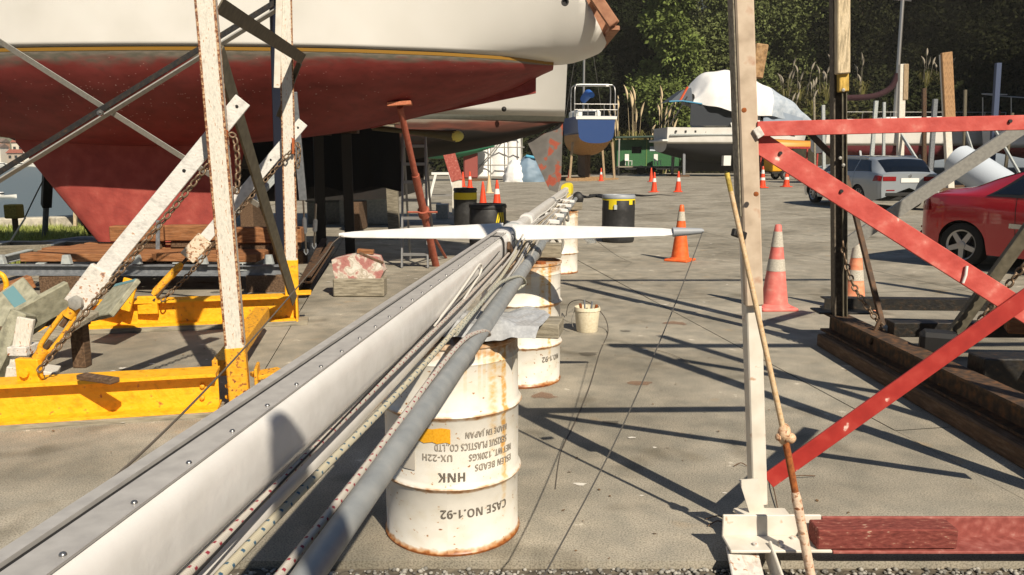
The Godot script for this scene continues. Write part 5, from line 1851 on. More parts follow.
	tag(put("plastic_sheet", sh, worn(121, 0.03, 0.3, [[0.0, Color("8f9194")], [0.5, Color("a3a5a7")], [1.0, Color("b9bbbc")]], 0.22), self), "crumpled grey plastic sheet spread on the nearest drum's board", "plastic sheet")

# ---------------------------------------------------------------- red cradle in the foreground

func make_red_cradle():
	var t := thing("red_cradle", "boat cradle of red crossed steel bars bolted to a pale timber-faced post", "cradle")
	# upright: white steel post, a weathered timber bolted on its upper part
	var base := Vector3(1.067, 0.052, -3.280)
	base.y = 0.13
	var top := Vector3(0.894, 2.332, -3.280)
	var d := (top - base)
	one_bar("post", base, base + d * 1.35, 0.064, 0.07, M.white_post, t, Vector3(0.05, 0, 1), 0.005)
	var k := 0.40
	one_bar("post_timber", base + d * k + Vector3(-0.008, 0, 0.055), base + d * 1.35 + Vector3(-0.012, 0, 0.055), 0.072, 0.045, worn(131, 0.012, 0.9, [[0.0, Color("9a8976")], [0.35, Color("b3a18c")], [0.7, Color("c2b19c")], [0.9, Color("b08f78")], [1.0, Color("946a52")]], 0.85), t, Vector3(0, 0, 1), 0.006)
	one_bar("post_timber", base + d * 0.565 + Vector3(-0.050, 0, 0.03), base + d * 1.35 + Vector3(-0.053, 0, 0.03), 0.008, 0.075, M.wood_grey, t, Vector3(0, 0, 1), 0.003)
	for q in [Vector3(0.958, 1.468, -3.160), Vector3(0.896, 1.790, -3.160)]:
		var b := MB.new()
		b.lathe([Vector2(0, 0), Vector2(0.010, 0), Vector2(0.010, 0.006), Vector2(0.006, 0.008), Vector2(0, 0.008)], 8, Transform3D(Basis(Vector3.RIGHT, PI / 2), q))
		put("bolt", b, M.rust, t)
	one_bar("side_cleat", Vector3(1.011, 2.063, -3.350), Vector3(0.993, 1.929, -3.350), 0.05, 0.03, M.wood_z, t, Vector3(0, 0, 1))
	# red bars
	var zf := 3.22
	var right := 2.9
	var tb0 := Vector3(0.962, 1.720, -3.200)
	var tb1 := Vector3(2.008, 1.745, -3.200)
	var bar_t := one_bar("top_bar", tb0, tb0 + (tb1 - tb0) * 1.5, 0.012, 0.058, M.red_steel, t, Vector3.UP, 0.002)
	one_bar("top_bar_flange", tb0 + Vector3(0.0, 0.025, -0.028), tb0 + (tb1 - tb0) * 1.5 + Vector3(0, 0.025, -0.028), 0.05, 0.008, M.red_steel, t, Vector3.UP, 0.002)
	var d0 := Vector3(0.973, 1.674, -3.230)
	var d1 := Vector3(2.103, 0.987, -3.230)
	var bar_d := one_bar("diagonal_bar", d0, d0 + (d1 - d0) * 1.5, 0.012, 0.085, M.red_steel, t, Vector3(0.4, 0.8, 0), 0.002)
	var e0 := Vector3(1.099, 0.239, -3.260)
	var e1 := Vector3(2.072, 1.044, -3.190)
	one_bar("diagonal_bar", e0, e0 + (e1 - e0) * 1.5, 0.012, 0.072, M.red_deep, t, Vector3(-0.4, 0.8, 0), 0.002)
	for q in [[Vector3(1.066, 1.627, -3.216), bar_d], [Vector3(1.318, 1.477, -3.216), bar_d], [Vector3(1.948, 1.750, -3.186), bar_t]]:
		var hb := MB.new()
		hb.lathe([Vector2(0, 0.0), Vector2(0.007, 0.0), Vector2(0.0075, -0.012), Vector2(0, -0.012)], 12, Transform3D(Basis(Vector3.RIGHT, PI / 2), q[0]))
		put("bolt_hole", hb, M.dark, q[1])
	# white twine tied round the diagonal, and a bare patch at the post
	one_tube("twine", [Vector3(1.834, 1.106, -3.215), Vector3(1.841, 1.139, -3.212), Vector3(1.844, 1.176, -3.215)], 0.006, M.pvc_white, t, 8)
	one_bar("weld_plate", Vector3(0.956, 1.724, -3.195), Vector3(0.978, 1.689, -3.195), 0.03, 0.014, M.white_rust, t, Vector3(0, 0, 1), 0.002)
	# foot: gusset plates, white channel with bolts, red continuation
	var gp := MB.new()
	gp.extrude(PackedVector2Array([Vector2(-0.115, 0.135), Vector2(-0.035, 0.140), Vector2(0.0, -0.01), Vector2(-0.065, -0.01)]), Vector3(base.x, 0.14, -3.19), Vector3(base.x, 0.14, -3.18))
	put("gusset", gp, M.white_post, t)
	one_bar("base_plate", Vector3(base.x - 0.12, 0.125, -3.17), Vector3(base.x + 0.10, 0.125, -3.17), 0.12, 0.012, M.white_post, t, Vector3.UP, 0.003)
	# an L of top flange and front web, white by the post and red beyond
	var red_ch := worn(132, 0.02, 0.6, [[0.0, Color("74352e")], [0.5, Color("8a463e")], [0.85, Color("9c5d54")], [1.0, Color("b08a7f")]], 0.8)
	one_bar("foot_web", Vector3(0.86, 0.122, -3.075), Vector3(1.26, 0.122, -3.075), 0.012, 0.10, M.white_post, t, Vector3.UP, 0.003)
	one_bar("foot_flange", Vector3(0.86, 0.078, -3.005), Vector3(1.26, 0.078, -3.005), 0.128, 0.012, M.white_post, t, Vector3.UP, 0.003)
	one_bar("long_web", Vector3(1.263, 0.118, -3.075), Vector3(3.55, 0.118, -3.075), 0.012, 0.092, red_ch, t, Vector3.UP, 0.003)
	one_bar("long_flange", Vector3(1.263, 0.074, -3.005), Vector3(3.55, 0.074, -3.005), 0.128, 0.012, red_ch, t, Vector3.UP, 0.003)
	for q in [Vector3(0.97, 0.084, -2.985), Vector3(1.07, 0.084, -2.975), Vector3(1.075, 0.084, -3.0), Vector3(1.14, 0.084, -3.04)]:
		var b := MB.new()
		b.lathe([Vector2(0, 0), Vector2(0.012, 0), Vector2(0.012, 0.009), Vector2(0.006, 0.012), Vector2(0, 0.012)], 6, Transform3D(Basis.IDENTITY, q))
		put("bolt", b, M.white_rust, t)
	# the right-hand post of this frame, just outside the view
	one_bar("post", Vector3(3.42, 0.03, -3.27), Vector3(3.38, 3.85, -3.27), 0.075, 0.09, M.white_post, t, Vector3(0, 0, 1))
	one_bar("foot_leg", Vector3(0.921, 0.061, -3.000), Vector3(0.895, -0.013, -2.750), 0.13, 0.012, M.white_rust, t, Vector3(0, 0.3, 1))
	one_bar("foot_leg", Vector3(1.026, 0.061, -3.000), Vector3(1.017, -0.013, -2.750), 0.012, 0.09, M.white_post, t, Vector3(0, 0.3, 1))
	# red painted timber lying on the channel
	tag(one_bar("red_timber", Vector3(1.20, 0.126, -2.995), Vector3(1.755, 0.126, -3.0), 0.10, 0.082, M.red_wood, self, Vector3.UP, 0.005), "chipped red painted timber block lying on the foot of the red cradle", "timber block")
	# long screw rod leaning on the post
	var r := thing("screw_rod", "thin rusty cream screw rod leaning on the pale post, turnbuckle halfway", "rod")
	var a := Vector3(0.819, 1.532, -3.060)
	var m := Vector3(1.054, 0.543, -2.960)
	var b2 := Vector3(1.148, 0.026, -2.860)
	one_tube("upper_rod", [a, a.lerp(m, 0.3), a.lerp(m, 0.33), m], [0.0095, 0.0095, 0.010, 0.011], worn(133, 0.03, 0.3, [[0.0, Color("b08a58")], [0.4, Color("c4a680")], [0.7, Color("cfb896")], [1.0, Color("8c5a34")]], 0.6), r, 10)
	one_tube("rod_tip", [a - (m - a).normalized() * 0.02, a.lerp(m, 0.05)], 0.0095, M.band_yellow if false else worn(134, 0.04, 0.2, [[0.0, Color("8e7a3a")], [0.5, Color("c7ab45")], [1.0, Color("d8c66c")]], 0.6), r, 10)
	var kn := MB.new()
	kn.ball(m.lerp(b2, -0.02), Vector3(0.026, 0.045, 0.026), 12)
	kn.ball(m.lerp(b2, 0.03) + Vector3(0.018, 0.012, 0.0), Vector3(0.022, 0.022, 0.02), 10)
	kn.ball(m.lerp(b2, 0.0) + Vector3(-0.022, 0.0, 0.0), Vector3(0.016, 0.016, 0.016), 10)
	put("turnbuckle", kn, rusty(135, Color("c9a988"), 0.35, 0.2), r)
	one_tube("screw_thread", [m, m.lerp(b2, 0.42)], 0.0135, M.rust, r, 10)
	one_tube("lower_rod", [m.lerp(b2, 0.40), m.lerp(b2, 0.45), b2, b2 + (b2 - m) * 0.1], [0.016, 0.019, 0.018, 0.016], rusty(136, Color("cdb49c"), 0.26, 0.3), r, 12)
	one_bar("clip", Vector3(0.858, 1.324, -3.100), Vector3(0.917, 1.304, -3.140), 0.022, 0.03, M.dark, r)
	# the other end of this cradle stands out of view behind the camera; its post shades the mast
	var o := thing("cradle_post", "timber-faced cradle post outside the view that shades the near mast", "post")
	one_bar("post", Vector3(0.56, 0.0, 0.43), Vector3(0.51, 2.83, 0.40), 0.095, 0.06, M.white_post, o, Vector3(0, 0, 1), 0.012)
	one_bar("pad", Vector3(0.515, 2.5, 0.405), Vector3(0.51, 2.875, 0.39), 0.10, 0.065, M.wood_y, o, Vector3(0, 0, 1), 0.03)

# ---------------------------------------------------------------- black cradle on the right

func make_black_cradle():
	var t := thing("black_cradle", "black and rusty brown steel cradle with chains and a tall timber-padded post", "cradle")
	# long side beam on a timber, running away from the camera
	prof_bar("side_beam", ibeam_prof(0.17, 0.17, 0.018, 0.012), Vector3(2.84, 0.205, -2.9), Vector3(2.80, 0.205, -6.9), M.brown_steel, t)
	one_bar("bearer_timber", Vector3(2.82, 0.058, -2.9), Vector3(2.80, 0.058, -6.8), 0.30, 0.112, M.wood_dark, t, Vector3.UP, 0.012)
	prof_bar("back_beam", channel_prof(0.12, 0.10, 0.012), Vector3(2.76, 0.345, -6.95), Vector3(7.0, 0.335, -6.75), M.black_steel, t)
	one_bar("end_plate", Vector3(2.64, 0.300, -6.86), Vector3(3.15, 0.300, -6.84), 0.24, 0.016, M.black_steel, t)
	one_bar("middle_beam", Vector3(3.05, 0.285, -6.4), Vector3(6.6, 0.29, -5.95), 0.08, 0.07, M.black_steel, t)
	one_bar("middle_beam", Vector3(2.90, 0.325, -6.0), Vector3(6.6, 0.36, -5.75), 0.12, 0.11, M.black_steel, t)
	one_bar("front_beam", Vector3(2.95, 0.25, -4.95), Vector3(6.6, 0.26, -4.85), 0.2, 0.25, M.black_steel, t, Vector3.UP, 0.008)
	one_bar("front_beam", Vector3(2.95, 0.22, -4.1), Vector3(6.6, 0.22, -3.9), 0.16, 0.14, M.black_steel, t, Vector3.UP, 0.008)
	one_bar("deck_plate", Vector3(2.93, 0.14, -5.30), Vector3(4.2, 0.15, -4.5), 0.5, 0.02, worn(140, 0.02, 0.6, [[0.0, Color("4b3221")], [0.5, Color("8a6238")], [0.8, Color("b28a55")], [1.0, Color("c9b08a")]], 0.85), t)
	one_bar("winch_box", Vector3(2.92, 0.32, -5.6), Vector3(3.15, 0.32, -5.5), 0.2, 0.16, M.dark, t, Vector3.UP, 0.03)
	one_bar("bracket", Vector3(3.25, 0.40, -4.7), Vector3(4.1, 0.42, -4.55), 0.14, 0.05, M.dark, t, Vector3(0, 1, 0.4), 0.01)
	one_bar("far_side_beam", Vector3(6.6, 0.205, -3.0), Vector3(6.6, 0.205, -6.9), 0.16, 0.20, M.brown_steel, t)
	tag(one_bar("brown_timber", Vector3(3.62, 0.42, -5.75), Vector3(4.25, 0.44, -5.45), 0.2, 0.12, M.wood_brown, self, Vector3.UP, 0.012), "short brown timber lying across the black cradle beams", "timber block")
	# the post with its timber pad
	var pb := Vector3(2.790, 0.264, -6.720)
	var pt := Vector3(2.596, 3.100, -6.720)
	var d := pt - pb
	prof_bar("post", ibeam_prof(0.085, 0.085, 0.012, 0.01), pb, pb + d * 1.2, M.post_brown, t, Vector3(1, 0, 0))
	prof_bar("post_channel", channel_prof(0.03, 0.04, 0.008), pb + Vector3(0.034, 0.0, 0.05), pb + d * 0.70 + Vector3(0.034, 0, 0.05), M.olive, t, Vector3(1, 0, 0.1))
	one_bar("post_timber", Vector3(2.656, 2.282, -6.620), Vector3(2.590, 3.302, -6.620), 0.105, 0.07, M.wood_pale, t, Vector3(0, 0, 1), 0.008)
	one_bar("post_timber", Vector3(2.682, 2.144, -6.650), Vector3(2.671, 2.301, -6.650), 0.08, 0.06, woody(141, Color("c9a64e"), Vector3(8, 1, 8)), t, Vector3(0, 0, 1), 0.008)
	# braces
	prof_bar("brace", angle_prof(0.05, 0.05, 0.008), Vector3(2.456, 1.869, -6.950), Vector3(2.737, 1.534, -6.750), M.brown_steel, t, Vector3(0.4, 0.8, 0.3))
	one_bar("brace", Vector3(2.771, 1.468, -6.700), Vector3(2.941, 0.217, -6.150), 0.038, 0.04, M.brown_steel, t, Vector3(0, 0, 1))
	prof_bar("brace", channel_prof(0.035, 0.105, 0.008), Vector3(2.801, 0.885, -6.700), Vector3(4.215, 2.032, -6.300), M.galv, t, Vector3(-0.5, 0.85, 0))
	one_bar("brace", Vector3(3.130, 0.326, -5.600), Vector3(3.587, 1.179, -5.500), 0.09, 0.045, M.olive, t, Vector3(0, 0, 1))
	for q in [Vector3(2.687, 1.616, -6.640), Vector3(2.716, 1.559, -6.640), Vector3(2.661, 2.155, -6.600)]:
		var b := MB.new()
		b.lathe([Vector2(0, 0), Vector2(0.014, 0), Vector2(0.014, 0.016), Vector2(0, 0.02)], 6, Transform3D(Basis(Vector3.RIGHT, PI / 2), q))
		put("bolt", b, M.galv, t)
	# posts and rails of this cradle outside the frame, whose shadows lie on the concrete
	one_bar("post", Vector3(6.6, 0.3, -6.9), Vector3(6.55, 3.4, -6.9), 0.12, 0.12, M.black_steel, t)
	one_bar("post", Vector3(3.80, 0.3, -5.25), Vector3(3.78, 5.2, -5.25), 0.11, 0.11, M.black_steel, t)
	one_bar("post", Vector3(2.80, 0.29, -3.3), Vector3(2.80, 3.35, -3.3), 0.10, 0.10, M.black_steel, t)
	one_bar("rail", Vector3(2.6, 3.36, -3.38), Vector3(6.6, 3.36, -3.38), 0.07, 0.09, M.black_steel, t)
	one_bar("rail", Vector3(2.35, 5.2, -5.34), Vector3(7.0, 5.2, -5.34), 0.07, 0.09, M.black_steel, t)
	one_bar("brace", Vector3(2.85, 2.9, -3.36), Vector3(4.9, 0.4, -3.36), 0.05, 0.08, M.olive, t)
	# chains and hooks
	for c in [[[Vector3(2.748, 0.944, -6.620), Vector3(2.768, 0.765, -6.580), Vector3(2.797, 0.556, -6.420), Vector3(2.886, 0.329, -6.150), Vector3(2.914, 0.276, -6.100)], 0.066, 0.008],
		[[Vector3(3.492, 1.111, -5.200), Vector3(3.338, 0.785, -5.300), Vector3(3.157, 0.417, -5.420), Vector3(2.948, 0.262, -5.500), Vector3(2.866, 0.233, -5.500)], 0.066, 0.0085]]:
		var m := MB.new()
		m.chain(spline(c[0]), c[1], c[2])
		stuff(put("chain", m, M.chain, t))
	one_tube("hook", spline([Vector3(2.895, 0.324, -6.100), Vector3(2.935, 0.281, -6.080), Vector3(2.953, 0.222, -6.060), Vector3(2.910, 0.182, -6.060), Vector3(2.868, 0.222, -6.060)]), 0.018, M.pale_grey, t, 8)
	one_tube("shackle", spline([Vector3(2.860, 0.372, -6.100), Vector3(2.812, 0.265, -6.080), Vector3(2.787, 0.185, -6.080)]), 0.016, M.brown_steel, t, 8)

# ---------------------------------------------------------------- beneath the yacht: stand, ladder, chock, black drums

func make_props_under_yacht():
	var t := thing("hull_stand", "rust-orange adjustable hull stand leaning up to the large yacht's bottom", "boat stand")
	var b := Vector3(-1.161, 0.000, -12.120)
	var top := Vector3(-1.410, 2.258, -10.300)
	one_tube("outer_tube", [b, b.lerp(top, 0.62)], 0.055, M.orange_steel, t, 14)
	one_tube("inner_tube", [b.lerp(top, 0.60), top], 0.042, M.orange_steel, t, 14)
	one_tube("collar", [b.lerp(top, 0.36), b.lerp(top, 0.40)], 0.085, M.orange_steel, t, 14)
	one_tube("handle", [b.lerp(top, 0.385) + Vector3(-0.22, 0, 0.05), b.lerp(top, 0.385) + Vector3(0.2, 0.0, 0.05)], 0.015, M.orange_steel, t)
	one_bar("top_pad", top + Vector3(-0.15, 0.03, 0), top + Vector3(0.15, 0.05, 0), 0.2, 0.05, worn(150, 0.03, 0.5, [[0.0, Color("a3553a")], [1.0, Color("c58460")]], 0.8), t)
	for q in [Vector3(-1.355, 0.000, -13.129), Vector3(-1.090, 0.000, -13.129)]:
		one_tube("leg", [b.lerp(top, 0.3), q], 0.022, M.orange_steel, t)

	var l := thing("step_ladder", "grey aluminium ladder standing behind the orange hull stand", "ladder")
	var lad := plain(Color("8d8e8e"), 0.45, 0.6)
	var p := [Vector3(-1.652, -0.062, -11.900), Vector3(-1.647, 1.987, -12.300), Vector3(-1.261, -0.062, -11.900), Vector3(-1.314, 1.987, -12.300)]
	p[0].y = 0.0; p[2].y = 0.0
	one_bar("rail", p[0], p[1], 0.03, 0.06, lad, l, Vector3(0, 0, 1))
	one_bar("rail", p[2], p[3], 0.03, 0.06, lad, l, Vector3(0, 0, 1))
	for k in 7:
		var s := 0.1 + k * 0.135
		one_bar("rung", p[0].lerp(p[1], s), p[2].lerp(p[3], s), 0.06, 0.045, lad, l)
	for k in 2:
		one_bar("rear_leg", p[1 + 2 * k], Vector3(p[2 * k].x, 0.0, p[2 * k].z - 1.0), 0.03, 0.05, lad, l, Vector3(0, 0, 1))
	# chock on a timber
	var a0 := Vector3(-2.116, 0.000, -9.321) + Vector3(0, 0.11, -0.13)
	var a1 := Vector3(-1.513, 0.000, -9.321) + Vector3(0, 0.11, -0.13)
	tag(one_bar("wood_block", a0, a1, 0.26, 0.22, M.wood_grey, self, Vector3.UP, 0.015), "squared wood baulk on the concrete under the red and white chock", "block")
	var ck := thing("keel_chock", "peeling white and red wooden chock sitting on a wood baulk", "chock")
	var cc := (a0 + a1) * 0.5 + Vector3(0, 0.11, 0)
	var cm := MB.new()
	cm.extrude(PackedVector2Array([Vector2(-0.27, 0.0), Vector2(0.26, 0.0), Vector2(0.30, 0.08), Vector2(0.24, 0.25), Vector2(0.05, 0.29), Vector2(-0.16, 0.26), Vector2(-0.31, 0.22), Vector2(-0.29, 0.06)]), cc + Vector3(0, 0, -0.13), cc + Vector3(0, 0, 0.11))
	put("body", cm, worn(151, 0.006, 0.7, [[0.0, Color("99605a")], [0.42, Color("a8756e")], [0.5, Color("b9a295")], [0.56, Color("c9c1b4")], [0.66, Color("a59a8a")], [0.72, Color("cbc4b8")], [1.0, Color("d3cdc2")]], 0.9, 0.0, 5.0), ck)
	one_bar("wedge", cc + Vector3(-0.02, 0.315, 0), cc + Vector3(0.17, 0.30, 0), 0.1, 0.05, M.wood_brown, ck)
	one_bar("cleat", cc + Vector3(0.02, 0.30, 0.1), cc + Vector3(0.30, 0.18, 0.1), 0.03, 0.03, M.wood_dark, ck)

	# black plastic drums
	var spots := [[Vector3(-1.153, 0.000, -19.612) + Vector3(0, 0, -0.2), 0.285, 0.92, "black drum with broad yellow band near its top, behind the left spreader", "band"], [Vector3(-0.393, 0.000, -13.000), 0.30, 0.90, "black lidded drum with yellow lettering, half hidden by the left spreader", "words"], [Vector3(2.097, 0.000, -15.546) + Vector3(0, 0, -0.25), 0.32, 0.93, "black drum with grey lid and yellow rim above the right spreader", "rim"]]
	for s in spots:
		var d := thing("plastic_drum", s[3], "drum", s[0] * Vector3(1, 0, 1), 0, "black plastic drums")
		var R: float = s[1]
		var H: float = s[2]
		var k := MB.new()
		k.lathe([Vector2(0, 0.0), Vector2(R * 0.93, 0.0), Vector2(R * 0.985, 0.03), Vector2(R, 0.08), Vector2(R, H * 0.30), Vector2(R * 1.015, H * 0.33), Vector2(R, H * 0.36), Vector2(R, H * 0.66), Vector2(R * 1.015, H * 0.69), Vector2(R, H * 0.72), Vector2(R * 0.985, H * 0.9), Vector2(R * 0.95, H * 0.93)], 36)
		put("shell", k, M.black_plastic, d)
		var lid := MB.new()
		lid.lathe([Vector2(R * 0.95, H * 0.92), Vector2(R * 1.02, H * 0.925), Vector2(R * 1.03, H * 0.965), Vector2(R * 0.98, H), Vector2(R * 0.8, H), Vector2(R * 0.78, H * 0.985), Vector2(0, H * 0.985)], 36)
		put("lid", lid, M.black_plastic if s[4] != "rim" else M.tip_grey, d)
		var y := MB.new()
		if s[4] == "band":
			y.lathe([Vector2(R * 0.996, H * 0.70), Vector2(R * 1.018, H * 0.705), Vector2(R * 1.012, H * 0.88), Vector2(R * 0.98, H * 0.885)], 36)
			put("yellow_band", y, M.band_yellow, d)
		elif s[4] == "rim":
			for q in [[-0.75, -0.25], [0.55, 0.85], [1.2, 1.5]]:
				var rows := []
				for i in 9:
					var a := lerpf(q[0], q[1], i / 8.0)
					var n := Vector3(sin(a), 0, cos(a))
					rows.append([n * R * 1.008 + Vector3.UP * H * (0.70 if q[0] < 0 else 0.80), n * R * 1.004 + Vector3.UP * H * 0.90])
				y.sheet(rows)
			y.lathe([Vector2(R * 0.985, H * 0.885), Vector2(R * 1.012, H * 0.89), Vector2(R * 1.0, H * 0.915), Vector2(R * 0.96, H * 0.918)], 36)
			put("yellow_rim", y, M.band_yellow, d)
			var hd := MB.new()
			hd.bar(Vector3(-0.1, H * 0.70, R * 0.985), Vector3(-0.1, H * 0.80, R * 0.985), 0.06, 0.03, Vector3(0, 0, 1))
			put("moulded_lug", hd, M.pale_grey, d)
		else:
			for q in [0.5, 0.62, 0.86, 1.0]:
				var n := Vector3(sin(q), 0, cos(q))
				var sd := Vector3(cos(q), 0, -sin(q))
				y.bar(n * (R + 0.002) + Vector3.UP * H * 0.68, n * (R + 0.002) + sd * (0.04 if q < 0.8 else -0.02) + Vector3.UP * H * 0.86, 0.022, 0.004, n, 0.0)
			put("lettering", y, M.band_yellow, d)

# ---------------------------------------------------------------- traffic cones

func make_cone(h: float, col: Material, bands: Array, band_m: Material, base_m: Material) -> Node3D:
	var t := Node3D.new()
	var r := func(y: float) -> float: return h * (0.165 - 0.13 * y / h)
	var k := MB.new()
	var pr := []
	for i in 13: pr.append(Vector2(r.call(h * (0.04 + 0.95 * i / 12.0)), h * (0.04 + 0.95 * i / 12.0)))
	pr.append(Vector2(r.call(h) * 0.75, h))
	pr.append(Vector2(0.0, h))
	k.lathe(pr, 32)
	var b := MB.new()
	b.box(Transform3D(Basis.IDENTITY, Vector3(0, h * 0.022, 0)), Vector3(h * 0.43, h * 0.044, h * 0.43), h * 0.015)
	b.lathe([Vector2(h * 0.19, h * 0.044), Vector2(h * 0.175, h * 0.06), Vector2(h * 0.155, h * 0.075)], 32)
	for pair in [["body", k, col], ["base", b, base_m]]:
		var o := MeshInstance3D.new()
		o.name = pair[0]
		o.mesh = pair[1].mesh()
		o.material_override = pair[2]
		t.add_child(o, true)
	for q in bands:
		var m := MB.new()
		m.lathe([Vector2(r.call(q[0] * h) + 0.003, q[0] * h), Vector2(r.call(q[1] * h) + 0.003, q[1] * h)], 32)
		var o := MeshInstance3D.new()
		o.name = numbered(t, "reflective_band")
		o.mesh = m.mesh()
		o.material_override = band_m
		t.add_child(o, true)
	return t

func make_cones():
	var faded := worn(160, 0.012, 0.6, [[0.0, Color("c9625a")], [0.5, Color("d57268")], [0.8, Color("da8579")], [1.0, Color("d3a296")]], 0.6)
	var orange := worn(161, 0.012, 0.6, [[0.0, Color("cc5222")], [0.5, Color("de6228")], [1.0, Color("e07a45")]], 0.5)
	var pale_or := worn(162, 0.012, 0.6, [[0.0, Color("c8714f")], [0.5, Color("d98a66")], [1.0, Color("dda988")]], 0.6)
	var red := plain(Color("d8431f"), 0.5)
	var cream := plain(Color("d2b48c"), 0.6)
	var greyb := worn(163, 0.03, 0.3, [[0.0, Color("8f897c")], [0.5, Color("b3ad9f")], [1.0, Color("cdc8bb")]], 0.7)
	var whiteb := plain(Color("dcd8d0"), 0.6)
	var g := "traffic cones about the yard"
	var two := [[0.34, 0.46], [0.66, 0.84]]
	var mid := [[0.50, 0.68]]
	var k_faded := make_cone(0.92, faded, [[0.46, 0.60], [0.74, 0.92]], greyb, faded)
	var k_orange := make_cone(0.90, orange, [[0.72, 0.88], [0.46, 0.50]], greyb, orange)
	var k_pale := make_cone(0.80, pale_or, [[0.42, 0.56], [0.72, 0.90]], greyb, pale_or)
	var k_red := make_cone(0.90, red, [], whiteb, red)
	var k_band := make_cone(0.95, red, [[0.52, 0.70]], whiteb, red)
	var k_two := make_cone(1.05, red, [[0.36, 0.48], [0.66, 0.84]], whiteb, red)
	var k_cream := make_cone(0.90, cream, [], whiteb, cream)
	var list := [
		[k_faded, Vector3(2.848, 0.000, -8.550), "large faded pink-red traffic cone with two grey bands by the pale post"],
		[k_orange, Vector3(2.693, 0.000, -12.732), "orange traffic cone with grey top band, right spreader tip in front of it"],
		[k_pale, Vector3(3.664, 0.000, -8.450), "pale orange traffic cone half hidden behind the black steel post"],
		[k_band, Vector3(7.670, 0.000, -37.175), "small orange cone with white band, right of the pair before the green shed"],
		[k_band, Vector3(6.754, 0.000, -38.274), "small orange cone with white band, front one of the pair before the shed"],
		[k_red, Vector3(8.985, 0.000, -52.108), "plain orange cone just behind a banded one before the green shed"],
		[k_red, Vector3(4.384, 0.000, -62.050), "tall plain red cone right behind the mast's yellow tip"],
		[k_band, Vector3(6.535, 0.000, -59.226), "small banded cone under the blue yacht"],
		[k_two, Vector3(12.250, 0.000, -39.439), "two-banded cone just right of the pale post, by the yellow machine"],
		[k_two, Vector3(13.844, 0.000, -40.677), "two-banded cone in front of the yellow machine's wheel"],
		[k_red, Vector3(13.657, 0.000, -44.902), "plain orange cone half behind the pale post"],
		[k_cream, Vector3(-1.127, 0.000, -39.439), "cream faded cone alone on the open yard left of the mast tip"],
		[k_red, Vector3(-2.933, 0.000, -48.238), "small plain orange cone above the yellow-banded drum"],
		[k_band, Vector3(-2.425, 0.000, -46.511), "small banded orange cone right above the yellow-banded drum"],
		[k_red, Vector3(-0.958, 0.000, -26.495), "plain orange cone behind the lettered black drum's left side"],
		[k_band, Vector3(-0.495, 0.000, -26.495), "white-banded orange cone behind the lettered black drum's right side"],
		[k_red, Vector3(-0.484, 0.000, -65.155), "tall plain orange cone beside the grey tarpaulin heap"]]
	var used := {}
	for q in list:
		var src: Node3D = q[0]
		var o: Node3D
		if used.has(src): o = src.duplicate()
		else:
			o = src
			used[src] = true
		o.name = numbered(self, "traffic_cone")
		add_child(o, true)
		o.position = q[1] + Vector3.UP * rise(q[1].x, 0.0) * (0.0 if q[2].contains("black steel") else 1.0)
		o.rotation.y = fmod(q[1].x * 3.7, 1.5)
		tag(o, q[2], "traffic cone", g)

# ---------------------------------------------------------------- cars

class CarShape:
	var L := 4.8
	var top_x := []
	var top_y := []
	var sh_x := []
	var sh_y := []
	var w_x := []
	var w_y := []
	var wheels := []
	var arch := 0.37
	var tuck := 0.75
	func lin(xs: Array, ys: Array, x: float) -> float:
		if x <= xs[0]: return ys[0]
		for i in xs.size() - 1:
			if x <= xs[i + 1]:
				var s: float = (x - xs[i]) / (xs[i + 1] - xs[i])
				return cubic_interpolate(ys[i], ys[i + 1], ys[max(i - 1, 0)], ys[min(i + 2, xs.size() - 1)], s)
		return ys[-1]
	func at(s: float, v: float, side: float) -> Vector3:
		var w := lin(w_x, w_y, s)
		var ysh := lin(sh_x, sh_y, s)
		var yr := maxf(lin(top_x, top_y, s), ysh + 0.01)
		var yb := 0.22 + 0.10 * clampf(1.0 - s / 0.35, 0, 1) + 0.06 * clampf((s - L + 0.4) / 0.4, 0, 1)
		for c in wheels:
			if absf(s - c) < arch: yb = maxf(yb, 0.31 + sqrt(arch * arch - (s - c) * (s - c)))
		var y: float
		var z: float
		if v <= 1.0:
			y = lerpf(yb, ysh, v)
			var q := clampf((y - 0.2) / (ysh - 0.2), 0, 1)
			z = w * (0.93 + 0.075 * sin(PI * (0.08 + 0.62 * q)) - 0.02 * smoothstep(0.8, 1.0, q))
		elif v <= 2.0:
			var q := v - 1.0
			y = lerpf(ysh, yr - minf(0.055, (yr - ysh) * 0.45), pow(q, 0.92))
			z = lerpf(w * 0.975, w * tuck, pow(q, 1.15))
		else:
			var q := v - 2.0
			var drop := minf(0.055, (yr - ysh) * 0.45)
			y = yr - drop * (1.0 - sin(q * PI / 2))
			z = w * tuck * cos(q * PI / 2)
		return Vector3(s, y, z * side)
	func off(s: float, v: float, side: float, o: float) -> Vector3:
		var a := at(s, v, side)
		var e := 0.01
		var n := (at(minf(s + e, L), v, side) - at(maxf(s - e, 0), v, side)).cross(at(s, minf(v + e, 3), side) - at(s, maxf(v - e, 0), side)).normalized()
		var out := a - Vector3(a.x, 0.7, 0)
		if n.dot(out) < 0: n = -n
		return a + n * o

func car_patch(cs: CarShape, lo: Array, hi: Array, v0: float, v1: float, side: float, o := 0.004, ns := 14, nv := 8) -> Array:
	# quad patch: lo = [s0, s1] at v0, hi = [s0, s1] at v1
	var rows := []
	for i in ns:
		var r := []
		for j in nv:
			var q := j / float(nv - 1)
			var p := i / float(ns - 1)
			r.append(cs.off(lerpf(lerpf(lo[0], hi[0], q), lerpf(lo[1], hi[1], q), p), lerpf(v0, v1, q), side, o))
		rows.append(r)
	return rows

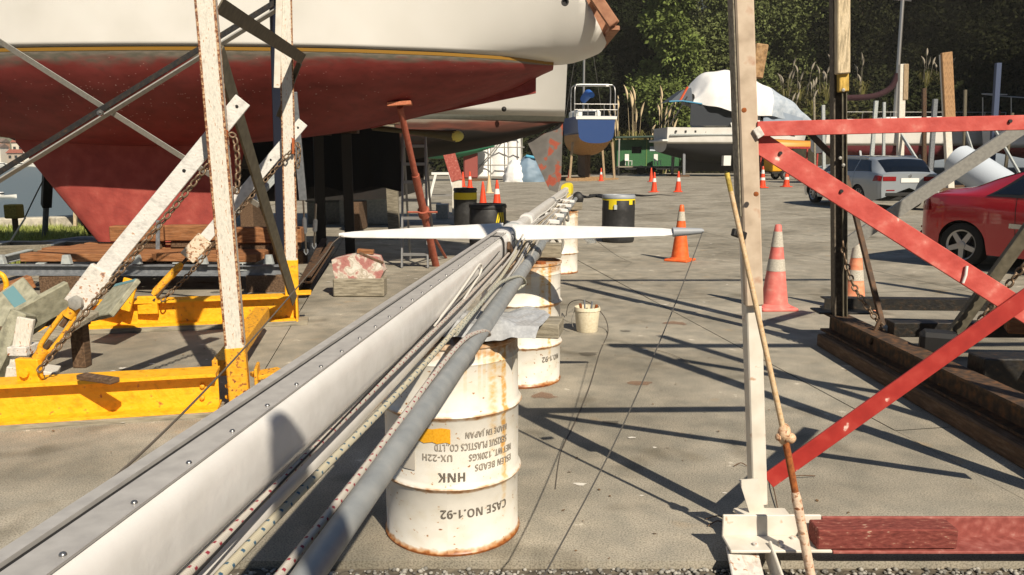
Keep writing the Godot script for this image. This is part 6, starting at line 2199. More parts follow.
func make_car(called: String, label: String, cs: CarShape, at: Vector3, heading: Vector2, paint: Material, spec: Dictionary) -> Node3D:
	var t := thing(called, label, "car", at, atan2(-heading.y, heading.x))
	var body := MB.new()
	var n := 130
	var rows := []
	for i in n + 1:
		var s := cs.L * i / n
		var r := []
		for k in 27: r.append(cs.at(s, k / 13.0 if k <= 13 else 1.0 + (k - 13) / 13.0 * 2.0, 1.0))
		for k in range(25, -1, -1): r.append(cs.at(s, k / 13.0 if k <= 13 else 1.0 + (k - 13) / 13.0 * 2.0, -1.0))
		rows.append(r)
	body.sheet(rows)
	for e in 2:
		var ring: Array = rows[0] if e == 0 else rows[n]
		var c := Vector3(ring[0].x, 0.6, 0)
		for k in ring.size() - 1: body.poly([c, ring[k], ring[k + 1]] if e == 0 else [c, ring[k + 1], ring[k]])
	put("body", body, paint, t)
	var under := MB.new()
	under.box(Transform3D(Basis.IDENTITY, Vector3(cs.L / 2, 0.44, 0)), Vector3(cs.L - 0.5, 0.42, 1.36), 0.03)
	put("underbody", under, M.dark, t)
	for w in spec.side_windows:
		for side in [-1.0, 1.0]:
			var m := MB.new()
			m.sheet(car_patch(cs, w[0], w[1], 1.12, 1.86, side), side < 0)
			put("side_window", m, M.window, t)
	if spec.has("trim"):
		for side in [-1.0, 1.0]:
			var m := MB.new()
			m.sheet(car_patch(cs, spec.trim[0], spec.trim[1], 1.02, 1.95, side, 0.002), side < 0)
			put("window_trim", m, M.dark, t)
	for pair in [["rear_window", spec.rear_glass], ["windscreen", spec.front_glass]]:
		var m := MB.new()
		for side in [-1.0, 1.0]: m.sheet(car_patch(cs, pair[1], pair[1], 2.08, 3.0, side, 0.005), side < 0)
		put(pair[0], m, M.window, t)
	for sx in spec.seams:
		for side in [-1.0, 1.0]:
			var m := MB.new()
			m.sheet(car_patch(cs, [sx[0] - 0.005, sx[0] + 0.005], [sx[1] - 0.005, sx[1] + 0.005], 0.02, 1.1, side, 0.0015, 2, 14), side < 0)
			put("door_seam", m, M.dark, t)
	for sx in spec.handles:
		for side in [-1.0, 1.0]:
			var p := cs.off(sx, 0.86, side, 0.012)
			one_bar("door_handle", p, p + Vector3(0.19, 0.01, 0), 0.03, 0.025, paint, t, Vector3.UP, 0.008)
	if spec.has("strip"):
		for side in [-1.0, 1.0]:
			var m := MB.new()
			m.sheet(car_patch(cs, spec.strip, spec.strip, 0.50, 0.58, side, 0.012, 30, 3), side < 0)
			put("rubbing_strip", m, M.chrome, t)
	# lamps
	var lens := plain(Color("7c0f12"), 0.15)
	for side in [-1.0, 1.0]:
		var m := MB.new()
		m.sheet(car_patch(cs, [0.0, spec.lamp], [0.0, spec.lamp * 0.8], 0.72, 0.93, side, 0.006, 8, 4), side < 0)
		var la := put("tail_light", m, lens, t)
		var y := cs.at(0.0, 0.83, 1.0)
		one_bar("lamp_face", Vector3(-0.006, y.y, side * (y.z - 0.02)), Vector3(-0.006, y.y, side * spec.lamp_in), 0.016, 0.12, lens, la, Vector3.UP, 0.006)
		var hl := MB.new()
		hl.sheet(car_patch(cs, [cs.L - 0.42, cs.L - 0.06], [cs.L - 0.5, cs.L - 0.10], 0.72, 0.95, side, 0.006, 8, 4), side < 0)
		put("headlight", hl, plain(Color("b9bcc0"), 0.1), t)
		var mp := cs.at(spec.mirror, 1.08, side)
		var mm := MB.new()
		mm.ball(mp + Vector3(0.02, 0.05, side * 0.10), Vector3(0.07, 0.075, 0.11), 12)
		put("mirror", mm, paint, t)
	one_bar("number_plate", Vector3(-0.012, spec.plate, -0.26), Vector3(-0.012, spec.plate, 0.26), 0.012, 0.12, M.pvc_white if not spec.has("plate_text") else M.pvc_white, t, Vector3.UP, 0.004)
	if spec.has("plate_text"):
		var f := SystemFont.new()
		f.font_names = PackedStringArray(["Droid Sans"])
		f.font_weight = 700
		var tm := TextMesh.new()
		tm.font = f
		tm.text = spec.plate_text
		tm.font_size = 32
		tm.pixel_size = 0.0036
		tm.depth = 0.004
		var o := put("plate_lettering", tm, M.dark, t)
		o.position = Vector3(-0.022, spec.plate, 0)
		o.rotation.y = -PI / 2
	one_bar("bumper_insert", Vector3(0.012, 0.42, -0.68), Vector3(0.012, 0.42, 0.68), 0.05, 0.10, M.dark, t, Vector3.UP, 0.02)
	one_bar("bumper_reflector", Vector3(0.004, 0.53, 0.42), Vector3(0.004, 0.53, 0.66), 0.03, 0.03, lens, t)
	one_bar("bumper_reflector", Vector3(0.004, 0.53, -0.66), Vector3(0.004, 0.53, -0.42), 0.03, 0.03, lens, t)
	var badge := MB.new()
	badge.lathe([Vector2(0, 0), Vector2(0.045, 0), Vector2(0.045, 0.012), Vector2(0, 0.014)], 16, Transform3D(Basis(Vector3(0, 0, 1), PI / 2), Vector3(-0.0, spec.badge, 0)))
	put("boot_badge", badge, M.chrome, t)
	if spec.has("rails"):
		for side in [-1.0, 1.0]:
			var path := []
			for i in 12: path.append(cs.off(lerpf(spec.rails[0], spec.rails[1], i / 11.0), 1.98, side, 0.07 if i > 0 and i < 11 else 0.0))
			one_tube("roof_rail", path, 0.028, M.chrome, t, 8)
	# wheels
	var R: float = spec.tyre
	for sx in cs.wheels:
		for side in [-1.0, 1.0]:
			var w := Node3D.new()
			w.name = numbered(t, "wheel")
			t.add_child(w, true)
			var zz: float = cs.at(sx + cs.arch + 0.03, 0.3, 1.0).z - 0.13
			w.position = Vector3(sx, R, side * zz)
			w.rotation.x = PI / 2 * side
			var k := MB.new()
			k.lathe([Vector2(R * 0.66, -0.10), Vector2(R * 0.9, -0.105), Vector2(R * 0.98, -0.09), Vector2(R, -0.06), Vector2(R, 0.06), Vector2(R * 0.98, 0.09), Vector2(R * 0.9, 0.105), Vector2(R * 0.68, 0.10), Vector2(R * 0.66, 0.06), Vector2(R * 0.64, -0.05)], 40)
			put("tyre", k, M.tyre, w)
			var d := MB.new()
			d.lathe([Vector2(0.0, 0.01), Vector2(R * 0.62, 0.01), Vector2(R * 0.65, 0.02)], 32)
			put("wheel_well", d, M.dark, w)
			var rm := MB.new()
			rm.lathe([Vector2(R * 0.60, 0.08), Vector2(R * 0.635, 0.095), Vector2(R * 0.67, 0.10), Vector2(R * 0.675, 0.085)], 40)
			var ns: int = spec.spokes
			for q in ns:
				var a := TAU * q / ns + 0.3
				var dr := Vector3(cos(a), 0, sin(a))
				var wd := R * (0.24 if ns <= 5 else 0.10)
				var sdv := Vector3(-sin(a), 0, cos(a))
				rm.poly([dr * R * 0.1 + sdv * wd * 0.5 + Vector3.UP * 0.085, dr * R * 0.63 + sdv * wd * 0.85 * 0.5 + Vector3.UP * 0.09, dr * R * 0.63 - sdv * wd * 0.85 * 0.5 + Vector3.UP * 0.09, dr * R * 0.1 - sdv * wd * 0.5 + Vector3.UP * 0.085])
				for e in [-1.0, 1.0]:
					rm.poly([dr * R * 0.1 + sdv * wd * 0.5 * e + Vector3.UP * 0.085, dr * R * 0.63 + sdv * wd * 0.425 * e + Vector3.UP * 0.09, dr * R * 0.63 + sdv * wd * 0.425 * e + Vector3.UP * 0.03, dr * R * 0.1 + sdv * wd * 0.5 * e + Vector3.UP * 0.03])
			rm.lathe([Vector2(R * 0.20, 0.07), Vector2(R * 0.18, 0.095), Vector2(R * 0.09, 0.10), Vector2(0, 0.10)], 20)
			put("rim", rm, M.rim, w)
	return t

func make_cars():
	var silver := plain(Color("969ca1"), 0.3, 0.35)
	silver.clearcoat_enabled = true
	silver.clearcoat = 0.8
	silver.clearcoat_roughness = 0.05
	var red := plain(Color("ad1a26"), 0.3, 0.15)
	red.clearcoat_enabled = true
	red.clearcoat = 1.0
	red.clearcoat_roughness = 0.04
	var a := CarShape.new()
	a.L = 4.85
	a.top_x = [0.0, 0.06, 0.22, 0.50, 0.85, 1.5, 2.2, 2.7, 3.1, 3.65, 4.2, 4.65, 4.85]
	a.top_y = [0.99, 1.01, 1.18, 1.38, 1.455, 1.48, 1.485, 1.45, 1.30, 1.02, 0.92, 0.78, 0.62]
	a.sh_x = [0.0, 0.1, 0.5, 1.5, 2.6, 3.6, 4.3, 4.7, 4.85]
	a.sh_y = [0.95, 0.98, 0.99, 0.97, 0.95, 0.92, 0.80, 0.68, 0.58]
	a.w_x = [0.0, 0.12, 0.5, 1.5, 3.4, 4.2, 4.65, 4.85]
	a.w_y = [0.80, 0.87, 0.91, 0.93, 0.925, 0.89, 0.76, 0.58]
	a.wheels = [1.02, 3.86]
	make_car("parked_car", "silver estate car with roof rails parked facing the hill", a, Vector3(10.85, 0, -22.0), Vector2(-0.10, -0.995), silver,
		{"side_windows": [[[0.42, 1.28], [0.72, 1.26]], [[1.33, 2.22], [1.31, 2.18]], [[2.28, 3.30], [2.24, 2.72]]], "rear_glass": [0.09, 0.50], "front_glass": [2.74, 3.56], "seams": [[1.30, 1.28], [2.26, 2.22], [3.30, 3.36]], "handles": [1.42, 2.40], "lamp": 0.30, "lamp_in": 0.40, "mirror": 3.1, "plate": 0.80, "badge": 0.92, "rails": [0.9, 2.7], "tyre": 0.335, "spokes": 10})
	var b := CarShape.new()
	b.L = 4.68
	b.top_x = [0.0, 0.05, 0.3, 0.72, 1.1, 1.55, 2.05, 2.6, 3.1, 3.65, 4.25, 4.55, 4.68]
	b.top_y = [0.86, 1.03, 1.11, 1.17, 1.31, 1.44, 1.49, 1.47, 1.31, 1.04, 0.90, 0.73, 0.55]
	b.sh_x = [0.0, 0.06, 0.4, 1.2, 2.4, 3.5, 4.2, 4.68]
	b.sh_y = [0.82, 0.97, 1.03, 1.02, 0.97, 0.92, 0.79, 0.52]
	b.w_x = [0.0, 0.06, 0.2, 0.5, 1.4, 3.3, 4.1, 4.5, 4.68]
	b.w_y = [0.62, 0.74, 0.84, 0.89, 0.915, 0.91, 0.87, 0.74, 0.55]
	b.wheels = [0.77, 3.49]
	b.tuck = 0.70
	# rear left wheel stands at the pixel of the photograph's; the car points to the right and towards the camera
	var hd := Vector2(0.47, 0.88).normalized()
	var wheel := Vector3(6.437, 0.130, -11.353)
	var side := Vector3(-hd.y, 0, hd.x)      # towards the car's right in plan
	var rear := wheel - Vector3(hd.x, 0, hd.y) * 0.77 - Vector3(hd.y, 0, -hd.x) * 0.82 * -1.0
	rear = wheel - Vector3(hd.x, 0, hd.y) * 0.77 - side * -0.80
	if (rear - Vector3.ZERO).length() < (wheel - Vector3.ZERO).length(): rear = wheel - Vector3(hd.x, 0, hd.y) * 0.77 - side * 0.80
	rear.y = 0.0
	make_car("parked_car", "dark red saloon car with silver five-spoke wheel at the right edge", b, rear, hd, red,
		{"side_windows": [[[1.16, 1.56], [1.52, 1.62]], [[1.62, 2.36], [1.66, 2.30]], [[2.42, 3.36], [2.36, 2.78]]], "trim": [[1.08, 3.44], [1.46, 2.86]], "rear_glass": [0.80, 1.50], "front_glass": [2.72, 3.56], "seams": [[1.55, 1.50], [2.39, 2.34], [3.36, 3.42]], "handles": [1.70, 2.52], "strip": [1.45, 3.28], "lamp": 0.28, "lamp_in": 0.34, "mirror": 3.08, "plate": 0.62, "badge": 0.82, "tyre": 0.325, "spokes": 5})

# ---------------------------------------------------------------- far side of the yard

# a simple hauled-out hull: x along the length, stern at -L/2, waterline at wl above the ground
func hull_shell(t: Node3D, L: float, beam: float, bottom: float, wl: float, sheer: float, top_m: Material, bot_m: Material, stern := 0.75, deck_m: Material = null):
	var bot := []
	var top := []
	for i in 31:
		var s := i / 30.0
		var x := -L / 2 + L * s
		var f := minf(1.0, stern + (1.0 - stern) * sin(minf(s / 0.4, 1.0) * PI / 2)) * pow(maxf(0.0, 1.0 - pow(maxf(0.0, (s - 0.42) / 0.58), 2.4)), 0.75)
		var b := beam / 2 * f
		var y0 := lerpf(wl, bottom, sin(clampf(0.12 + s * 0.9, 0, 1) * PI) * 0.9 + 0.1 if s < 0.5 else sin(clampf(0.08 + s * 0.9, 0, 1) * PI))
		y0 = minf(y0, wl - 0.02)
		var sh := sheer + 0.35 * pow(s, 2.0) + 0.1 * pow(1.0 - s, 2.0)
		var rb := []
		var rt := []
		for k in 15:
			var a := PI * k / 14.0 - PI / 2
			rb.append(Vector3(x, wl - (wl - y0) * pow(cos(a), 0.8), signf(a) * pow(absf(sin(a)), 0.85) * b * 0.93))
		for side in [-1.0, 1.0]:
			var q := []
			for k in 8: q.append(Vector3(x + (L * 0.03 * k / 7.0 if s > 0.9 else 0.0), wl + (sh - wl) * k / 7.0, side * b * lerpf(0.93, 1.0, pow(k / 7.0, 0.6))))
			if side < 0: q.reverse()
			rt.append_array(q)
		bot.append(rb); top.append(rt)
	var bm := MB.new()
	bm.sheet(bot, true)
	put("hull_bottom", bm, bot_m, t)
	var tm := MB.new()
	tm.sheet(top, true)
	var c := Vector3(-L / 2, wl, 0)
	var inside := Vector3(0, wl, 0)
	for k in 15: tm.poly_from([c, top[0][k], top[0][k + 1]], inside)
	tm.poly_from([c, top[0][15], top[0][0]], inside)
	for k in 14: tm.poly_from([c, bot[0][k + 1], bot[0][k]], inside)
	put("topsides", tm, top_m, t)
	var dk := MB.new()
	var deck := []
	for r in top: deck.append([r[0] + Vector3(0, -0.06, 0.03), r[15] + Vector3(0, -0.06, -0.03)])
	dk.sheet(deck)
	put("deck", dk, deck_m if deck_m else top_m, t)

func make_far_yard():
	# blue yacht seen from the stern
	var blue := plain(Color("1f3d70"), 0.4)
	var t := thing("blue_yacht", "blue yacht with white stern cabin and timber-brown bottom on stands", "yacht", Vector3(5.711, 0.000, -64.000), PI * 0.5 + 0.10)
	hull_shell(t, 9.0, 3.3, 1.9, 3.45, 4.65, blue, worn(170, 0.02, 2.0, [[0.0, Color("7d5a34")], [0.5, Color("a37843")], [1.0, Color("b58d5a")]], 0.8), 0.85, M.pvc_white)
	one_bar("keel", Vector3(-1.6, 1.2, 0), Vector3(1.8, 1.2, 0), 0.4, 1.9, M.wood_dark, t, Vector3.UP, 0.1)
	one_bar("cabin", Vector3(-1.6, 5.0, 0), Vector3(2.0, 5.1, 0), 1.9, 0.7, M.pvc_white, t, Vector3.UP, 0.15)
	one_bar("cabin_window", Vector3(-1.63, 5.08, -0.5), Vector3(-1.63, 5.08, 0.5), 0.04, 0.3, M.window, t)
	one_bar("white_stripe", Vector3(-4.52, 4.62, -1.52), Vector3(-4.52, 4.62, 1.52), 0.05, 0.22, M.pvc_white, t)
	var arch := MB.new()
	for z in [-1.5, 1.5]:
		arch.tube(spline([Vector3(-3.9, 4.7, z), Vector3(-3.8, 6.6, z), Vector3(-3.5, 7.05, z * 0.9)]), 0.045, 6)
		arch.tube(spline([Vector3(-2.2, 4.7, z), Vector3(-2.3, 6.7, z), Vector3(-2.5, 7.05, z * 0.9)]), 0.045, 6)
		arch.tube([Vector3(-3.5, 7.05, z * 0.9), Vector3(-2.5, 7.05, z * 0.9)], 0.045, 6)
	for x in [-3.5, -2.5]: arch.tube([Vector3(x, 7.05, -1.35), Vector3(x, 7.05, 1.35)], 0.05, 6)
	put("stern_arch", arch, M.alu, t)
	one_bar("solar_panel", Vector3(-3.4, 7.12, 0), Vector3(-2.6, 7.12, 0), 2.2, 0.04, M.pale_grey, t)
	var rails := MB.new()
	for z in [-1.6, -0.6, 0.6, 1.6]: rails.tube([Vector3(-4.3, 4.7, z), Vector3(-4.3, 5.6, z)], 0.03, 5)
	for y in [5.2, 5.6]: rails.tube([Vector3(-4.3, y, -1.6), Vector3(-4.3, y, 1.6)], 0.025, 5)
	put("pushpit", rails, M.alu, t)
	one_tube("mast", [Vector3(0.6, 5.0, -0.0), Vector3(0.6, 15.5, 0.0)], 0.09, M.alu, t, 8)
	one_tube("boom_cover", [Vector3(0.5, 6.3, 0.0), Vector3(-1.0, 6.6, 0.05), Vector3(-2.2, 6.4, 0.1)], [0.30, 0.34, 0.2], plain(Color("1f5fb0"), 0.7), t, 10)
	for z in [-1.5, 1.5]:
		one_tube("shroud", [Vector3(0.4, 4.8, z), Vector3(0.6, 14.0, 0)], 0.018, M.wire, t, 4)
	for q in [[-3.2, -1.5], [-3.2, 1.5], [1.4, -1.7], [1.4, 1.7]]:
		one_bar("stand_post", Vector3(q[0], 0, q[1] * 1.15), Vector3(q[0], 2.9, q[1]), 0.16, 0.16, M.wood_y, t)
	for x in [-3.2, 1.4]:
		one_bar("stand_sill", Vector3(x, 0.12, -2.0), Vector3(x, 0.12, 2.0), 0.25, 0.24, M.wood_z, t)

	# motor launch under a white cover
	var l := thing("covered_launch", "large white motor launch under a domed white and blue tarpaulin", "motor launch", Vector3(18.452, 0.000, -68.000), 0.10)
	hull_shell(l, 12.4, 4.4, 1.1, 2.65, 3.85, M.white_hull, plain(Color("0d0d0e"), 0.8), 0.92)
	one_bar("swim_platform", Vector3(-6.6, 2.9, 0), Vector3(-6.1, 2.9, 0), 4.0, 0.16, M.pvc_white, l, Vector3.UP, 0.04)
	one_bar("rub_rail", Vector3(-6.0, 3.35, 2.12), Vector3(1.0, 3.4, 2.23), 0.08, 0.12, M.pale_grey, l)
	one_bar("cabin", Vector3(-3.2, 4.9, 0), Vector3(3.6, 4.9, 0), 3.5, 1.7, M.pvc_white, l, Vector3.UP, 0.2)
	for x in [-2.9, -1.9, -0.9, 0.3, 1.6]:
		one_bar("cabin_window", Vector3(x, 5.05, 1.76), Vector3(x + 0.85, 5.05, 1.76), 0.04, 0.95, M.window, l, Vector3.UP, 0.01)
	one_bar("cabin_door", Vector3(-3.22, 5.0, -0.2), Vector3(-3.22, 5.0, 1.2), 0.04, 1.5, M.window, l, Vector3.UP, 0.01)
	one_bar("side_curtain", Vector3(-4.3, 4.95, 1.80), Vector3(0.2, 4.95, 1.82), 0.05, 1.75, plain(Color("1c232c"), 0.6), l, Vector3.UP, 0.02)
	one_bar("coaming", Vector3(-0.9, 3.95, 2.0), Vector3(1.4, 4.7, 1.95), 0.06, 0.75, M.pvc_white, l, Vector3.UP, 0.02)
	for k in 5: one_bar("fairlead", Vector3(-5.6 + k * 0.8, 3.62, 2.10), Vector3(-5.45 + k * 0.8, 3.62, 2.12), 0.06, 0.16, M.dark, l)
	for z in [-1.5, 0.0, 1.5]: one_bar("stern_post", Vector3(-5.9, 4.1, z), Vector3(-4.5, 6.4, z), 0.09, 0.09, M.dark if z != 0 else M.olive, l)
	# the cover: a ridge that swells at the flybridge and falls to the bow
	var xs := [-4.0, -3.0, -1.6, 0.0, 2.5, 4.5, 6.5]
	var rh := [6.7, 8.2, 8.6, 8.45, 7.3, 6.2, 4.5]
	var eh := [5.9, 5.7, 5.35, 5.05, 4.8, 4.6, 4.3]
	var parts := [["cover", -4.0, 2.3, M.tarp_white], ["bow_cover", 2.3, 6.6, worn(171, 0.012, 3.0, [[0.0, Color("8794a2")], [0.5, Color("a3adb8")], [1.0, Color("b9c0c8")]], 0.6)]]
	for q in parts:
		var rows := []
		for i in 25:
			var x := lerpf(q[1], q[2], i / 24.0)
			var r := []
			for k in 21:
				var a := PI * k / 20.0 - PI / 2
				var e := tab(xs, eh, x)
				var h := tab(xs, rh, x)
				var w := 2.2 * clampf(1.15 - maxf(0.0, x - 2.0) * 0.16, 0.25, 1.05) * (0.62 + 0.38 * smoothstep(-4.2, -2.4, x))
				r.append(Vector3(x + 0.25 * sin(a * 2.0), e + (h - e) * pow(cos(a), 0.7) + 0.05 * sin(x * 3.0 + k), w * sin(a) + 0.04 * sin(x * 5.0 + k * 0.7)))
			rows.append(r)
		var m := MB.new()
		m.sheet(rows)
		put(q[0], m, q[3], l)
	# blue-grey side sheets that hang from the cover over the forward cabin
	rows_side(l)
	var flap := MB.new()
	flap.poly([Vector3(-5.9, 6.0, 1.4), Vector3(-4.0, 5.95, 1.4), Vector3(-3.9, 7.2, 0.6), Vector3(-4.6, 7.0, 0.8)])
	flap.poly([Vector3(-5.9, 6.0, 1.4), Vector3(-4.6, 7.0, 0.8), Vector3(-4.6, 7.0, -0.8), Vector3(-5.9, 6.0, -1.4)])
	put("open_flap", flap, plain(Color("39414c"), 0.7), l)
	one_bar("orange_pole", Vector3(-5.1, 6.0, 1.46), Vector3(-4.3, 7.2, 0.9), 0.14, 0.1, plain(Color("c4532a"), 0.6), l)
	one_tube("blue_edge", [Vector3(-5.95, 6.0, 1.45), Vector3(-4.9, 6.05, 1.5), Vector3(-3.4, 5.8, 1.9)], 0.07, plain(Color("3d86a8"), 0.6), l, 6)
	one_bar("skeg", Vector3(-4.0, 0.9, 0), Vector3(3.5, 0.9, 0), 0.5, 1.0, M.dark, l)
	for q in [[-4.6, 1.6], [-4.6, -1.6], [1.5, 1.7], [1.5, -1.7]]:
		one_bar("stand", Vector3(q[0], 0, q[1]), Vector3(q[0], 1.9, q[1] * 0.9), 0.2, 0.2, M.grey_steel, l)
		one_bar("stand_foot", Vector3(q[0] - 0.4, 0.08, q[1]), Vector3(q[0] + 0.4, 0.08, q[1]), 0.6, 0.16, M.wood_dark, l)
	one_bar("white_bin", Vector3(-1.6, 1.3, 2.2), Vector3(-1.0, 1.3, 2.2), 0.5, 0.8, M.pvc_white, l)

	# green site caravan with an open side and plastic chairs
	var g := thing("green_shed", "dark green site hut on wheels with a canopy roof", "site hut", Vector3(12.874, 0.000, -77.000), 0.0)
	var gm := worn(172, 0.02, 1.5, [[0.0, Color("1c4a28")], [0.5, Color("245a30")], [1.0, Color("2f6a3b")]], 0.55)
	one_bar("wall", Vector3(-2.9, 1.95, -0.8), Vector3(3.0, 1.95, -0.8), 1.6, 2.6, gm, g, Vector3.UP, 0.03)
	one_bar("roof", Vector3(-3.2, 3.45, -0.3), Vector3(0.9, 3.55, -0.3), 3.0, 0.14, plain(Color("33493c"), 0.6), g)
	one_bar("roof", Vector3(0.9, 3.55, -0.3), Vector3(3.1, 3.35, -0.3), 3.0, 0.14, plain(Color("33493c"), 0.6), g)
	one_bar("window", Vector3(-1.5, 2.3, 0.02), Vector3(-0.6, 2.3, 0.02), 0.06, 0.6, M.window, g)
	one_bar("notice", Vector3(0.2, 2.4, 0.02), Vector3(0.9, 2.4, 0.02), 0.04, 0.42, plain(Color("b9c3cc"), 0.6), g)
	one_bar("door_post", Vector3(-0.1, 0.7, 0.02), Vector3(-0.1, 3.2, 0.02), 0.08, 0.06, plain(Color("5f7a3c"), 0.7), g, Vector3(0, 0, 1))
	for x in [-2.85, 2.9]: one_bar("canopy_post", Vector3(x, 0.0, 1.05), Vector3(x, 3.4, 1.05), 0.12, 0.12, M.galv if x < 0 else gm, g, Vector3(0, 0, 1))
	one_bar("chassis", Vector3(-3.0, 0.55, -0.8), Vector3(3.0, 0.55, -0.8), 1.4, 0.2, M.dark, g)
	for x in [-0.6, 0.4]:
		var w := MB.new()
		w.lathe([Vector2(0, -0.1), Vector2(0.36, -0.1), Vector2(0.42, 0.0), Vector2(0.36, 0.1), Vector2(0.16, 0.1), Vector2(0, 0.08)], 20, Transform3D(Basis(Vector3.RIGHT, PI / 2), Vector3(x, 0.42, 0.1)))
		put("wheel", w, M.tyre, g)
	for q in [[-1.9, 0.35, "white plastic chair at the left by the green site hut"], [0.8, 0.5, "white plastic chair in the middle before the green site hut"]]:
		var c := thing("plastic_chair", q[2], "chair", g.position + Vector3(q[0], 0.85, 0.5 + q[1]), 0.6, "white plastic chairs at the hut")
		one_bar("seat", Vector3(-0.25, 0.42, 0), Vector3(0.25, 0.42, 0), 0.5, 0.05, M.pvc_white, c)
		one_bar("backrest", Vector3(-0.25, 0.75, -0.27), Vector3(0.25, 0.75, -0.27), 0.05, 0.6, M.pvc_white, c)
		for e in [[-0.22, -0.2], [0.22, -0.2], [-0.22, 0.2], [0.22, 0.2]]: one_bar("leg", Vector3(e[0], 0, e[1]), Vector3(e[0], 0.42, e[1]), 0.05, 0.05, M.pvc_white, c)
	tag(one_bar("timber_deck", g.position + Vector3(-3.0, 0.72, 1.05), g.position + Vector3(3.0, 0.72, 1.05), 1.5, 0.12, M.wood_grey, self), "low timber landing in front of the green site hut", "deck")

	# boats and clutter seen under the second yacht's counter
	var w1 := thing("red_keel_yacht", "white yacht with a broad red keel, far off under the second yacht's stern", "yacht", Vector3(-4.995, 0.000, -62.000), 0.25)
	hull_shell(w1, 7.6, 2.6, 1.7, 2.7, 3.7, M.pvc_white, plain(Color("2f7a5a"), 0.7), 0.8)
	one_bar("keel", Vector3(1.3, 1.2, 0), Vector3(2.4, 1.2, 0), 0.4, 2.0, plain(Color("84413a"), 0.8), w1, Vector3.UP, 0.08)
	one_bar("keel_block", Vector3(0.9, 0.1, 0), Vector3(3.1, 0.1, 0), 0.6, 0.2, M.wood_dark, w1)
	var w2 := thing("shrouded_boat", "tall boat wrapped in white plastic sheeting far off left of the mast tip", "boat", Vector3(-1.309, 0.000, -66.000), 0.0)
	for q in [[-1.2, 1.1, 3.6, 2.0], [0.25, 0.9, 4.2, 1.8], [1.4, 0.7, 3.9, 1.6]]:
		var rows := []
		for i in 9:
			var r := []
			for k in 17:
				var a := TAU * k / 16
				var rr: float = q[1] * (1.0 + 0.07 * sin(k * 2.7 + i)) * (1.0 - 0.25 * pow(i / 8.0, 3.0))
				r.append(Vector3(q[0] + cos(a) * rr, q[2] * i / 8.0 + 0.3, sin(a) * rr))
			rows.append(r)
		var m := MB.new()
		m.sheet(rows, true)
		put("sheeting", m, M.tarp_white, w2)
	for x in [-1.9, -0.4, 1.0, 2.1]:
		one_tube("scaffold_pole", [Vector3(x, 0, 1.3), Vector3(x, 4.2, 1.3)], 0.05, M.galv, w2, 6)
	for y in [1.2, 2.6, 3.9]: one_tube("scaffold_pole", [Vector3(-2.1, y, 1.36), Vector3(2.3, y, 1.36)], 0.05, M.galv, w2, 6)
	one_tube("scaffold_pole", [Vector3(-1.9, 0.3, 1.42), Vector3(1.0, 3.8, 1.42)], 0.05, M.galv, w2, 6)
	var hp := thing("tarpaulin_heap", "grey-blue and white tarpaulin draped over a heap beside the rudder", "tarpaulin", Vector3(0.818, 0.000, -60.000))
	for q in [[-0.55, 0.9, 1.6, "white_sheet", M.tarp_white], [0.45, 1.05, 1.9, "grey_sheet", M.tarp_blue]]:
		var rows := []
		for i in 9:
			var r := []
			for k in 21:
				var a := TAU * k / 20
				var f := 1.0 - pow(i / 8.0, 2.6) * 0.72 + 0.07 * sin(i * 2.1 + k)
				r.append(Vector3(q[0] + cos(a) * q[1] * f * (1.0 + 0.13 * sin(k * 1.9)), q[2] * i / 8.0, sin(a) * 0.9 * f * (1.0 + 0.13 * cos(k * 2.3))))
			rows.append(r)
		var m := MB.new()
		m.sheet(rows, true)
		put(q[3], m, q[4], hp)
	one_bar("blue_sheet", Vector3(0.2, 1.9, 0.2), Vector3(1.0, 1.75, 0.3), 0.5, 0.2, plain(Color("4f9ab8"), 0.6), hp, Vector3.UP, 0.08)
	# trestle bench near the ladder
	var tr := thing("trestle", "pale aluminium trestle beside the second yacht's keel, left of the banded drum", "trestle", Vector3(-2.492, 0.000, -29.000), 0.1)
	for z in [-0.4, 0.4]:
		one_bar("leg", Vector3(-0.55, 0, z), Vector3(-0.25, 1.1, z), 0.09, 0.09, M.pvc_white, tr, Vector3(0, 0, 1))
		one_bar("leg", Vector3(0.55, 0, z), Vector3(0.25, 1.1, z), 0.09, 0.09, M.pvc_white, tr, Vector3(0, 0, 1))
		one_bar("brace", Vector3(-0.45, 0.35, z), Vector3(0.45, 0.35, z), 0.04, 0.05, M.alu, tr)
	one_bar("top", Vector3(-0.4, 1.12, 0), Vector3(0.4, 1.12, 0), 0.9, 0.08, M.pvc_white, tr)
	for y in [0.35, 0.7]: one_bar("step", Vector3(-0.5 + y * 0.25, y, -0.4), Vector3(-0.5 + y * 0.25, y, 0.4), 0.12, 0.03, M.alu, tr)
	tag(one_bar("concrete_block", Vector3(-2.085, 0.000, -21.966) + Vector3(0, 0.2, -0.2), Vector3(-1.756, 0.000, -21.966) + Vector3(0, 0.2, -0.2), 0.4, 0.4, M.pale_grey, self), "grey concrete block below the aluminium trestle", "block")
	var sp := thing("red_propped_post", "peeling red and white post standing behind the banded drum", "post", Vector3(-2.934, 0.000, -24.000))
	one_bar("post", Vector3(0, 0, 0), Vector3(0.02, 1.0, 0), 0.28, 0.26, M.white_post, sp, Vector3(0, 0, 1))
	one_bar("red_top", Vector3(0.02, 1.0, 0), Vector3(-0.25, 1.9, 0), 0.34, 0.3, worn(173, 0.02, 0.8, [[0.0, Color("8e4039")], [0.7, Color("a95a4e")], [0.9, Color("b98074")], [1.0, Color("d8cfc0")]], 0.85), sp, Vector3(0, 0, 1))
	sp.position = Vector3(-1.647, 0.000, -24.000)
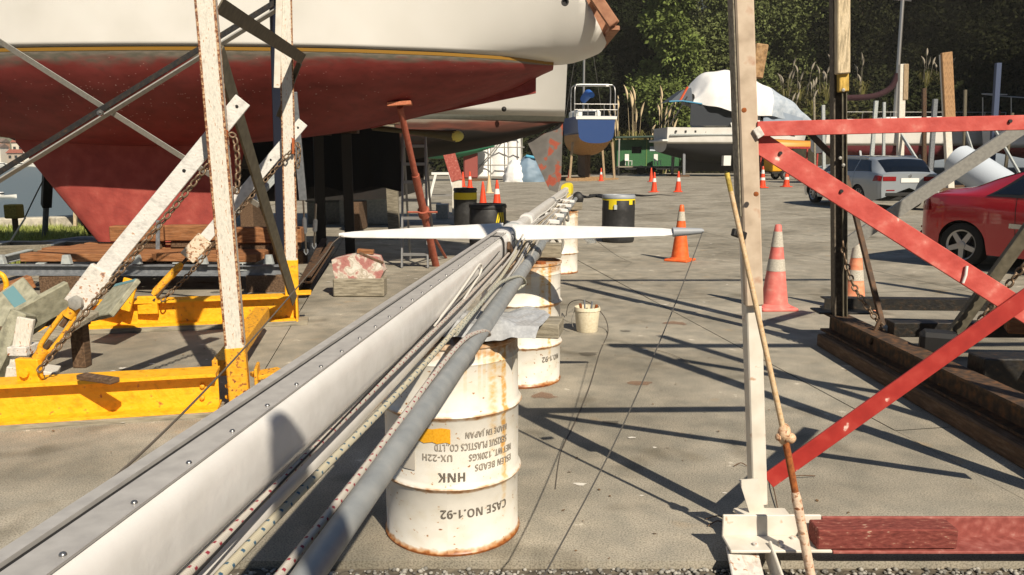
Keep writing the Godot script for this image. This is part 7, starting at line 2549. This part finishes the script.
	# pale boxes in the shade under the second yacht
	for q in [[Vector3(-3.715, 0.000, -20.500), 1.35, 0.75, "pale grey crate in the shade behind the orange hull stand, nearer the ladder"], [Vector3(-4.730, 0.000, -20.800), 1.1, 0.55, "pale grey crate in the shade under the yachts, left of the larger crate"]]:
		var c := thing("grey_crate", q[3], "crate", q[0], 0.2, "pale crates under the yachts")
		one_bar("box", Vector3(-q[1] / 2, q[2] / 2, 0), Vector3(q[1] / 2, q[2] / 2, 0), 0.8, q[2], M.pale_grey, c, Vector3.UP, 0.02)
		one_bar("lid", Vector3(-q[1] / 2 - 0.03, q[2] + 0.03, 0), Vector3(q[1] / 2 + 0.03, q[2] + 0.03, 0), 0.86, 0.06, M.grey_steel, c, Vector3.UP, 0.01)

	# yellow trailer compressor with timber and an upturned dinghy on a rack
	var y := thing("yellow_compressor", "yellow wheeled compressor parked under a rack right of the pale post", "machine", Vector3(18.402, 0.000, -56.000), 0.15)
	one_bar("housing", Vector3(-0.8, 1.15, 0), Vector3(1.1, 1.15, 0), 1.2, 1.3, plain(Color("d79a14"), 0.5), y, Vector3.UP, 0.12)
	one_bar("panel", Vector3(-0.3, 1.25, 0.61), Vector3(0.6, 1.25, 0.61), 0.03, 0.7, M.dark, y)
	one_bar("chassis", Vector3(-1.6, 0.48, 0), Vector3(2.2, 0.48, 0), 1.1, 0.12, M.dark, y)
	one_bar("drawbar", Vector3(1.2, 0.5, 0), Vector3(2.9, 0.42, 0), 0.12, 0.12, plain(Color("d79a14"), 0.5), y)
	for z in [-0.68, 0.68]:
		var w := MB.new()
		w.lathe([Vector2(0, -0.1), Vector2(0.30, -0.1), Vector2(0.36, 0.0), Vector2(0.30, 0.1), Vector2(0.18, 0.1), Vector2(0.16, 0.06), Vector2(0, 0.08)], 20, Transform3D(Basis(Vector3.RIGHT, PI / 2), Vector3(0.2, 0.36, z)))
		var wl := put("tyre", w, M.tyre, y)
		var h := MB.new()
		h.lathe([Vector2(0, 0.0), Vector2(0.17, 0.0), Vector2(0.17, 0.09), Vector2(0, 0.10)], 14, Transform3D(Basis(Vector3.RIGHT, PI / 2), Vector3(0.2, 0.36, z)))
		put("hub", h, M.rim, wl)
	var rk := thing("storage_rack", "red steel rack over the yellow compressor", "rack", Vector3(19.178, 0.000, -57.500), 0.1)
	for x in [-1.9, 2.2]:
		for z in [-0.8, 0.8]: one_bar("upright", Vector3(x, 0, z), Vector3(x, 2.6, z), 0.1, 0.1, M.red_deep, rk, Vector3(0, 0, 1))
	for z in [-0.8, 0.8]: one_bar("beam", Vector3(-2.0, 2.2, z), Vector3(2.3, 2.2, z), 0.08, 0.12, M.red_deep, rk)
	var dg := thing("upturned_dinghy", "orange-yellow upturned dinghy stored on the red rack", "dinghy", rk.position + Vector3(0.4, 2.28, 0), 0.1)
	var rows := []
	for i in 17:
		var s := i / 16.0
		var b := 0.75 * pow(sin(PI * clampf(0.2 + 0.8 * s, 0, 1)), 0.6)
		var r := []
		for k in 11:
			var a := PI * k / 10.0 - PI / 2
			r.append(Vector3(-2.0 + 4.2 * s, 0.55 * pow(cos(a), 0.6) * (1.0 - 0.35 * s), b * sin(a)))
		rows.append(r)
	var dm := MB.new()
	dm.sheet(rows)
	put("hull", dm, plain(Color("c98a34"), 0.5), dg)
	one_bar("keel_strip", Vector3(-1.9, 0.56, 0), Vector3(1.9, 0.38, 0), 0.06, 0.05, plain(Color("8a5a24"), 0.6), dg)

	# white yacht with maroon bottom behind the stands on the right, its mast and cover
	var mar := plain(Color("5a1a20"), 0.7)
	var m1 := thing("maroon_bottom_yacht", "white yacht with maroon bottom and maroon boom cover among the stands", "yacht", Vector3(22.924, 0.000, -47.000), 0.04)
	hull_shell(m1, 10.6, 3.2, 1.2, 2.15, 3.25, M.white_hull, mar, 0.7)
	one_bar("keel", Vector3(-1.6, 0.8, 0), Vector3(1.6, 0.8, 0), 0.3, 1.3, mar, m1, Vector3.UP, 0.08)
	one_bar("cabin", Vector3(-1.9, 3.5, 0), Vector3(2.2, 3.55, 0), 1.8, 0.5, M.pvc_white, m1, Vector3.UP, 0.12)
	one_bar("cabin_window", Vector3(-1.5, 3.55, 0.91), Vector3(1.6, 3.58, 0.91), 0.03, 0.2, M.window, m1)
	one_tube("mast", [Vector3(-0.9, 3.6, 0), Vector3(-1.0, 16.0, 0)], 0.11, M.alu, m1, 8)
	one_tube("crosstrees", [Vector3(-1.6, 10.2, 0.3), Vector3(-0.3, 10.25, -0.3)], 0.03, M.alu, m1, 6)
	one_tube("boom_cover", spline([Vector3(-0.95, 6.2, 0), Vector3(-1.3, 5.4, 0), Vector3(-2.3, 4.95, 0), Vector3(-4.0, 4.85, 0)]), 0.17, plain(Color("2e1018"), 0.9), m1, 10)
	var lr := MB.new()
	for x in [-5.0, -3.4, -1.8, 0.0, 1.8, 3.6, 4.8]: lr.tube([Vector3(x, 3.2, 1.2), Vector3(x, 4.0, 1.25)], 0.02, 4)
	for yy in [3.6, 4.0]: lr.tube([Vector3(-5.0, yy, 1.22), Vector3(4.8, yy, 1.22)], 0.015, 4)
	put("guard_rail", lr, M.alu, m1)
	for x in [-3.4, 0.0, 3.2]:
		one_bar("stand", Vector3(x, 0, 1.9), Vector3(x, 1.9, 1.2), 0.12, 0.12, M.grey_steel, m1, Vector3(0, 0, 1))

	# another hull, white and red, in deep shade at the right edge
	var m2 := thing("white_bow_yacht", "white yacht with red trim and bow rail at the right edge behind stands", "yacht", Vector3(30.046, 0.000, -44.000), PI - 0.3)
	hull_shell(m2, 8.0, 2.8, 1.2, 2.0, 3.4, M.white_hull, plain(Color("7a2420"), 0.7), 0.7)
	var br := MB.new()
	for x in [1.6, 2.6, 3.5, 4.0]: br.tube([Vector3(x, 3.6, 0.6), Vector3(x + 0.1, 4.8, 0.62)], 0.03, 5)
	br.tube(spline([Vector3(1.6, 4.7, 0.6), Vector3(3.2, 4.85, 0.55), Vector3(4.3, 4.95, 0.0), Vector3(3.2, 4.85, -0.55)]), 0.03, 5)
	put("bow_rail", br, M.alu, m2)
	one_bar("keel", Vector3(-1.2, 0.7, 0), Vector3(1.2, 0.7, 0), 0.3, 1.2, plain(Color("7a2420"), 0.7), m2)
	one_bar("fender", Vector3(3.3, 3.5, 0.6), Vector3(3.3, 4.1, 0.62), 0.26, 0.26, plain(Color("a3352c"), 0.6), m2, Vector3(0, 0, 1), 0.1)

	# upright stand posts in front of those yachts
	var posts := [
		[Vector3(16.553, 0.000, -44.000), Vector3(16.220, 4.673, -44.000), 0.10, M.wood_grey, "thin grey stand post left of the black steel post", 0],
		[Vector3(16.274, 0.000, -42.000), Vector3(15.969, 4.132, -42.000), 0.16, M.pale_grey, "pale grey stand post just left of the black steel post", 0],
		[Vector3(17.740, 0.000, -40.000), Vector3(17.786, 4.203, -40.000), 0.18, M.pale_grey, "leaning pale stand post left of the timber-topped white one", 0],
		[Vector3(19.809, 0.000, -43.000), Vector3(19.544, 4.346, -43.000), 0.14, M.pale_grey, "upright pale stand post right of the leaning one", 0],
		[Vector3(17.320, 0.000, -36.000), Vector3(17.033, 5.479, -36.000), 0.26, M.white_post, "tall white stand post with wood pad behind the silver car", 1],
		[Vector3(22.507, 0.000, -44.000), Vector3(22.090, 5.144, -44.000), 0.20, M.brown_steel, "brown stand post between the two timber-topped posts", 0],
		[Vector3(21.751, 0.000, -42.000), Vector3(21.695, 4.433, -42.000), 0.22, M.grey_steel, "leaning grey steel stand post left of the tall brown timber", 0],
		[Vector3(19.602, 0.000, -36.000), Vector3(18.788, 5.902, -36.000), 0.28, M.white_post, "tall leaning post with long brown timber pad above the red bar", 2],
		[Vector3(22.411, 0.000, -40.000), Vector3(22.089, 4.727, -40.000), 0.14, M.olive, "thin olive stand post right of the tall brown timber", 0],
		[Vector3(24.932, 0.000, -42.000), Vector3(24.754, 6.224, -42.000), 0.26, plain(Color("3a4763"), 0.6), "dark blue leaning stand post near the right edge", 0],
		[Vector3(24.398, 0.000, -40.000), Vector3(24.488, 3.628, -40.000), 0.14, M.olive, "yellowish low stand post near the right edge", 0]]
	for q in posts:
		var o := thing("stand_post", q[4], "stand post", q[0], 0, "stand posts behind the cars")
		var tp: Vector3 = q[1] - q[0]
		one_bar("post", Vector3.ZERO, tp, q[2], q[2] * 0.8, q[3], o, Vector3(0, 0, 1), 0.01)
		one_bar("foot", Vector3(-0.5, 0.06, 0), Vector3(0.5, 0.06, 0), 0.3, 0.12, M.wood_dark, o)
		if q[5] == 1: one_bar("pad", tp * 0.72 + Vector3(0.12, 0, 0.05), tp * 1.0 + Vector3(0.12, 0, 0.05), 0.22, 0.18, M.wood_y, o, Vector3(0, 0, 1), 0.02)
		if q[5] == 2: one_bar("pad", tp * 0.52 + Vector3(0.06, 0, 0.14), tp * 1.01 + Vector3(0.06, 0, 0.14), 0.46, 0.16, woody(175, Color("a8825a"), Vector3(8, 1, 8)), o, Vector3(0, 0, 1), 0.02)
	for q in [[Vector3(17.149, 2.819, -36.000), Vector3(17.997, 0.200, -34.000), "thin pale strut slanting down right of the tall white stand post"], [Vector3(22.470, 3.070, -38.000), Vector3(23.162, 0.200, -36.000), "grey strut slanting down at the right edge behind the red car"], [Vector3(22.287, 3.051, -40.000), Vector3(22.901, 0.200, -39.000), "olive strut slanting from the thin olive stand post"]]:
		tag(one_bar("strut", q[0], q[1], 0.10, 0.10, M.pale_grey, self), q[2], "strut", "slanting struts of the far stands")

	# upturned white tank leaning behind the red car
	var tk := thing("white_tank", "translucent white plastic tank tipped over behind the red car", "tank", Vector3(12.305, 0.000, -21.000))
	var a0 := Vector3(11.753, 1.651, -21.500) - tk.position
	var a1 := Vector3(12.412, 0.945, -20.500) - tk.position
	var km := MB.new()
	km.tube([a0 - (a1 - a0) * 0.02, a0, a0.lerp(a1, 0.06), a0.lerp(a1, 0.5), a1, a1 + (a1 - a0) * 0.3], [0.22, 0.36, 0.42, 0.44, 0.43, 0.40], 24)
	put("body", km, plain(Color("b4bcc4"), 0.45), tk)
	one_bar("cradle_frame", Vector3(-0.8, 0.25, 0), Vector3(1.4, 0.25, 0), 0.7, 0.5, M.galv, tk)

func rows_side(l: Node3D):
	var m := MB.new()
	var rows := []
	for i in 20:
		var x := lerpf(1.7, 5.2, i / 19.0)
		var r := []
		for k in 6: r.append(Vector3(x, lerpf(3.9, 5.6 - 0.25 * (x - 1.7), k / 5.0), 2.12 - 0.13 * maxf(0.0, x - 2.6) + 0.05 * sin(x * 7.0) * (1.0 - k / 5.0)))
		rows.append(r)
	m.sheet(rows)
	put("side_sheet", m, plain(Color("8996a6"), 0.7), l)

func make_small_things():
	# pail with a hose over its rim
	var p := thing("plastic_pail", "small cream plastic pail with odds and ends, black hose over its rim", "pail", Vector3(0.710, 0.000, -7.418))
	var k := MB.new()
	k.lathe([Vector2(0, 0), Vector2(0.095, 0), Vector2(0.1, 0.008), Vector2(0.118, 0.20), Vector2(0.124, 0.202), Vector2(0.124, 0.215), Vector2(0.119, 0.235), Vector2(0.113, 0.235), Vector2(0.098, 0.02), Vector2(0, 0.02)], 36)
	put("body", k, worn(180, 0.02, 0.3, [[0.0, Color("c9bd9f")], [0.6, Color("ddd3b8")], [1.0, Color("e6deca")]], 0.45), p)
	one_tube("handle", spline([Vector3(-0.118, 0.2, 0), Vector3(-0.15, 0.12, 0.06), Vector3(-0.14, 0.06, 0.10)]), 0.004, M.wire, p, 6)
	for q in [[-0.06, 0.03, 0.25, 0.012], [0.04, -0.02, 0.26, 0.01], [0.07, 0.04, 0.24, 0.014], [-0.02, -0.05, 0.27, 0.009]]:
		one_tube("tool", [Vector3(q[0] * 0.5, 0.05, q[1] * 0.5), Vector3(q[0] * 1.2, q[2] + 0.02, q[1] * 1.2)], q[3], M.rust if q[3] > 0.011 else M.grey_steel, p, 8)
	tag(one_tube("black_hose", spline([Vector3(0.554, 0.020, -8.053), Vector3(0.593, 0.120, -8.191), Vector3(0.649, 0.240, -7.748), Vector3(0.745, 0.250, -7.526), Vector3(0.883, 0.120, -7.543), Vector3(0.898, 0.010, -7.327), Vector3(0.742, 0.000, -6.579), Vector3(0.562, 0.000, -5.577), Vector3(0.399, 0.000, -4.792), Vector3(0.272, 0.000, -4.239), Vector3(0.211, 0.000, -3.721)]), 0.0045, plain(Color("4a443c"), 0.8), self, 8), "thin black hose looping over the pail and along the concrete", "hose")
	tag(one_tube("string_line", spline([Vector3(0.778, 0.012, -6.824), Vector3(1.044, 0.010, -6.794), Vector3(1.301, 0.010, -6.502), Vector3(1.410, 0.012, -6.162)]), 0.0025, plain(Color("8d8474"), 0.8), self, 6), "pale string lying on the concrete right of the pail", "string")
	# low hoses and ropes on the far concrete
	tag(one_tube("far_hose", spline([Vector3(3.041, 0.050, -37.078), Vector3(3.134, 0.050, -34.057), Vector3(3.656, 0.050, -35.008), Vector3(3.917, 0.050, -33.156), Vector3(3.939, 0.050, -36.013), Vector3(3.442, 0.050, -35.504)]), 0.06, M.rubber, self, 6), "coil of dark hose on the far concrete left of the grey-lidded drum", "hose", "dark hoses on the far concrete")
	tag(one_tube("far_hose", spline([Vector3(5.371, 0.050, -36.013), Vector3(5.788, 0.050, -35.008), Vector3(6.531, 0.050, -35.504), Vector3(6.868, 0.050, -34.526), Vector3(7.485, 0.050, -35.008)]), 0.06, M.rubber, self, 6), "dark hose under the pair of small cones before the site hut", "hose", "dark hoses on the far concrete")
	tag(one_tube("far_hose", spline([Vector3(12.345, 0.050, -37.634), Vector3(12.623, 0.050, -36.538), Vector3(13.977, 0.050, -38.797)]), 0.07, M.rubber, self, 6), "dark hose under the cone beside the silver car", "hose", "dark hoses on the far concrete")
	# tie-down ring in a yellow patch
	var tp := thing("tie_down", "yellow painted tie-down ring in the concrete below the silver car", "tie-down", Vector3(7.848, 0.000, -16.345))
	var pm := MB.new()
	pm.box(Transform3D(Basis.IDENTITY, Vector3(0, 0.007, 0)), Vector3(0.55, 0.01, 0.5), 0.002)
	put("plate", pm, worn(181, 0.05, 0.4, [[0.0, Color("8f8a7c")], [0.5, Color("c2a04a")], [1.0, Color("d3a83a")]], 0.8), tp)
	one_tube("ring", spline([Vector3(-0.1, 0.01, 0), Vector3(-0.08, 0.07, 0), Vector3(0.08, 0.07, 0), Vector3(0.1, 0.01, 0)]), 0.016, M.dark, tp, 8)
	# yellow box on a stake and lashings on the grass bank
	var b := thing("yellow_box", "weathered yellow box on a stake on the grass bank by the water", "box", Vector3(-9.627, 0.000, -15.500))
	one_bar("stake", Vector3(0, -0.05, 0), Vector3(0, 0.5, 0), 0.08, 0.08, M.wood_dark, b, Vector3(0, 0, 1))
	one_bar("box", Vector3(-0.13, 0.62, 0), Vector3(0.13, 0.62, 0), 0.25, 0.27, worn(182, 0.02, 0.4, [[0.0, Color("5f5420")], [0.5, Color("8a7a2c")], [1.0, Color("a8963e")]], 0.8), b, Vector3.UP, 0.02)
	tag(one_tube("mooring_line", spline([Vector3(-8.137, 1.256, -14.000), Vector3(-8.462, 0.901, -14.200), Vector3(-8.897, 0.537, -14.600)]), 0.012, M.wire, self, 6), "dark line from the screw prop down to the yellow box", "line")
	tag(one_tube("mooring_line", spline([Vector3(-8.755, 0.569, -14.400), Vector3(-8.445, 0.388, -13.600), Vector3(-7.953, 0.287, -12.600), Vector3(-7.744, 0.206, -12.200)]), 0.016, plain(Color("b9b296"), 0.8), self, 6), "pale rope from the yellow box down to the grass", "line")
	tag(one_bar("white_stake", Vector3(-9.563, 0.172, -17.500), Vector3(-9.535, 0.500, -17.500), 0.06, 0.06, M.wood_pale, self, Vector3(0, 0, 1)), "short pale stake on the sea wall beside the keel", "stake")
	one_tag_bar(Vector3(-7.550, 0.300, -11.600), Vector3(-6.556, 0.360, -11.200), "weathered grey beam end at the left frame edge on the grass", 0.16)
	# small twigs and scraps by the cradle foot
	var tw := thing("dry_twigs", "dry brown twigs on the concrete beside the cradle foot", "twigs")
	for q in [[Vector3(0.870, 0.010, -3.379), Vector3(0.920, 0.030, -3.367), Vector3(0.957, 0.010, -3.369)], [Vector3(0.862, 0.010, -3.310), Vector3(0.913, 0.020, -3.338), Vector3(0.950, 0.010, -3.310)], [Vector3(1.302, 0.010, -3.834), Vector3(1.270, 0.020, -3.675), Vector3(1.223, 0.010, -3.472)], [Vector3(1.433, 0.020, -3.849), Vector3(1.486, 0.020, -3.855), Vector3(1.544, 0.010, -3.873)], [Vector3(1.168, 0.010, -4.008), Vector3(1.209, 0.020, -4.025), Vector3(1.236, 0.010, -4.008)]]:
		one_tube("twig", spline(q), 0.0028, M.wood_dark, tw, 5)
	# pale paint drips and dark oil spots on the slabs
	for q in [["paint_drips", Color("cfcabf"), 70, 0.035, "small pale paint drips spattered on the near concrete"], ["oil_spots", Color("4a453d"), 26, 0.10, "dark oil spots on the concrete yard"], ["rust_stains", Color("8a6248"), 14, 0.16, "rusty stains on the concrete yard"]]:
		var pm2 := MB.new()
		for i in q[2]:
			var z := -rng.randf_range(3.1, 16.0)
			var c := Vector3(rng.randf_range(-0.9, 0.6) * -z * 0.62, 0.0045 + 0.0006 * (i % 3), z)
			var R: float = q[3] * rng.randf_range(0.25, 1.0)
			var pts := []
			var n := 11
			for w in n:
				var a := -TAU * w / n
				pts.append(c + Vector3(cos(a) * rng.randf_range(0.6, 1.3), 0, sin(a) * rng.randf_range(0.35, 0.9)) * R)
			pts.reverse()
			for w in n: pm2.poly([c, pts[w], pts[(w + 1) % n]])
		var sm := plain(q[1], 0.9)
		if q[0] != "paint_drips":
			sm.albedo_color.a = 0.45
			sm.transparency = BaseMaterial3D.TRANSPARENCY_ALPHA
		var po := put(q[0], pm2, sm)
		stuff(po)
		po.set_meta("label", q[4])
		po.set_meta("category", "stains")
	var lf := thing("fallen_leaves", "fallen brown leaves and chips scattered on the near concrete", "leaves")
	stuff(lf)
	var m := MB.new()
	for i in 340:
		var z := -rng.randf_range(3.0, 13.0)
		var c := Vector3(rng.randf_range(-1.0, 0.75) * -z * 0.6, 0.008, z)
		if c.x < -1.5 and z > -4.0: continue
		var s := rng.randf_range(0.004, 0.014)
		var a := rng.randf() * TAU
		var u := Vector3(cos(a), 0.1, sin(a)) * s
		var v := Vector3(-sin(a), 0.25, cos(a)) * s * 0.6
		m.poly([c - u, c + v, c + u, c - v])
	stuff(put("leaf_scraps", m, worn(183, 0.08, 0.2, [[0.0, Color("3a2c1c")], [0.5, Color("6a4e30")], [1.0, Color("a8977a")]], 0.9), lf))

func one_tag_bar(a: Vector3, b: Vector3, label: String, w: float):
	tag(one_bar("beam", a, b, w, 0.12, M.wood_grey, self), label, "beam")
